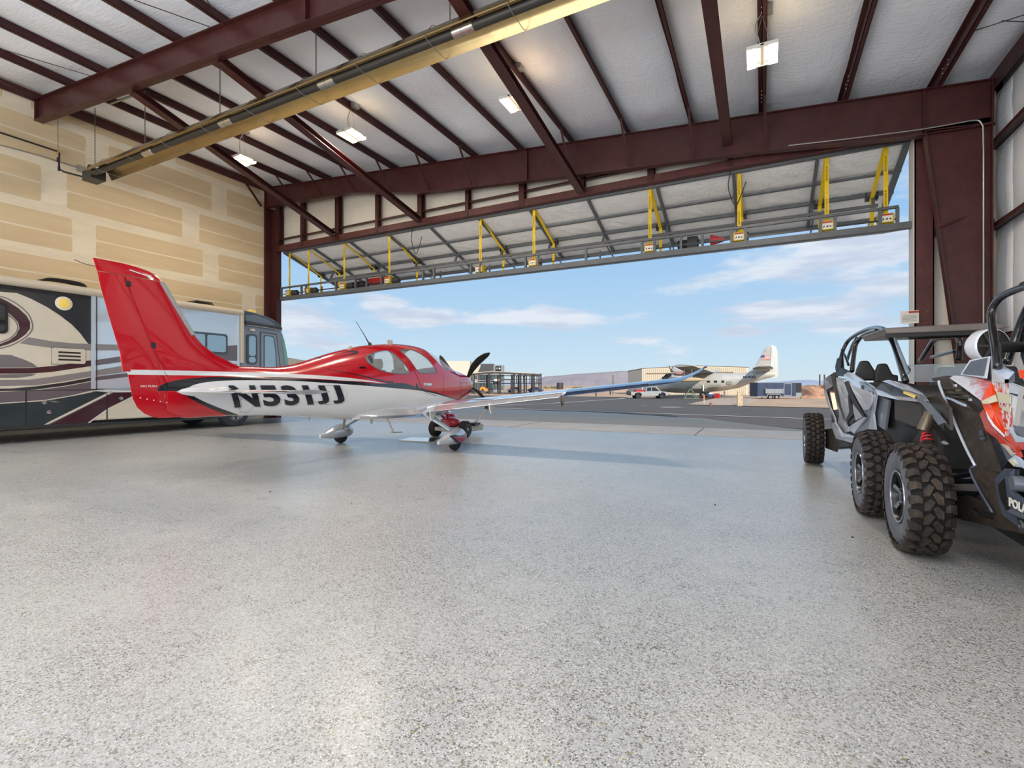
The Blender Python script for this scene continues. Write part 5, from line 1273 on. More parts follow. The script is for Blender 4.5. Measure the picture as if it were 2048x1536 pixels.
for s_ in (-1, 1):
    ysp = [.35, .45, .55, .65, .8, 1.0, 1.5, 2, 2.5, 3, 3.5, 3.74]
    W2(MB().loft([wing_ring(y, s_, .76 if y > .82 else (.76+.24*min(1, (.82-y)/.1) if y > .7 else 1)) for y in ysp]), 'wing', acs, 30)
    W2(MB().loft([wing_ring(y, s_, .76) for y in (3.74, 4, 4.5, 5, 5.24)]), 'wing_outer_panel', navy, 30)
    W2(MB().loft([wing_ring(y, s_) for y in (5.245, 5.4, 5.55, 5.62, 5.7, 5.78, 5.86, 5.94, 6.02, 6.08, 6.12)]), 'wing_tip', navy, 30)
    fl_ = W2(MB().loft([aft_ring(y, s_, .76, .10) for y in (.84, 1.5, 2.2, 3, 3.70)]), 'flap', acs, 30)
    W2(MB().loft([aft_ring(y, s_, .76, .06) for y in (3.76, 4.3, 4.8, 5.23)]), 'aileron', navy, 30)
    # position-light strip on the tip edge
    le, te, z, th = wing_sec(6.12)
    W2(MB().tube([(te+.02, s_*6.11, z+.02), ((le+te)/2, s_*6.15, z+.04), (le-.03, s_*6.13, z+.05)], .012, 6), 'tip_strip', acb, False)
    for y, h in ((.98, .22), (2.30, .20), (3.72, .19)):
        le, te, z, th = wing_sec(y); pr = [(te+.34, z-.0), (te+.02, z-.0), (te+.03, z-.10), (te+.09, z-h), (te+.15, z-h+.01), (te+.22, z-.10)]
        hb = W2(MB().prism([(x, s_*y-.012, zz_) for x, zz_ in pr], (0, .024, 0)), 'flap_bracket', white_m if y < 3 else acb, False, bevel=.005)
    for y in (4.35, 4.6): 
        le, te, z, th = wing_sec(y); W2(MB().prism([(te+.1, s_*y-.008, z+.01), (te+.02, s_*y-.008, z+.01), (te+.06, s_*y-.008, z-.08)], (0, .016, 0)), 'aileron_bracket', acb, False)
    # wing root fairing
    rr = []
    for k in range(17):
        t = k/16; x = 1.5-2.95*t; e = math.sin(PI*min(.98, max(.02, t)))**.55; hw = sy(min(x, 2), .80)
        rr.append([V(x, s_*(hw-.16+a), z) for a, z in ((0, .62+.05*t), (.18*e+.12, .615+.06*t), (.30*e+.12, .68+.05*t), (.26*e+.10, .77+.03*t), (.12*e+.08, .86+.02*e), (0, .92+.03*e))])
    W2(MB().loft(rr, close=True), 'root_fairing', acs, 30)
    # main gear
    leg = []
    for k in range(11):
        t = k/10; y = .72+(.76)*t; z = .74-(.74-.34)*t**.9; c_ = .135-.055*min(1, t*1.8)+.02*max(0, t-.7); th = .040-.01*t+(.09*max(0, .2-t))
        leg.append([V(.10+c_*math.cos(a)-.02*t, s_*(y+th*.8*math.sin(a)), z+th*.8*math.sin(a)) for a in [2*PI*j/16 for j in range(16)]])
    W2(MB().loft(leg), 'gear_leg', mat('gear_leg_grey', (176, 186, 196), .2, coat=.8), 'full')
    def pant(x0, x1, yc, hw_, zb_, zt_):
        rr = []
        for k in range(25):
            u = k/24; x = x1+(x0-x1)*u      # x1 nose
            w_ = hw_*(math.sin(PI*min(1, (u+.01)*.92)**.62)**.8 if u < .98 else .22); w_ = max(w_, hw_*.20 if u > .5 else .005)
            if u <= .02: w_ = .02
            zt2 = lerp_tab([(0, .27), (.05, .345), (.15, .41), (.3, .445), (.45, .435), (.65, .37), (.85, .29), (1, .25)], u); zb2 = lerp_tab([(0, .24), (.05, .17), (.15, .13), (.45, .115), (.7, .13), (.88, .155), (1, .175)], u)
            zc2 = (zt2+zb2)/2; h2 = (zt2-zb2)/2
            rr.append([V(x, yc+w_*math.copysign(abs(math.cos(a))**.8, math.cos(a)), zc2+h2*math.copysign(abs(math.sin(a))**.85, math.sin(a))) for a in [2*PI*j/24 for j in range(24)]])
        return MB().loft(rr), hw_
    pn, hw_ = pant(-.56, .42, s_*1.48, .135, .12, .44)
    wp = W2(pn, 'wheel_pant', acs, 50)
    def pside(x, z):
        u = (.42-x)/.98; w_ = max(hw_*(math.sin(PI*min(1, (u+.01)*.92)**.62)**.8), hw_*.2)
        zt2 = lerp_tab([(0, .27), (.05, .345), (.15, .41), (.3, .445), (.45, .435), (.65, .37), (.85, .29), (1, .25)], u); zb2 = lerp_tab([(0, .24), (.05, .17), (.15, .13), (.45, .115), (.7, .13), (.88, .155), (1, .175)], u)
        q = min(.999, abs((z-(zt2+zb2)/2)/((zt2-zb2)/2))); sa = q**(1/.85); return w_*(max(0, 1-sa*sa)**.5)**.8
    for poly, m_, off in (([(-.30, .315), (-.2, .33), (.36, .315), (.37, .26), (.25, .165), (.08, .14), (-.10, .165)], acb, .010), ([(-.20, .30), (.34, .297), (.35, .26), (.22, .18), (.08, .16), (-.05, .185)], mat('pant_red', (178, 30, 64), .2, coat=.8), .015)):
        Q = rnd(poly, .05, 4); c0 = V(sum(p[0] for p in Q)/len(Q), sum(p[1] for p in Q)/len(Q), 0); vs = []; fs = []
        NR = 6
        for r_ in range(NR+1):
            for p in Q: vs.append(((p[0]-c0.x)*r_/NR+c0.x, (p[1]-c0.y)*r_/NR+c0.y))
        nq = len(Q)
        for r_ in range(NR):
            for j in range(nq): fs.append((r_*nq+j, r_*nq+(j+1) % nq, (r_+1)*nq+(j+1) % nq, (r_+1)*nq+j))
        W2(MB().add([V(x, s_*(1.48+pside(x, z)+off), z) for x, z in vs], fs), 'pant_flash', m_, 'full', wp)
    W2(MB().lathe([(-.055, .02), (-.065, .12), (-.05, .17), (-.02, .182), (.02, .182), (.05, .17), (.065, .12), (.055, .02)], (.05, s_*1.48, .182), 'y', 30), 'main_wheel', tire, True)
    # boarding step
    W2(MB().beam((-.86, s_*.50, .70), (-.80, s_*.62, .40), .05, .03).beam((-.82, s_*.61, .39), (-.60, s_*.66, .385), .08, .018), 'boarding_step', mat('step_grey', (150, 146, 136), .4), False)
# nose gear, propeller, spinner, aerials
W2(MB().beam((2.0, 0, .8), (2.25, 0, .42), .07, .05), 'nose_gear_leg', acred, False, bevel=.01)
W2(MB().lathe([(-.04, .02), (-.05, .11), (-.03, .15), (.03, .15), (.05, .11), (.04, .02)], (2.25, 0, .32), 'y', 24), 'nose_wheel', tire, True)
W2(pant(1.85, 2.6, 0, .11, .2, .5)[0], 'nose_wheel_pant', acred, 50).location = (0, 0, .14)
W2(MB().lathe([(0, .165), (.08, .155), (.2, .11), (.3, .05), (.34, 0)], (2.98, 0, 1.36), 'x', 28), 'spinner', acred, True)
bl_m = mat('propeller_black', (22, 21, 21), .45)
for k, a0 in enumerate((42, 132, 222, 312)):
    a0 = math.radians(a0); rr = []
    for i in range(17):
        t = i/16; r_ = .10+.98*t; ch = lerp_tab([(0, .035), (.15, .06), (.4, .095), (.7, .095), (.9, .07), (1, .02)], t); th = .022*(1-t*.75); tw = math.radians(62-36*t)
        sweep = .10*math.sin(PI*min(1, t*1.0))*1.0-.03*t; rad = V(0, math.cos(a0), math.sin(a0)); tan_ = V(0, -math.sin(a0), math.cos(a0)); fx = V(1, 0, 0)
        c0 = V(3.04, 0, 1.36)+rad*r_-tan_*sweep; cd_ = tan_*math.cos(tw)+fx*math.sin(tw); nd_ = fx*math.cos(tw)-tan_*math.sin(tw)
        rr.append([c0+cd_*ch*math.cos(b_)+nd_*th*math.sin(b_) for b_ in [2*PI*j/12 for j in range(12)]])
    W2(MB().loft(rr), 'propeller_blade', bl_m, True)
za = smooth_tab(ZT, -.72)
W2(MB().tube([(-.72, 0, za-.01), (-.86, 0, za+.15), (-1.12, 0, za+.42)], [.016, .008, .004], 6).lathe([(-.02, .05), (.02, .03), (.05, .015)], (-.72, 0, za), 'z', 12), 'whip_antenna', mat('antenna_dark', (60, 58, 56), .5), True)
W2(MB().box(-.22, -.16, -.03, .0, 2.12, 2.245).box(-.12, -.04, -.03, .03, 2.12, 2.245), 'beacon', mat('beacon_grey', (196, 196, 190), .3), False, bevel=.01)
W2(MB().loft([[V(-1.28+.07*s0*math.cos(a), .03*s0*math.sin(a), smooth_tab(ZT, -1.28)+h_) for a in [2*PI*j/12 for j in range(12)]] for s0, h_ in ((1, -.02), (1, .02), (.6, .04))]), 'gps_antenna', mat('beacon_grey'), True)
W2(MB().prism([(-.75, -.01, .63), (-.62, -.01, .63), (-.66, -.01, .53), (-.71, -.01, .53)], (0, .02, 0)), 'belly_antenna', acw, False)
W2(MB().tube([(-2.25, 0, .79), (-2.25, 0, .70)], .004, 5), 'static_port', acb, False)
# ================================================================ tug holding the nose wheel
tg = onZ(900, 873.5); ft = V(tg.x, tg.y, 0)
tug = thing('aircraft_tug', 'small red aircraft tug with two black wheels under the aeroplane nose', 'tug', (tg.x, tg.y, 0), math.radians(92.8))
def T2(mb, name, m, smooth=False, par=None, **k): return mb.obj(name, m, par or tug, smooth=smooth, world=False, **k)
tred = mat('tug_red', (170, 20, 46), .2, coat=.8)
for s_ in (-1, 1):
    w_ = T2(MB().lathe([(-.09, .05), (-.10, .12), (-.10, .17), (-.07, .205), (.07, .205), (.10, .17), (.10, .12), (.09, .05)], (0, s_*.43, .205), 'y', 30), 'wheel', tire, True)
    T2(MB().lathe([(s_*.06, 0), (s_*.09, .03), (s_*.085, .06), (s_*.075, .09), (s_*.10, .115), (s_*.10, .122)], (0, s_*.43, .205), 'y', 24), 'hub', galv, True, w_)
rr = [[V(-.28+.5*u, .30*math.cos(a)*math.sin(PI*(.12+.76*u))**.6, .34+(.17*math.sin(a) if math.sin(a) > 0 else .1*math.sin(a))*math.sin(PI*(.12+.76*u))**.5) for a in [2*PI*j/20 for j in range(20)]] for u in [k/12 for k in range(13)]]
T2(MB().loft(rr), 'cowling', tred, True)
T2(MB().box(-.25, .3, -.3, .3, .16, .26), 'chassis', mat('tug_frame_grey', (180, 178, 170), .4), bevel=.02)
T2(MB().prism([(.05, -.42, .12), (.85, -.50, .12), (.85, -.50, .28), (.1, -.42, .24)], (0, .3, 0)), 'front_arm', mat('tug_frame_grey'), bevel=.015)
T2(MB().prism([(.05, .12, .12), (.85, .2, .12), (.85, .2, .28), (.1, .12, .24)], (0, .3, 0)), 'front_arm', mat('tug_frame_grey'), bevel=.015)
T2(MB().box(.35, .65, -.52, -.28, .28, .33), 'latch_plate', dk)
T2(MB().beam((.55, -.42, .33), (.80, -.66, .72), .07, .05), 'lift_lever', mat('tug_frame_grey'), bevel=.01)
T2(MB().box(.74, .86, -.70, -.60, .66, .76), 'lever_head', dk)
T2(MB().tube([(-.1, .1, .48), (-.32, .25, .72)], .035, 8), 'handle', tred, True)
# shiny tray on the floor
pq = [onZ(*p) for p in ((797, 882), (822.5, 876), (877, 877.5), (867, 885.7))]
tag(MB().prism([V(p.x, p.y, .0) for p in pq], (0, 0, .02)).obj('drip_tray', mat('polished_tray', (205, 208, 210), .12, metal=.9), None, bevel=.004), 'thin shiny metal tray lying on the floor behind the near wheel pant', 'tray')
# ================================================================ outside machines
def dirloc(px, d, z=GB): p = at(px, 770, d); return V(p.x, p.y, z)
# flying boat
hd = RT*-.87+FW*.5; p0 = dirloc(1402, 78)
fb = thing('flying_boat', 'weathered silver twin-engine flying boat with tall flagged fin, registration N1954Z', 'aeroplane', tuple(p0), math.atan2(hd.y, hd.x))
def F2(mb, name, m, smooth=True, par=None, **k): return mb.obj(name, m, par or fb, smooth=smooth, world=False, **k)
alu = mat('weathered_aluminium', (206, 200, 188), .45, metal=.35, var=.08, vs=1.2); alud = mat('dull_grey_paint', (150, 148, 140), .6, var=.1); fbw = mat('fabric_silver', (222, 220, 212), .5)
top = [(8, 2.2), (7.2, 2.75), (6, 3.05), (5, 3.2), (4.4, 3.75), (3.4, 3.95), (1, 3.95), (-3, 3.85), (-6, 3.8), (-7.5, 3.95), (-9, 4.1), (-10.4, 3.9)]
bot = [(8, 1.9), (7.2, 1.3), (6, .9), (4, .72), (1, .65), (-.8, .62), (-.9, .85), (-3, 1.05), (-5.5, 1.55), (-7, 2.2), (-9, 2.9), (-10.4, 3.2)]
hwt = [(8, .1), (7.2, .6), (6, .95), (4, 1.2), (1, 1.25), (-3, 1.15), (-6, .85), (-8.5, .45), (-10.4, .15)]
top.reverse(); bot.reverse(); hwt.reverse()
rr = []
for k in range(50):
    x = 8-18.4*k/49; zt, zb, w_ = lerp_tab(top, x), lerp_tab(bot, x), lerp_tab(hwt, x); chn = zb+(zt-zb)*.22
    rr.append([V(x, 0, zb), V(x, w_*.92, chn), V(x, w_, chn+.12), V(x, w_, zb+(zt-zb)*.6), V(x, w_*.8, zb+(zt-zb)*.88), V(x, w_*.4, zt), V(x, -w_*.4, zt), V(x, -w_*.8, zb+(zt-zb)*.88), V(x, -w_, zb+(zt-zb)*.6), V(x, -w_, chn+.12), V(x, -w_*.92, chn)])
F2(MB().loft(rr), 'hull', alu, 40)
rr = [[V(le, 0+0, z)]*0 for le, z in ()]
fr = []
for z, le, te in ((3.6, -6.3, -9.7), (4.0, -6.9, -9.7), (4.3, -7.4, -9.7), (5.2, -7.85, -9.75), (6.2, -8.4, -9.85), (7.2, -8.9, -9.9), (7.7, -9.2, -9.9)):
    fr.append(foil(le, te, 0, z, .09, 8, .02))
F2(MB().loft(fr), 'fin', alu, 30)
fr = []
for z, le, te in ((3.05, -9.95, -10.6), (3.6, -9.75, -10.8), (5.2, -9.78, -10.75), (7.0, -9.9, -10.7), (7.6, -9.9, -10.5), (7.85, -9.7, -10.2)):
    c_ = le-te; fr.append([V(le, .1, z), V((le+te)/2, .07, z), V(te, .015, z), V(te, -.015, z), V((le+te)/2, -.07, z), V(le, -.1, z)])
F2(MB().loft(fr), 'rudder', fbw, 30)
for s_ in (-1, 1):
    F2(MB().loft([[V(v.x, s_*y, 4.5+v.y+y*.03) for v in foil(-7.3-.25*y, -10.2+.05*y, 0, 0, .10, 8, .01)] for y in (0.05, 1.5, 3, 4.4, 4.75)]), 'stabilizer', alud, 30)
    F2(MB().loft([[V(v.x, s_*y, zc+v.y) for v in foil(2.0-.06*y, -2.0+.05*y, 0, 0, .13, 10, .02)] for y, zc in ((.0, 3.95), (3, 4.05), (7, 4.2), (11, 4.35), (14, 4.5), (14.6, 4.55))]), 'wing', alu if s_ < 0 else alud, 30)
    F2(MB().lathe([(3.6, .35), (3.5, .65), (2.8, .74), (1.5, .66), (0, .45), (-1.6, .12)], (0, s_*3.2, 4.15), 'x', 20), 'engine_nacelle', alu, 30)
    F2(MB().lathe([(3.62, 0), (3.62, .5), (3.45, .55)], (0, s_*3.2, 4.15), 'x', 16), 'engine_face', dk, False)
    F2(MB().lathe([(3.6, .12), (4.0, .1), (4.1, 0)], (0, s_*3.2, 4.15), 'x', 10), 'propeller_hub', dk, True)
    for k in range(3):
        a = 2*PI*k/3+.5; F2(MB().beam((3.95, s_*3.2, 4.15), (3.95, s_*3.2+1.6*math.cos(a), 4.15+1.6*math.sin(a)), .05, .2), 'propeller_blade', dk, False)
    F2(MB().loft([[V(x, s_*10.5+w_*math.cos(a), 2.75+h_*math.sin(a)) for a in [2*PI*j/12 for j in range(12)]] for x, w_, h_ in ((2.4, .05, .08), (1.8, .25, .28), (.5, .34, .36), (-1, .28, .28), (-2.2, .06, .08))]), 'wing_float', mat('float_buff', (206, 186, 150), .5), True)
    F2(MB().beam((.6, s_*10.5, 3.0), (.6, s_*10.5, 4.3), .5, .12, (1, 0, 0)).beam((-.4, s_*10.5, 3.0), (-.4, s_*10.5, 4.3), .3, .1, (1, 0, 0)), 'float_strut', alu, False)
    F2(MB().lathe([(-.16, .15), (-.2, .42), (-.15, .52), (.15, .52), (.2, .42), (.16, .15)], (-.6, s_*1.75, .52), 'y', 24), 'main_wheel', tire, True)
    F2(MB().lathe([(s_*.16, 0), (s_*.17, .28)], (-.6, s_*1.75, .52), 'y', 20), 'wheel_hub', galv, False)
    F2(MB().beam((-.6, s_*1.5, .5), (-.5, s_*1.3, 2.0), .16, .2), 'gear_strut', alu, False)
    for xw in (-1.26, -2.3, -3.3): F2(MB().box(xw-.24, xw+.24, s_*(lerp_tab(hwt, xw)+.005)-.01, s_*(lerp_tab(hwt, xw)+.005)+.01, 2.35, 2.68), 'window', cdk, False, bevel=.02)
    F2(MB().lathe([(-.02, .2), (.02, .2)], (-5.5, s_*(lerp_tab(hwt, -5.5)), 2.55), 'y', 14), 'porthole', cdk, False)
    F2(MB().box(5.0, 5.9, s_*.80-.02, s_*.80+.02, 3.0, 3.35), 'cockpit_glass', cdk, False)
for (a, b_, z0, z1) in ((-4.6, -3.9, 2.1, 2.55), (-3.0, -1.5, 1.7, 2.0), (-1.0, .2, 1.4, 2.2)):
    F2(MB().box(a, b_, 1.17, 1.19, z0, z1), 'patch_panel', alud, False)
vs, fs = text_mb('N1954Z', .50, 0, .012)
F2(MB().add([V(-6.15-x*1.0, lerp_tab(hwt, -6.15-x)+.03, 3.02+y) for x, y, _ in vs], fs), 'registration', ink, False)
fl0 = F2(MB().box(-9.75, -8.55, .11, .13, 5.75, 6.45), 'flag', mat('flag_white', (236, 214, 208), .6), False)
for k in range(4): F2(MB().box(-9.75, -8.55 if k < 2 else -8.55, .131, .134, 5.75+k*.2, 5.85+k*.2), 'flag_stripe', mat('flag_red', (214, 130, 124), .6), False, fl0)
F2(MB().box(-9.02, -8.55, .135, .138, 6.08, 6.45), 'flag_canton', mat('flag_blue', (72, 92, 128), .6), False, fl0)
F2(MB().prism([(4.6, -.8, 3.1), (5.9, -.7, 3.05), (5.3, -.6, 3.75), (4.5, -.75, 3.9)], (0, 1.5, 0)), 'cockpit_canopy', cdk, False)
F2(MB().prism([(3.2, 3.85, 4.1), (1.5, 3.85, 4.1), (1.5, 3.87, 3.6), (3.0, 3.87, 3.7)], (0, .02, 0)), 'nacelle_panel', mat('flag_red'), False)
# maintenance stand under wing
ms = at(1383, 770, 70); t = thing('work_stand', 'green metal work stand under the near wing of the flying boat', 'stand', (ms.x, ms.y, GB), YAW)
grn2 = mat('stand_green', (112, 128, 108), .6)
for a, b_ in (((-1.0, 0, 0), (-.2, 0, 1.6)), ((1.0, 0, 0), (-.2, 0, 1.6)), ((-.9, .8, 0), (-.2, .8, 1.6)), ((1.0, .8, 0), (-.2, .8, 1.6)), ((-.6, 0, .7), (.4, 0, .7))): MB().beam(a, b_, .10, .10).obj('frame_tube', grn2, t, world=False)
MB().box(-.4, .1, 0, .8, 1.55, 1.65).obj('platform', grn2, t, world=False)
MB().box(-1.1, 1.1, -.1, .9, 0, .08).obj('base_rail', grn2, t, world=False)
# pickup
pk = dirloc(1300, 70); t = thing('pickup_truck', 'grey crew-cab pickup truck with a red load, parked before the flying boat', 'pickup', tuple(pk), YAW)
pg = mat('pickup_grey', (168, 170, 170), .3, coat=.4)
body = [(-2.7, .55), (-2.72, 1.0), (-.55, 1.05), (-.55, 1.08), (1.3, 1.1), (2.4, 1.02), (2.7, .85), (2.72, .5), (2.25, .48), (2.2, .75), (1.95, .92), (1.5, .92), (1.25, .75), (1.2, .45), (-1.15, .45), (-1.2, .75), (-1.45, .92), (-1.9, .92), (-2.15, .75), (-2.2, .5)]
MB().prism([V(x, 0, z) for x, z in body], (0, 1.85, 0)).obj('body', pg, t, world=False, bevel=.04)
MB().prism([V(x, .12, z) for x, z in ((-.6, 1.05), (-.5, 1.68), (-.3, 1.76), (.75, 1.76), (1.0, 1.68), (1.6, 1.08))], (0, 1.6, 0)).obj('cab', pg, t, world=False, bevel=.05)
for w_ in (((-.45, 1.12), (-.38, 1.62), (.2, 1.66), (.2, 1.12)), ((.3, 1.12), (.3, 1.66), (.78, 1.64), (1.38, 1.14))): MB().prism([V(x, .10, z) for x, z in w_], (0, .02, 0)).obj('window', cdk, t, world=False)
for x in (-1.68, 1.72):
    for y in (-.02, 1.62):
        w_ = MB().lathe([(0, .2), (0, .36), (.04, .40), (.22, .40), (.25, .36), (.25, .2)], (x, y, .4), 'y', 24).obj('wheel', tire, t, world=False, smooth=30)
        MB().lathe([(.02, 0), (.02, .24)], (x, y, .4), 'y', 14).obj('rim', dk, w_, world=False)
MB().box(-2.78, -2.66, 0, 1.85, .5, .75).box(2.66, 2.8, 0, 1.85, .4, .7).obj('bumper', dk, t, world=False)
MB().box(-2.75, -2.70, .02, .2, .8, 1.0).obj('tail_lamp', mat('tail_red', (170, 40, 36), .3), t, world=False)
MB().box(-3.05, -2.75, .3, 1.3, .55, 1.15).obj('cargo_box', dk, t, world=False)
tag(MB().box(0, 1.25, .3, 1.3, 0, .42).obj('red_bin', mat('signal_red')), 'red box lying in the bed of the grey pickup', 'box')
o = bpy.data.objects['red_bin']; o.location = pk+RT*-1.95+V(0, 0, .9)+FW*.1; o.rotation_euler = (0, 0, YAW)
# cargo trailer
tp = dirloc(1559, 66); t = thing('cargo_trailer', 'dark blue enclosed tandem-axle trailer parked on the dirt lot', 'trailer', tuple(tp), YAW)
nb = mat('trailer_navy', (58, 70, 94), .35, var=.08, vs=1.5); tgy = mat('trailer_grey', (150, 156, 162), .4, metal=.2)
L0, L1 = -2.98, 2.95
MB().box(L0, L1, 0, 2.1, .45, 2.33).obj('body', nb, t, world=False, bevel=.03)
for k in range(5): MB().box(L0+.02+k*1.2, L0+1.19+k*1.2 if k < 4 else L1-.75, -.02, 0, .6, 2.26).obj('side_panel', nb, t, world=False)
MB().box(2.2, L1, -.03, 0, .95, 2.26).obj('nose_panel', mat('trailer_black', (44, 44, 46), .4), t, world=False)
MB().box(2.2, L1, -.035, 0, .45, .95).obj('stone_guard', tgy, t, world=False)
MB().box(L0, L1, -.03, 2.13, 2.28, 2.36).obj('roof_rail', tgy, t, world=False)
MB().box(L0, L1, -.03, 2.13, .40, .48).obj('frame_rail', tgy, t, world=False)
dd_ = MB().box(.56, 1.62, -.05, -.0, .52, 2.2).obj('door_frame', tgy, t, world=False)
MB().box(.64, 1.54, -.06, -.04, .62, 2.12).obj('door', nb, t, world=False)
MB().box(-2.05, .42, -.30, -.02, .85, 1.45).obj('side_rack', tgy, t, world=False)
for k in range(3): MB().box(-2.0+k*1.15, -1.96+k*1.15, -.34, -.30, .85, 1.6).obj('rack_post', tgy, t, world=False)
for x in (-1.28, -.42):
    w_ = MB().lathe([(0, .16), (0, .32), (.03, .35), (.18, .35), (.2, .3), (.2, .16)], (x, -.12, .35), 'y', 24).obj('wheel', tire, t, world=False, smooth=30)
    MB().lathe([(-.01, 0), (.0, .19)], (x, -.12, .35), 'y', 16).obj('rim', galv, w_, world=False)
fn = [(-1.85, .45), (-1.75, .72), (-1.5, .80), (-.25, .80), (.05, .72), (.15, .45), (.05, .45), (-.1, .68), (-1.6, .68), (-1.75, .45)]
MB().prism([V(x, -.2, z) for x, z in fn], (0, .2, 0)).obj('fender', tgy, t, world=False)
MB().beam((2.9, 1.0, .5), (3.7, 1.0, .5), .08, .12).beam((3.45, 1.0, .05), (3.45, 1.0, .85), .07, .07).obj('hitch', dk, t, world=False)
MB().beam((-2.2, .3, 0), (-2.2, .3, .45), .07, .07).beam((-2.4, .3, .02), (-2.0, .3, .02), .1, .04).obj('stabilizer_jack', dk, t, world=False)
# red drum & carts under the hull
rb = dirloc(1434, 72); tag(MB().box(rb.x-.35, rb.x+.35, rb.y-.3, rb.y+.3, GB, GB+.75).box(rb.x-.25, rb.x+.25, rb.y-.33, rb.y-.3, GB+.1, GB+.3).obj('tool_chest', mat('signal_red'), None, bevel=.03), 'red tool chest under the tail hull of the flying boat', 'tool chest')
rb = dirloc(1421, 74); t = thing('service_cart', 'blue and white service cart left of the red tool chest', 'cart', tuple(rb), YAW)
MB().box(-.6, .6, 0, .6, .35, .62).obj('deck', cb, t, world=False); MB().box(-.2, .3, .1, .5, .62, .8).obj('box', cw, t, world=False)
for x in (-.4, .4): MB().lathe([(0, 0), (0, .2), (.1, .2), (.1, 0)], (x, -.05, .2), 'y', 14).obj('wheel', tire, t, world=False)
rb = dirloc(1478, 77, GB); tag(MB().box(rb.x-.3, rb.x+.2, rb.y, rb.y+.5, GB, GB+.5).prism([(rb.x-.3, rb.y, GB+.5), (rb.x+.2, rb.y, GB+.5), (rb.x-.05, rb.y, GB+.72)], (0, .5, 0)).obj('fuel_can', mat('signal_red')), 'small red can on the ground right of the red tool chest', 'can')
# near marks on the dirt edge
sp = onG(1480, 812); t = thing('plank_slab', 'pale upright weathered plank slab at the edge of the dirt lot', 'slab', tuple(sp), YAW)
ply = mat('weathered_plank', (206, 180, 150), .8, var=.25, vs=9, dirt=((150, 112, 84), .55))
d_ = (sp-EYE).dot(FW); hS = 29/FPX*d_; wS = 5.2/FPX*d_
MB().box(-wS, wS, -.04, .04, 0, hS).obj('board', ply, t, world=False); MB().box(-wS*.9, -wS*.6, .04, .12, 0, hS*.9).obj('back_batten', ply, t, world=False)
sp = onG(1408, 808.5); t = thing('survey_stake', 'thin wooden survey stake with orange ribbon on the gravel corner', 'stake', tuple(sp), YAW); d_ = (sp-EYE).dot(FW)
MB().box(-.03, .03, -.02, .02, 0, 17/FPX*d_).obj('stake', ply, t, world=False); MB().box(-.06, .06, -.04, .04, 12/FPX*d_, 18.5/FPX*d_).obj('ribbon', mat('stake_orange', (232, 110, 60), .6), t, world=False)
sp = onG(1449, 794); t = thing('survey_stake', 'second, more distant orange-topped stake right of the first stake', 'stake', tuple(sp), YAW)
MB().box(-.03, .03, -.02, .02, 0, .8).obj('stake', ply, t, world=False); MB().box(-.06, .06, -.04, .04, .6, .95).obj('ribbon', mat('stake_orange'), t, world=False)
sp = onG(1421.5, 811.5); tag(MB().lathe([(0, .09), (.22, .085), (.24, .07), (.24, 0)], tuple(sp), 'z', 12).obj('wooden_stump', mat('stump_brown', (150, 104, 66), .8)), 'short brown wooden stump at the paving corner', 'stump')
for px, py in ((1466, 811), (1471, 811.4)):
    q = onG(px, py); m = MB()
    for k in range(14):
        a = random.uniform(0, 2*PI); m.add([q+V(0, 0, 0), q+V(.02, 0, 0), q+V(.14*math.cos(a), .14*math.sin(a), .18)], [(0, 1, 2)])
    tag(m.obj('weed_tuft', mat('weed_green', (96, 120, 70), .8)), 'small green weed tuft '+('farther left' if px == 1466 else 'right beside the foot')+' of the plank slab', 'weed', 'weed tufts by the slab')
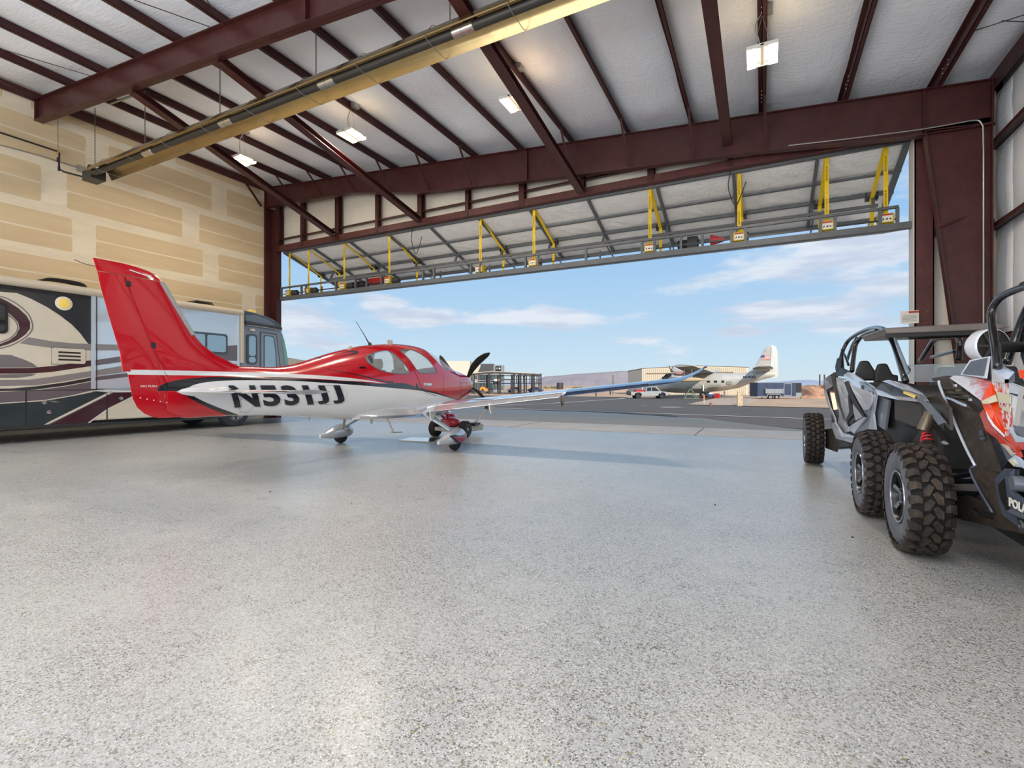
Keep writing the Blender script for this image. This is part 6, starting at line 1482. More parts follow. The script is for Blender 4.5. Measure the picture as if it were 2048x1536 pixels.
# ================================================================ side-by-side buggies
mud = bpy.data.materials.new('dusty_tread_rubber'); mud.use_nodes = True; nt = mud.node_tree; b = nt.nodes['Principled BSDF']; vec = coords(nt)[0]
b.inputs['Roughness'].default_value = .7; nn = noisef(nt, vec, 9, 6, .7)
nt.links.new(mixc(nt, nn.smooth(.4, .75), C(34, 30, 28), C(72, 58, 46)), b.inputs['Base Color']); nt.links.new(bumpn(nt, noisef(nt, vec, 60, 4, .6), .3), b.inputs['Normal'])
sidew = mat('dusty_sidewall', (88, 90, 98), .5, var=.25, vs=7, bump=.1, bs=50)
def tyre(name, par, c, r=.42, w_=.30, kind=0, steer=0.0):
    c = Vector(c); R_ = Matrix.Rotation(steer, 3, 'Z')
    def tr(m): m.v = [tuple(c+R_ @ (Vector(v))) for v in m.v]; return m
    h = w_/2
    w0 = tr(MB().lathe([(-h+.03, .20), (-h+.005, .23), (-h-.006, .29), (-h-.002, .345), (-h+.008, r-.055)], (0, 0, 0), 'x', 56).lathe([(h-.03, .20), (h-.005, .23), (h+.006, .29), (h+.002, .345), (h-.008, r-.055)], (0, 0, 0), 'x', 56)).obj(name, sidew, par, smooth=30)
    tr(MB().lathe([(-h+.008, r-.055), (-h+.02, r-.035), (-h+.05, r-.026), (h-.05, r-.026), (h-.02, r-.035), (h-.008, r-.055)], (0, 0, 0), 'x', 56)).obj('carcass', mat('tread_base', (20, 18, 17), .85), w0, smooth=30)
    m = MB(); N = 30 if kind else 26
    rng = random.Random(5+kind)
    def blk(poly, a0, hgt, r0=r-.026):     # poly: (x across, s along circumference)
        n = len(poly); base_ = []; topv = []
        for x, s_ in poly:
            a = a0+s_/r; rr0 = r0-(.03 if abs(x) > h-.015 else 0); rt = r0+hgt-(.018 if abs(x) > h-.015 else 0)
            base_.append(V(x, rr0*math.cos(a), rr0*math.sin(a))); topv.append(V(x*.985, rt*math.cos(a+(0)), rt*math.sin(a)))
        m.add(base_+topv, [tuple(range(n, 2*n))]+[(i, (i+1) % n, (i+1) % n+n, i+n) for i in range(n)])
    for k in range(N):
        a = 2*PI*k/N; j = rng.uniform(-.003, .003); g = 2*PI*r/N
        for s_ in (-1, 1):
            off = 0 if s_ > 0 else g*.5
            if kind == 0:    # hooked blocks
                blk([(s_*(h+.006), off-.040+j), (s_*(h-.035), off-.042), (s_*(h-.060), off-.026), (s_*(h-.062), off+.012), (s_*(h-.032), off+.012), (s_*(h+.006), off+.026)], a, .028)
                blk([(s_*.056, off-.014), (s_*.020, off-.050), (s_*-.008, off-.030), (s_*.006, off-.002), (s_*.022, off+.034), (s_*.056, off+.040)], a+g*.25/r, .027)
            else:
                blk([(s_*(h+.005), off-.034), (s_*(h-.04), off-.034), (s_*(h-.062), off-.010), (s_*(h-.035), off+.018), (s_*(h+.005), off+.018)], a, .024)
                blk([(s_*.058, off-.024), (s_*.030, off-.042), (s_*.004, off-.014), (s_*.014, off+.026), (s_*.05, off+.030)], a+g*.3/r, .024)
        for s_ in (-1, 1):     # ribs on the shoulder
            blk([(s_*(h+.006), -.02), (s_*(h+.006), .006), (s_*(h-.012), .008), (s_*(h-.012), -.022)], a+g*.5/r, .004, r-.052)
    tr(m).obj('tread', mud, w0)['kind'] = 'stuff'
    rm = mat('satin_black_rim', (30, 31, 34), .3, metal=.4); edge_m = mat('machined_rim', (150, 152, 156), .25, metal=.8)
    tr(MB().lathe([(-h+.04, .205), (-h+.015, .20), (-h+.012, .188), (-h+.05, .178), (-.02, .17), (.06, .17), (.06, 0)], (0, 0, 0), 'x', 40)).obj('rim_barrel', rm, w0, smooth=30)
    tr(MB().lathe([(-h+.012, .205), (-h+.004, .203), (-h+.006, .190), (-h+.02, .188)], (0, 0, 0), 'x', 40)).obj('rim_lip', edge_m, w0, smooth=30)
    for k in range(7):
        a = 2*PI*k/7+.25
        ca, sa = math.cos(a), math.sin(a); mm = MB()
        rad = V(0, ca, sa); tg_ = V(0, -sa, ca)
        pts = []
        for rr0, ww, xx in ((.03, .022, -h+.055), (.10, .016, -h+.045), (.185, .030, -h+.03)):
            pts.append([V(xx, 0, 0)+rad*rr0+tg_*ww, V(xx-.012, 0, 0)+rad*rr0, V(xx, 0, 0)+rad*rr0-tg_*ww, V(xx+.03, 0, 0)+rad*rr0])
        mm.loft(pts); tr(mm).obj('spoke', edge_m if k % 2 == 0 else rm, w0)
    tr(MB().lathe([(-h+.06, .05), (-h+.03, .045), (-h+.025, 0)], (0, 0, 0), 'x', 16)).obj('hub_cap', rm, w0, smooth=30)
    ln = MB()
    for k in range(5):
        a = 2*PI*k/5; ln.lathe([(-h+.02, 0), (-h+.02, .010), (-h+.05, .010)], (0, .058*math.cos(a), .058*math.sin(a)), 'x', 6)
    tr(ln).obj('lug_nuts', edge_m, w0)['kind'] = 'stuff'
    return w0
plast = mat('black_plastic', (34, 33, 32), .5, bump=.05, bs=120, spec=.4); plastb = mat('brown_black_plastic', (56, 50, 44), .45, var=.15, vs=6); tubem2 = mat('cage_black', (22, 23, 26), .25, coat=.5)
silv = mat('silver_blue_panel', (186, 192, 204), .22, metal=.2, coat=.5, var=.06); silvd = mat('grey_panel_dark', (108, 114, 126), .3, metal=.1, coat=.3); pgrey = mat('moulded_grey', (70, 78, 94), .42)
mudp = mat('mud_spattered_plastic', (50, 42, 36), .7, var=.3, vs=14, dirt=((104, 70, 44), .56)); rust = mat('muddy_skid', (44, 34, 28), .7, var=.3, vs=10, dirt=((100, 66, 40), .58))
wht2 = mat('graphics_white', (222, 226, 236), .25, coat=.5); orn = mat('graphics_orange', (224, 66, 14), .25, coat=.5); red2 = mat('graphics_red', (206, 70, 56), .25, coat=.5); crm2 = mat('graphics_cream', (206, 202, 176), .3); ltb = mat('graphics_pale_blue', (190, 206, 228), .25, coat=.5)
gfade = bpy.data.materials.new('graphics_white_to_red'); gfade.use_nodes = True; nt = gfade.node_tree; b = nt.nodes['Principled BSDF']; vec, gx, gy, gz_ = coords(nt, 'Generated'); b.inputs['Roughness'].default_value = .25; b.inputs['Coat Weight'].default_value = .5
nt.links.new(mixc(nt, (noisef(nt, vec, 6, 4, .6)*.35+gx*.2+gz_*.2+(1.0-gy)*.55).smooth(.62, .88), C(222, 226, 238), C(214, 80, 60)), b.inputs['Base Color'])
gmix = bpy.data.materials.new('graphics_streaks'); gmix.use_nodes = True; nt = gmix.node_tree; b = nt.nodes['Principled BSDF']; vec, gx, gy, gz_ = coords(nt, 'Generated'); b.inputs['Roughness'].default_value = .25; b.inputs['Coat Weight'].default_value = .5
nt.links.new(mixc(nt, noisef(nt, scalev(nt, vec, (3, 3, .7)), 5, 2, .5).smooth(.48, .56), C(226, 224, 226), C(204, 72, 56)), b.inputs['Base Color'])
class Plane:
    def __init__(s, x0, y0, dx): s.x0, s.y0, s.dx = x0, y0, dx      # X = x0 + dx*(y0-Y) - off
    def __call__(s, px, py, off=0.0):
        r = ray(px, py); t_ = (s.x0+s.dx*s.y0-off)/(r.x+s.dx*r.y); return EYE+r*t_
def panel(P_, pts, m, name, par, th=.02, smooth=False, bevel=0):
    V3 = [P_(*p) for p in pts]; c0 = sum(V3, V(0, 0, 0))/len(V3)
    n = len(V3); back = [v+V(th, 0, 0) for v in V3]
    mb = MB(); 
    flat = len(V3) <= 4 or len(set(round((p[2] if len(p) > 2 else 0), 3) for p in pts)) == 1
    if flat: mb.add(V3+back, [tuple(range(n)), tuple(range(2*n-1, n-1, -1))]+[(i, (i+1) % n, (i+1) % n+n, i+n) for i in range(n)])
    else: mb.add(V3+back+[c0, c0+V(th, 0, 0)], [(i, (i+1) % n, 2*n) for i in range(n)]+[((i+1) % n+n, i+n, 2*n+1) for i in range(n)]+[(i, (i+1) % n, (i+1) % n+n, i+n) for i in range(n)])
    return mb.obj(name, m, par, bevel=bevel)
def ptube(pts, r, m, name, par, n=12, seg=5): return MB().tube(spline(pts, seg), r, n).obj(name, m, par, smooth='full')
# ------------------------------------------------ far buggy (silver, roofed)
PB = Plane(1.16, 6.0, .07)
bu = thing('utility_buggy', 'silver four-seat off-road buggy with grey roof and knobbly tyres by the right jamb', 'buggy', (1.75, 7.7, 0))
for (x, y, st) in ((.985, 6.0, .02), (.755, 9.52, 0), (2.65, 6.1, .0), (2.45, 9.62, 0)): tyre('wheel', bu, (x, y, .42), .42, .25, 1, st)
c5 = lambda x, y, o=0.0: (1590+x/5.119, 640+y/5.119, o)
MB().prism([(1.25, 5.55, .54), (1.2, 6.25, .50), (1.2, 6.7, .38), (1.1, 8.9, .38), (1.05, 9.9, .6), (1.05, 9.9, 1.1), (1.12, 8.8, 1.05), (1.22, 7.2, .85), (1.25, 6.6, 1.0), (1.3, 5.6, .95)], (1.35, -.0, 0)).obj('chassis_tub', plast, bu)
def bp_(pts, m, name='body_panel', **k): return panel(PB, [c5(*p) for p in pts], m, name, bu, **k)
bp_([(290, 610, -.02), (340, 575, .02), (400, 535, 0), (430, 590, 0), (440, 760, .0), (505, 1050, 0), (435, 1075, 0), (400, 1010, 0), (345, 870, 0), (305, 740, 0)], plast, 'rear_quarter')
bp_([(293, 605, .02), (345, 575, .05), (372, 580, .04), (385, 680, .02), (312, 722, .04)], silvd, 'tail_panel')
bp_([(293, 720, .02), (312, 725, .03), (350, 880, .03), (405, 1000, .03), (410, 1045, .03), (395, 1010, .02), (345, 890, .02), (300, 760, .02)], silv, 'quarter_edge')
bp_([(357, 728, .03), (383, 730, .03), (420, 912, .03), (396, 920, .03)], mat('tail_lens', (255, 214, 170), .3, emit=1.2), 'tail_lamp')
bp_([(357, 728, .034), (383, 730, .034), (386, 745, .034), (360, 743, .034)], mat('tail_red'), 'tail_lamp_tip')
bp_([(422, 590, .02), (430, 640, .04), (480, 850, .03), (535, 1040, .02), (560, 1140, .03), (500, 1160, .02), (430, 1075, .02), (455, 1000, .02), (430, 800, .02)], silv, 'door_skin')
bp_([(425, 590, .06), (500, 600, .07), (510, 640, .06), (545, 800, .05), (585, 950, .05), (540, 1060, .05), (525, 1080, .04), (475, 900, .05), (440, 700, .06)], silv, 'rear_door', bevel=.006)
bp_([(430, 588, .065), (500, 598, .075), (498, 622, .07), (450, 620, .06)], ltb, 'door_ledge')
bp_([(370, 580, .06), (385, 575, .06), (440, 800, .06), (510, 1030, .06), (498, 1020, .06), (430, 830, .06)], plast, 'door_gap')
bp_([(503, 640, .08), (530, 622, .08), (560, 700, .08), (650, 870, .07), (714, 993, .06), (700, 1003, .06), (590, 850, .07), (540, 740, .08)], plast, 'black_swoosh')
bp_([(545, 740, .075), (560, 820, .07), (600, 940, .06), (598, 965, .06), (545, 1030, .06), (545, 1090, .05), (524, 1050, .05), (524, 1010, .05), (575, 930, .06), (540, 800, .07)], plast, 'black_swoosh')
bp_([(500, 560, .03), (540, 535, .04), (580, 545, .04), (800, 690, .02), (800, 745, .02), (770, 740, .05), (560, 650, .06), (545, 625, .06), (505, 600, .05)], ltb, 'door_top')
bp_([(655, 630, .055), (700, 640, .05), (795, 700, .04), (795, 742, .05), (700, 700, .055)], silvd, 'door_top_dark_panel')  # darker grey polygon over the pale door top
bp_([(562, 660, .08), (770, 742, .07), (792, 780, .06), (780, 850, .06), (745, 918, .06), (700, 925, .07), (660, 860, .08), (590, 730, .09)], silv, 'front_door', bevel=.006)
bp_([(548, 1045, .05), (615, 975, .06), (618, 1035, .06), (570, 1080, .05)], plast, 'scoop')
bp_([(555, 1095, .07), (615, 1050, .07), (708, 992, .06), (714, 1010, .06), (600, 1165, .06), (570, 1130, .07)], silv, 'sill_panel')
bp_([(590, 860, .06), (700, 990, .05), (620, 1030, .06), (600, 950, .06)], silv, 'lower_door')
bp_([(700, 925, .05), (780, 860, .04), (775, 960, .03), (750, 1110, .02), (735, 1120, .02), (600, 1165, .05), (714, 1005, .05)], silvd, 'cowl_side')
bp_([(370, 1058, .08), (405, 1045, .08), (440, 1095, .07), (480, 1160, .07), (560, 1175, .07), (598, 1190, .07), (590, 1262, .05), (420, 1215, .06), (400, 1170, .08)], silv, 'rocker_step', bevel=.004)
bp_([(440, 1110, .09), (480, 1170, .09), (600, 1185, .09), (600, 1205, .09), (470, 1195, .09)], ltb, 'rocker_edge')
bp_([(310, 1120, .0), (380, 1110, .0), (440, 1230, .0), (560, 1262, 0), (560, 1290, 0), (430, 1300, 0), (420, 1350, 0), (310, 1310, 0)], plastb, 'trailing_arm_guard')
PBi = Plane(1.30, 6.0, .07)
MB().tube([PB(*c5(310, 1135, -.1)), PB(*c5(400, 1115, -.3))], .022, 8).tube([PB(*c5(430, 1310, -.1)), PB(*c5(580, 1295, -.1))], .03, 8).obj('suspension_arm', tubem2, bu, smooth=True)
# front wing with wheel opening
bp_([(800, 715, .04), (828, 770, .05), (797, 960, .05), (818, 1122, .03), (748, 1118, .02), (762, 960, .02), (785, 850, .03)], silv, 'wing_edge')
c4 = lambda x, y, o=0.0: (1580+x/4.376, 560+y/4.376, o)
def b4(pts, m, name='body_panel', **k): return panel(PB, [c4(*p) for p in pts], m, name, bu, **k)
b4([(735, 960, .04), (800, 905, .02), (920, 925, 0), (1100, 1010, .06), (1120, 1045, .08), (950, 1030, .07), (870, 1020, .06), (760, 990, .05)], plastb, 'wing_top')
b4([(740, 955, .06), (765, 1005, .07), (880, 1035, .08), (960, 1050, .08), (1110, 1065, .09), (1105, 1035, .09), (950, 1025, .08), (860, 1005, .07), (770, 975, .07)], silv, 'wing_lip')
b4([(760, 1005, .0), (865, 1055, .0), (830, 1313, .0), (730, 1250, .0), (725, 1150, .02)], silvd, 'liner_side')
b4([(865, 1050, -.06), (1110, 1065, -.06), (1190, 1160, -.06), (1110, 1313, -.1), (1100, 1500, -.1), (830, 1500, -.06), (830, 1313, -.05)], plast, 'wheel_liner')
# bonnet
hq = [V(1.25, 6.5, 1.30), V(2.5, 6.6, 1.30), V(2.5, 5.45, 1.12), V(1.9, 5.25, 1.16), V(1.25, 5.45, 1.14), V(1.16, 6.0, 1.20)]
MB().add(hq+[v-V(0, 0, .25) for v in hq], [(0, 1, 2, 3, 4, 5), (11, 10, 9, 8, 7, 6)]+[(i, (i+1) % 6, (i+1) % 6+6, i+6) for i in range(6)]).obj('bonnet', plastb, bu, bevel=.02)
PBh = Plane(1.25, 6.0, .0)
b4([(805, 885, .06), (850, 875, .04), (1000, 915, .02), (1130, 985, .06), (1190, 1060, .1), (1150, 1050, .1), (1090, 1010, .09), (960, 950, .08)], silv, 'fender_rail')
b4([(975, 960, .10), (1010, 965, .10), (1140, 1010, .10), (1190, 1070, .10), (1345, 1250, .09), (1300, 1270, .09), (1250, 1200, .09), (1150, 1060, .10), (1100, 1040, .10)], silvd, 'fender_flare')
b4([(990, 975, .115), (1085, 1012, .115), (1083, 1032, .115), (992, 992, .115)], amber, 'side_marker')
b4([(1150, 1040, .02), (1290, 1010, .0), (1390, 1120, .0), (1400, 1313, .0), (1345, 1250, .03)], plastb, 'flare_inner')
for p in ((978, 972), (1106, 1026), (1245, 1190)): q = PB(*c4(*p, .125)); MB().lathe([(-.006, 0), (-.006, .012), (.004, .012)], q, 'x', 10).obj('flare_bolt', dk, bu)
# shock absorber of the front wheel
MB().tube([PB(1846, 862, .0), PB(1862, 826, -.06)], .045, 12).obj('shock_body', mat('bronze_shock', (116, 104, 90), .3, metal=.6), bu, smooth=True)
# roof, cage, screen
ry = 6.45; rz0 = onY(1775, 668, ry).z; rz1 = onY(1770, 654, ry).z
xl, xr = onY(1768, 655, ry).x, onY(2022, 650, ry).x
MB().prism([(xl, ry, rz1-.01), (xl+.03, ry, rz0), (xr-.1, ry, rz0), (xr, ry, rz1-.05), (xr-.12, ry, rz1)], (-.06, .95, .0)).obj('roof', mat('roof_grey_brown', (110, 100, 94), .3, metal=.2, coat=.3), bu, bevel=.012)
MB().box(xl+.02, xr-.05, ry+.02, ry+.08, rz0-.035, rz0).obj('roof_seal', plast, bu)
def D_(px, py, x): return onX(px, py, x)
cp = [(1811, 762), (1798, 720), (1788, 690), (1776, 668), (1764, 657), (1745, 656), (1722, 664), (1700, 678), (1689, 694), (1682, 715), (1677, 740)]
cxs = [1.22, 1.28, 1.33, 1.36, 1.38, 1.38, 1.36, 1.32, 1.26, 1.18, 1.08]
ptube([D_(px, py, x) for (px, py), x in zip(cp, cxs)], .030, tubem2, 'cage_tube', bu)
ptube([D_(px, py, x) for (px, py), x in zip([(1704, 742), (1707, 715), (1712, 688), (1724, 673), (1740, 664), (1757, 659)], [1.14, 1.2, 1.27, 1.32, 1.36, 1.38])], .030, tubem2, 'cage_tube', bu)
ptube([D_(px, py, 1.45) for px, py in [(1694, 722), (1699, 706), (1706, 688), (1714, 676)]], .025, tubem2, 'cage_tube', bu)
ptube([D_(px, py, 1.30) for px, py in [(1683, 700), (1690, 712), (1697, 730)]], .02, tubem2, 'cage_tube', bu)
bp_([(410, 480, -.02), (430, 395, -.06), (480, 370, -.1), (490, 500, -.1), (560, 530, -.05), (510, 580, .0), (425, 575, 0)], plast, 'cage_boot')
LXc = 2.15
ptube([onX(px, py, LXc) for px, py in [(1841, 722), (1855, 700), (1868, 680), (1880, 671), (1899, 667), (1914, 671), (1920, 684), (1919, 702), (1918, 720)]], .033, tubem2, 'cage_tube', bu)
ptube([onX(px, py, LXc) for px, py in [(1862, 715), (1888, 708), (1914, 701)]], .024, tubem2, 'cage_tube', bu)
ptube([V(1.38, 6.55, rz0-.03), V(2.0, 6.5, rz0-.03), V(2.1, 6.5, rz0-.03)], .028, tubem2, 'cage_tube', bu)
ptube([onY(1940, 664, 6.9), onY(1962, 676, 6.7), onY(1985, 690, 6.5)], .025, tubem2, 'cage_tube', bu)
panel(PB, [(1784, 668, -.12), (1790, 676, -.12), (1818, 745, -.05), (1812, 748, -.05), (1796, 706, -.1)], silvd, 'pillar_trim', bu, th=.01)
scr = bpy.data.materials.new('half_screen'); scr.use_nodes = True; b = scr.node_tree.nodes['Principled BSDF']; b.inputs['Base Color'].default_value = (.5, .58, .62, 1); b.inputs['Alpha'].default_value = .28; b.inputs['Roughness'].default_value = .03; b.inputs['Coat Weight'].default_value = 1
sy_ = 6.35
sA, sB, sC, sD2 = onY(1803, 731, sy_+.1), onY(1965, 727, sy_+.1), onY(1960, 764, sy_), onY(1822, 764, sy_)
gl = MB().prism([sA, sB, sC, sD2], (0, .006, 0)).obj('half_windshield', scr, bu)
MB().beam(sA, sB, .008, .006).obj('windshield_rim', mat('rim_aqua', (150, 176, 176), .1, coat=1), bu)
for px, lab in ((1834, 0), (1876, 0)):
    pass
# seats (front pair, rear pair) and dash
for (px0, pt) in ((1726, [(580, 820), (590, 780), (622, 706), (690, 706), (752, 805), (752, 880), (590, 880)]), (1770, [(745, 820), (782, 730), (852, 730), (902, 830), (950, 830), (950, 900), (745, 900)])):
    y = 7.5 if px0 == 1726 else 7.3
    P3_ = [onY(1580+x/4.376, 560+z/4.376, y) for x, z in pt]
    s_ = MB().prism(P3_, (0, .12, 0)).obj('seat_back', plast, bu, bevel=.02); 
for x0 in (1.85, 2.3):
    MB().prism([(x0-.2, 6.95, .95), (x0-.2, 7.0, 1.2), (x0-.09, 7.02, 1.5), (x0+.09, 7.02, 1.5), (x0+.2, 7.0, 1.2), (x0+.2, 6.95, .95)], (0, .12, 0)).obj('seat_back', mat('seat_blue_black', (34, 40, 48), .5), bu, bevel=.02)
MB().box(1.25, 2.4, 6.9, 8.3, .55, .95).obj('seat_base', plast, bu, bevel=.03)
MB().prism([onY(1725, 772, 6.9), onY(1735, 765, 6.9), onY(1800, 762, 6.9), onY(1835, 770, 6.9), onY(1835, 800, 6.9), onY(1725, 800, 6.9)], (0, .1, 0)).obj('dashboard', plast, bu)
q = onY(1811, 740, 6.35); MB().lathe([(0, 0), (0, .045), (.05, .04), (.07, 0)], q, 'y', 14).obj('side_mirror', plastb, bu, smooth=True)
MB().box(1.3, 2.5, 5.28, 5.6, .56, 1.05).obj('front_fascia', plast, bu, bevel=.05)
# ------------------------------------------------ near buggy (white and orange), mostly beyond the right edge
PA = Plane(1.30, 5.1, .12)
ba = thing('sport_buggy', 'white and orange muddy off-road buggy with big knobbly tyre cut by the right edge', 'buggy', (2.0, 3.6, 0))
tyre('wheel', ba, (1.065, 4.84, .422), .422, .25, 0, .03)
tw = text_mb('ITP TIRES', .05)
for (x, y) in ((2.95, 4.84), (1.25, 1.75), (2.95, 1.75)): tyre('wheel', ba, (x, y, .42), .422, .25, 0, 0)
c7 = lambda x, y, o=0.0: (1840+x/7.68, 740+y/7.68, o)
c8 = lambda x, y, o=0.0: (1840+x/7.68, 900+y/7.68, o)
c6 = lambda x, y, o=0.0: (1800+x/7.68, 560+y/7.68, o)
def a7(pts, m, name='body_panel', c=c7, **k): return panel(PA, [c(*p) for p in pts], m, name, ba, **k)
MB().prism([(1.62, 5.2, .40), (1.62, 5.2, 1.1), (1.7, 4.2, 1.25), (1.8, 1.3, 1.15), (1.8, 1.1, .4)], (1.0, 0, 0)).obj('chassis_tub', plast, ba)
MB().box(1.5, 2.7, 1.2, 5.2, .26, .40).obj('skid_plate', plast, ba)
a7([(290, 150, -.05), (450, 145, -.12), (640, 260, -.10), (940, 470, -.06), (975, 600, -.05), (870, 665, -.06), (420, 445, -.0), (350, 330, -.0), (305, 240, 0)], plastb, 'fender_shelf')
for (x0, y0, x1, y1) in ((340, 295, 650, 250), (380, 350, 730, 345), (400, 400, 860, 440)):
    a7([(x0, y0, .0), (x1, y1, -.07), (x1+20, y1+22, -.07), (x0+12, y0+22, .0)], plast, 'shelf_rib')
a7([(300, 235, .005), (385, 420, .01), (420, 455, 0), (870, 665, -.05), (975, 600, -.04), (920, 680, -.03), (1010, 930, -.02), (1080, 1080, -.02), (1195, 1560, 0), (850, 1475, .01), (705, 1200, .01), (550, 850, .01), (400, 470, .01)], mudp, 'mud_flap')
a7([(850, 245, .015), (1190, 325, -.01), (1150, 430, 0), (1180, 700, .0), (1195, 800, .0), (1262, 995, 0), (1130, 975, 0), (880, 560, .01), (765, 308, .03)], mudp, 'mud_flap_lower', c8)
rim_pts = [c7(290, 160, .02), c7(300, 240, .02), c7(390, 460, .02), c7(470, 650, .02), c7(550, 850, .02), c7(705, 1200, .02), c7(845, 1470, .02)]
ptube([PA(*p) for p in rim_pts], .010, silv, 'flap_edge', ba, 6, 3)
ptube([PA(*p) for p in [c8(845, 245, .02), c8(765, 308, .03), c8(880, 560, .02), c8(1000, 770, .02), c8(1115, 960, .02)]], .009, pgrey, 'flap_edge', ba, 6, 2)
a7([(395, 410, .02), (470, 435, .02), (680, 530, .0), (690, 560, 0), (650, 550, 0), (470, 460, .02), (400, 440, .02)], ltb, 'bright_bracket', th=.01)
for x, y in ((525, 235), (750, 455)): a7([(x-18, y+20, .0), (x-5, y-20, .0), (x+18, y-15, .0), (x+18, y+22, 0), (x+6, y+15, 0), (x, y, 0)], silv, 'fastener_clip', th=.01)
q = PA(*c7(935, 1000, .01)); a7([(905, 930, .0), (930, 925, .0), (975, 1060, .0), (960, 1085, .0), (915, 1060, 0)], pgrey, 'flap_bracket', th=.01)
MB().lathe([(-.012, 0), (-.010, .012), (.004, .014)], q, 'x', 10).obj('flap_bolt', dk, ba)
# bonnet, orange wing
a7([(455, 125, -.1), (510, 85, -.14), (780, 100, -.16), (1100, 185, -.06), (1000, 330, -.01), (935, 470, .0), (800, 370, -.02), (640, 250, -.06)], gfade, 'bonnet_side')
a7([(1100, 190, -.05), (1150, 330, -.03), (1190, 480, -.02), (1250, 720, 0), (1308, 920, .01), (1298, 1010, .01), (1200, 940, .02), (1120, 830, .02), (1050, 730, .03), (985, 600, .02), (937, 472, .01), (1000, 330, .0)], orn, 'front_wing')
a7([(942, 478, .018), (1150, 378, -.012), (1188, 483, -.005), (1040, 518, .025), (960, 518, .028)], crm2, 'cream_flash', th=.004)
a7([(915, 680, -.01), (970, 602, .0), (1050, 735, .035), (1120, 840, .03), (1300, 1030, .02), (1400, 1120, .02), (1500, 1262, .01), (1522, 1335, .01), (1400, 1210, .0), (1215, 1120, -.0), (1180, 1060, 0), (1010, 935, -.01)], red2, 'wing_lower')
a7([(1010, 640, .035), (1050, 730, .042), (1130, 850, .04), (1300, 1010, .03), (1290, 1030, .03), (1110, 860, .04), (1040, 745, .042)], wht2, 'wing_crease', th=.003)
a7([(1110, 5, -.04), (1150, -100, -.10), (1390, 30, -.06), (1300, 140, -.0), (1110, 10, -.04)], ltb, 'mirror_pod_top')
a7([(1108, 10, -.04), (1300, 145, .0), (1300, 200, .0), (1100, 180, -.05)], wht2, 'mirror_pod')
a7([(1300, 145, .0), (1392, 35, -.06), (1394, 180, -.05), (1300, 205, .0)], silvd, 'mirror_pod_end')
a7([(1100, 182, -.05), (1300, 205, -.01), (1355, 192, -.03), (1388, 420, -.02), (1425, 700, -.0), (1370, 880, .01), (1312, 1040, .01), (1302, 900, .01), (1240, 640, -.01), (1165, 330, -.03)], gmix, 'door_graphic')
a7([(1165, 330, .0), (1240, 345, .0), (1390, 400, .0), (1385, 520, .0), (1210, 500, .0)], crm2, 'cream_flash', th=.004)
a7([(1250, 570, .01), (1385, 572, .01), (1385, 655, .01), (1260, 610, .01)], crm2, 'cream_flash', th=.004)
a7([(1358, 195, -.02), (1390, 420, -.01), (1425, 700, .0), (1480, 1060, .01), (1760, 1080, .03), (2200, 1100, .05), (2200, 300, .02), (1600, 290, .0)], wht2, 'side_panel')
a7([(1360, 200, .0), (1620, 290, .02), (2200, 310, .04), (2200, 440, .04), (1620, 430, .02), (1370, 345, .0)], ltb, 'side_top_band', th=.006)
a7([(1370, 350, .006), (1620, 432, .026), (2200, 442, .046), (2200, 455, .046), (1620, 448, .026), (1372, 365, .006)], plast, 'panel_gap', th=.004)
vs, fs = text_mb('RZR', .30, 0, .01, .2, 1.25)
o3 = PA(*c7(1440, 800, .03)); ux = (PA(*c7(1900, 850, .05))-o3).normalized()
MB().add([o3+ux*x+V(0, 0, 1)*y-V(.004, 0, 0) for x, y, _ in vs], fs).obj('model_lettering', mat('graphics_grey', (188, 188, 186), .3), ba)
a7([(1425, 840, .012), (1500, 860, .02), (1760, 900, .04), (1760, 1070, .04), (1480, 1055, .015)], silvd, 'lower_grey_panel', th=.003)  # grey band low on the white side panel
a7([(1365, 875, .02), (1400, 900, .02), (1485, 1065, .02), (1700, 1068, .04), (1700, 1110, .04), (1470, 1108, .02), (1385, 950, .02)], ltb, 'side_rail')
a7([(1330, 1050, .01), (1400, 960, .015), (1480, 1110, .02), (1600, 1110, .03), (1590, 1225, .03), (1480, 1225, .02)], red2, 'red_wedge')
a7([(1030, 950, -.03), (1180, 1060, -.02), (1215, 1120, -.02), (1350, 1400, -.02), (1290, 1500, -.02), (1200, 1560, -.03), (1080, 1200, -.03)], mat('dark_navy_plastic', (30, 34, 44), .45), 'radiator_duct')
a7([(1225, 1130, .0), (1400, 1215, .01), (1450, 1300, .01), (1400, 1350, .0), (1345, 1395, .0), (1300, 1300, .0)], silvd, 'lamp_surround')
a7([(1245, 1135, .02), (1300, 1160, .02), (1420, 1290, .02), (1400, 1320, .02), (1330, 1230, .02)], mat('lamp_clear', (196, 190, 178), .15, coat=1), 'head_lamp')
a7([(1350, 1390, .02), (1400, 1350, .02), (1450, 1310, .02), (1700, 1560, .04), (1700, 1600, .04), (1590, 1500, .03), (1440, 1480, .02)], ltb, 'lamp_bezel')
a7([(1360, 1395, .03), (1410, 1365, .03), (1480, 1440, .03), (1440, 1480, .03)], crm2, 'bezel_edge')
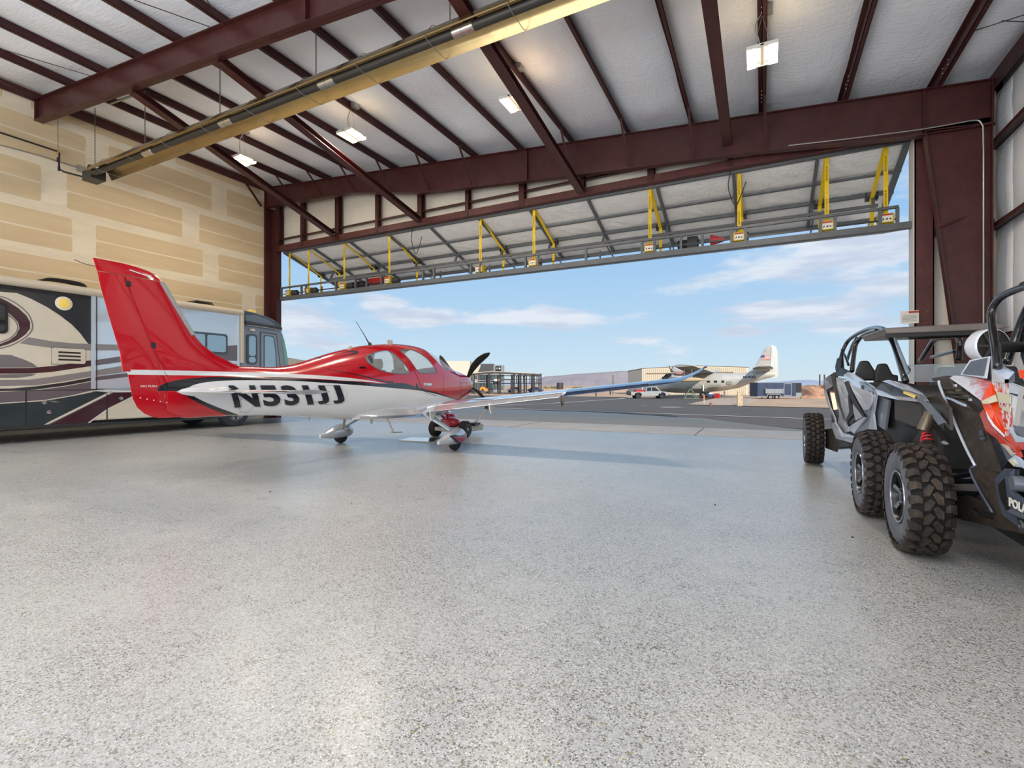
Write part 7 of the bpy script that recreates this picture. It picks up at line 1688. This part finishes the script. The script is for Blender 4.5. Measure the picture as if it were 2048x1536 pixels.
# bumper
a7([(1148, 432, .0), (1300, 282, .0), (1462, 292, .02), (1380, 350, .03), (1355, 452, .03), (1420, 640, .03), (1600, 790, .04), (1900, 960, .05), (1900, 1420, .05), (1597, 1240, .03), (1520, 1190, .02), (1262, 992, .01), (1190, 760, .0), (1158, 560, .0)], pgrey, 'front_bumper', c8)
a7([(1195, 540, .02), (1300, 422, .03), (1330, 560, .035), (1345, 740, .035), (1320, 760, .03), (1385, 900, .03), (1325, 935, .02), (1230, 740, .02)], plast, 'bumper_recess', c8, th=.004)
a7([(1300, 400, .045), (1360, 450, .045), (1420, 640, .045), (1600, 790, .055), (1600, 990, .055), (1390, 900, .045), (1340, 740, .045)], pgrey, 'bumper_face', c8)
a7([(1325, 940, .04), (1390, 905, .05), (1600, 990, .06), (1900, 1110, .07), (1900, 1180, .07), (1600, 1060, .05)], silvd, 'bumper_crease', c8)
a7([(1480, 1035, .03), (1597, 1075, .035), (1597, 1120, .035), (1525, 1185, .03)], plast, 'tow_recess', c8, th=.004)
q = PA(*c8(1597, 1170, .04)); MB().lathe([(-.01, .035), (-.02, .03), (-.02, .018), (-.01, .014)], q, 'x', 16).obj('tow_eye', dk, ba, smooth=True)
o3 = PA(*c8(1366, 850, .056)); u2 = (PA(*c8(1597, 962, .064))-o3).normalized()
vs, fs = text_mb('POLARIS', .070, .001, .0035, .0, 1.12)
MB().add([o3+u2*x+V(0, 0, 1)*y-V(.001, 0, 0)+V(-1, 0, 0)*z for x, y, z in vs], fs).obj('bumper_lettering', mat('letter_white', (222, 220, 216), .4), ba)
a7([(1360, 600, -.06), (1600, 300, -.06), (1900, 300, -.06), (1900, 960, -.06), (1600, 800, -.06), (1420, 640, -.06)], plast, 'grille_cavity', c8)
q = PA(*c8(1570, 520, .0)); MB().lathe([(-.05, .0), (-.05, .045), (0, .05)], q, 'x', 16).obj('fog_lamp', silvd, ba, smooth=True)
# skid beam with opening
for pts in ([(450, 640), (560, 690), (760, 790), (760, 890), (850, 1010), (660, 1070), (450, 1030)], [(560, 690), (690, 680), (980, 870), (1130, 960), (1130, 975), (815, 890), (760, 890), (760, 790)], [(845, 1008), (1135, 1072), (1300, 1130), (1700, 1340), (1700, 1360), (1597, 1292), (640, 1072)], [(1100, 965), (1262, 995), (1597, 1240), (1700, 1340), (1300, 1130), (1135, 1070)]):
    a7([(x, y, .0) for x, y in pts], rust, 'skid_beam', c8, th=.04)
a7([(660, 690, -.04), (800, 700, -.04), (900, 690, -.04), (980, 860, -.04), (800, 790, -.04)], rust, 'skid_rib', c8)
for a, b_ in (((430, 480), (860, 482)), ((430, 650), (900, 680)), ((440, 440), (780, 365))):
    MB().tube([PA(*c8(*a, .05)), PA(*c8(*b_, -.05))], .020, 8).obj('suspension_arm', tubem2, ba, smooth=True)
# coil-over shock
s0, s1 = PA(*c7(120, 1140, -.0)), PA(*c7(200, 830, -.16))
MB().tube([s0, s1], .026, 12).obj('shock_body', mat('shock_alloy', (120, 116, 112), .3, metal=.8), ba, smooth=True)
ax = (s1-s0); axn = ax.normalized(); e1 = axn.cross(V(0, 1, 0)).normalized(); e2 = axn.cross(e1)
MB().tube([s0+ax*(k/100)+(e1*math.cos(k*.40)+e2*math.sin(k*.40))*.052 for k in range(101)], .0085, 7).obj('coil_spring', mat('spring_red', (206, 14, 34), .3, coat=.5), ba, smooth='full')
MB().tube([s0-axn*.02, s0+axn*.02], .05, 14).obj('spring_seat', mat('shock_alloy'), ba, smooth=True)
a7([(130, 790, -.02), (160, 770, -.02), (240, 850, -.02), (420, 1110, -.05), (330, 1090, -.05), (230, 920, -.02)], plast, 'shock_guard')
a7([(320, 1100, .0), (360, 1085, .0), (430, 1130, .0), (400, 1150, 0), (340, 1130, 0)], silv, 'guard_bracket', th=.01)
# air intake behind the bonnet
a7([(930, 1450, -.14), (1070, 1230, -.16), (1392, 1168, -.12), (1340, 1515, -.08)], wht2, 'intake_surround', c6)
a7([(955, 1445, -.125), (1085, 1250, -.145), (1330, 1195, -.115), (1275, 1475, -.085)], mat('intake_mesh', (96, 104, 118), .5, bump=.4, bs=200), 'intake_mesh', c6, th=.004)
a7([(1392, 1168, -.12), (1440, 1190, -.2), (1460, 1500, -.16), (1340, 1515, -.08)], plast, 'intake_end', c6)
a7([(480, 1510, -.2), (700, 1470, -.25), (830, 1480, -.2), (770, 1536, -.16), (520, 1560, -.16)], plast, 'cowl_shelf', c6)
# roll cage
XA2 = 1.50
def T6(x, y, X_): px, py, _ = c6(x, y); return onX(px, py, X_)
ptube([T6(1500, 1340, 1.42), T6(1482, 1150, 1.44), T6(1462, 1000, 1.46), T6(1435, 850, 1.48), T6(1414, 700, 1.50), T6(1402, 560, 1.52), T6(1415, 460, 1.53), T6(1465, 360, 1.54), T6(1560, 262, 1.55), T6(1700, 185, 1.56), T6(1905, 112, 1.57), T6(2300, 30, 1.58)], .025, tubem2, 'cage_tube', ba)
ptube([T6(1640, 1290, 1.62), T6(1735, 1000, 1.66), T6(1800, 820, 1.68), T6(1900, 560, 1.70), T6(2100, 150, 1.72)], .027, tubem2, 'cage_tube', ba)
ptube([T6(1840, 1000, 1.72), T6(1905, 850, 1.72), T6(2000, 700, 1.74)], .024, tubem2, 'cage_tube', ba)
MB().beam(T6(1490, 1040, 1.48), T6(1850, 1030, 1.68), .05, .075).obj('mirror_bracket', plast, ba, bevel=.01)
MB().prism([T6(1840, 1000, 1.68), T6(2000, 960, 1.66), T6(2050, 1300, 1.6), T6(1900, 1400, 1.6), T6(1840, 1200, 1.66)], (.1, 0, 0)).obj('harness_pad', plast, ba, bevel=.02)
MB().prism([T6(1815, 80, 1.55), T6(1850, 40, 1.55), T6(2000, -20, 1.56), T6(2000, 60, 1.56)], (.3, 0, 0)).obj('roof_clamp', plast, ba)
# round mirror
mc = T6(1450, 1000, 1.62)+V(0, .12, 0)
RM = Matrix.Rotation(.42, 3, 'Z')
def rotm(m): m.v = [tuple(mc+RM @ Vector(v)) for v in m.v]; return m
mr = rotm(MB().lathe([(-.05, .128), (-.04, .138), (.04, .138), (.09, .11), (.10, 0)], (0, 0, 0), 'y', 36)).obj('mirror_shell', wht2, ba, smooth=True)
rotm(MB().lathe([(-.035, .134), (-.03, .12), (-.02, 0)], (0, 0, 0), 'y', 36)).obj('mirror_back', plast, mr)
for k in range(3):
    a = PI*k/3; rotm(MB().beam((.125*math.cos(a), -.03, .125*math.sin(a)), (-.125*math.cos(a), -.03, -.125*math.sin(a)), .02, .012, (0, 1, 0))).obj('mirror_rib', plastb, mr)
a7([(1500, 0, -.05), (1540, 0, -.05), (1560, 130, -.05), (1530, 120, -.05)], orn, 'orange_pull')
# hidden remainder: far side, seats, bonnet top
MB().prism([(1.6, 5.2, 1.15), (2.9, 5.2, 1.15), (2.9, 4.2, 1.32), (1.62, 4.2, 1.32)], (0, 0, .03)).obj('bonnet_top', wht2, ba)
for x in (1.95, 2.55):
    MB().prism([(x-.2, 3.3, .7), (x+.2, 3.3, .7), (x+.2, 3.2, 1.5), (x-.2, 3.2, 1.5)], (0, -.12, 0)).obj('seat_back', plast, ba, bevel=.03); MB().box(x-.22, x+.22, 3.2, 3.7, .55, .75).obj('seat', plast, ba, bevel=.04)
# specks of grit on the resin floor
for px, py, s2, lb in ((1430, 1010, .012, 'tiny dark grit speck on the open floor right of centre'), (1705, 1075, .012, 'tiny dark grit speck just left of the near muddy tyre'), (540, 984, .012, 'tiny dark grit speck left of centre in front of the aeroplane'), (703, 1008, .008, 'smallest grit speck on the floor in front of the aeroplane')):
    q = onZ(px, py); tag(MB().lathe([(0, s2), (s2*.6, s2*.7), (s2*.9, 0)], q, 'z', 7).obj('grit_speck', ink), lb, 'grit', 'grit specks on the floor')
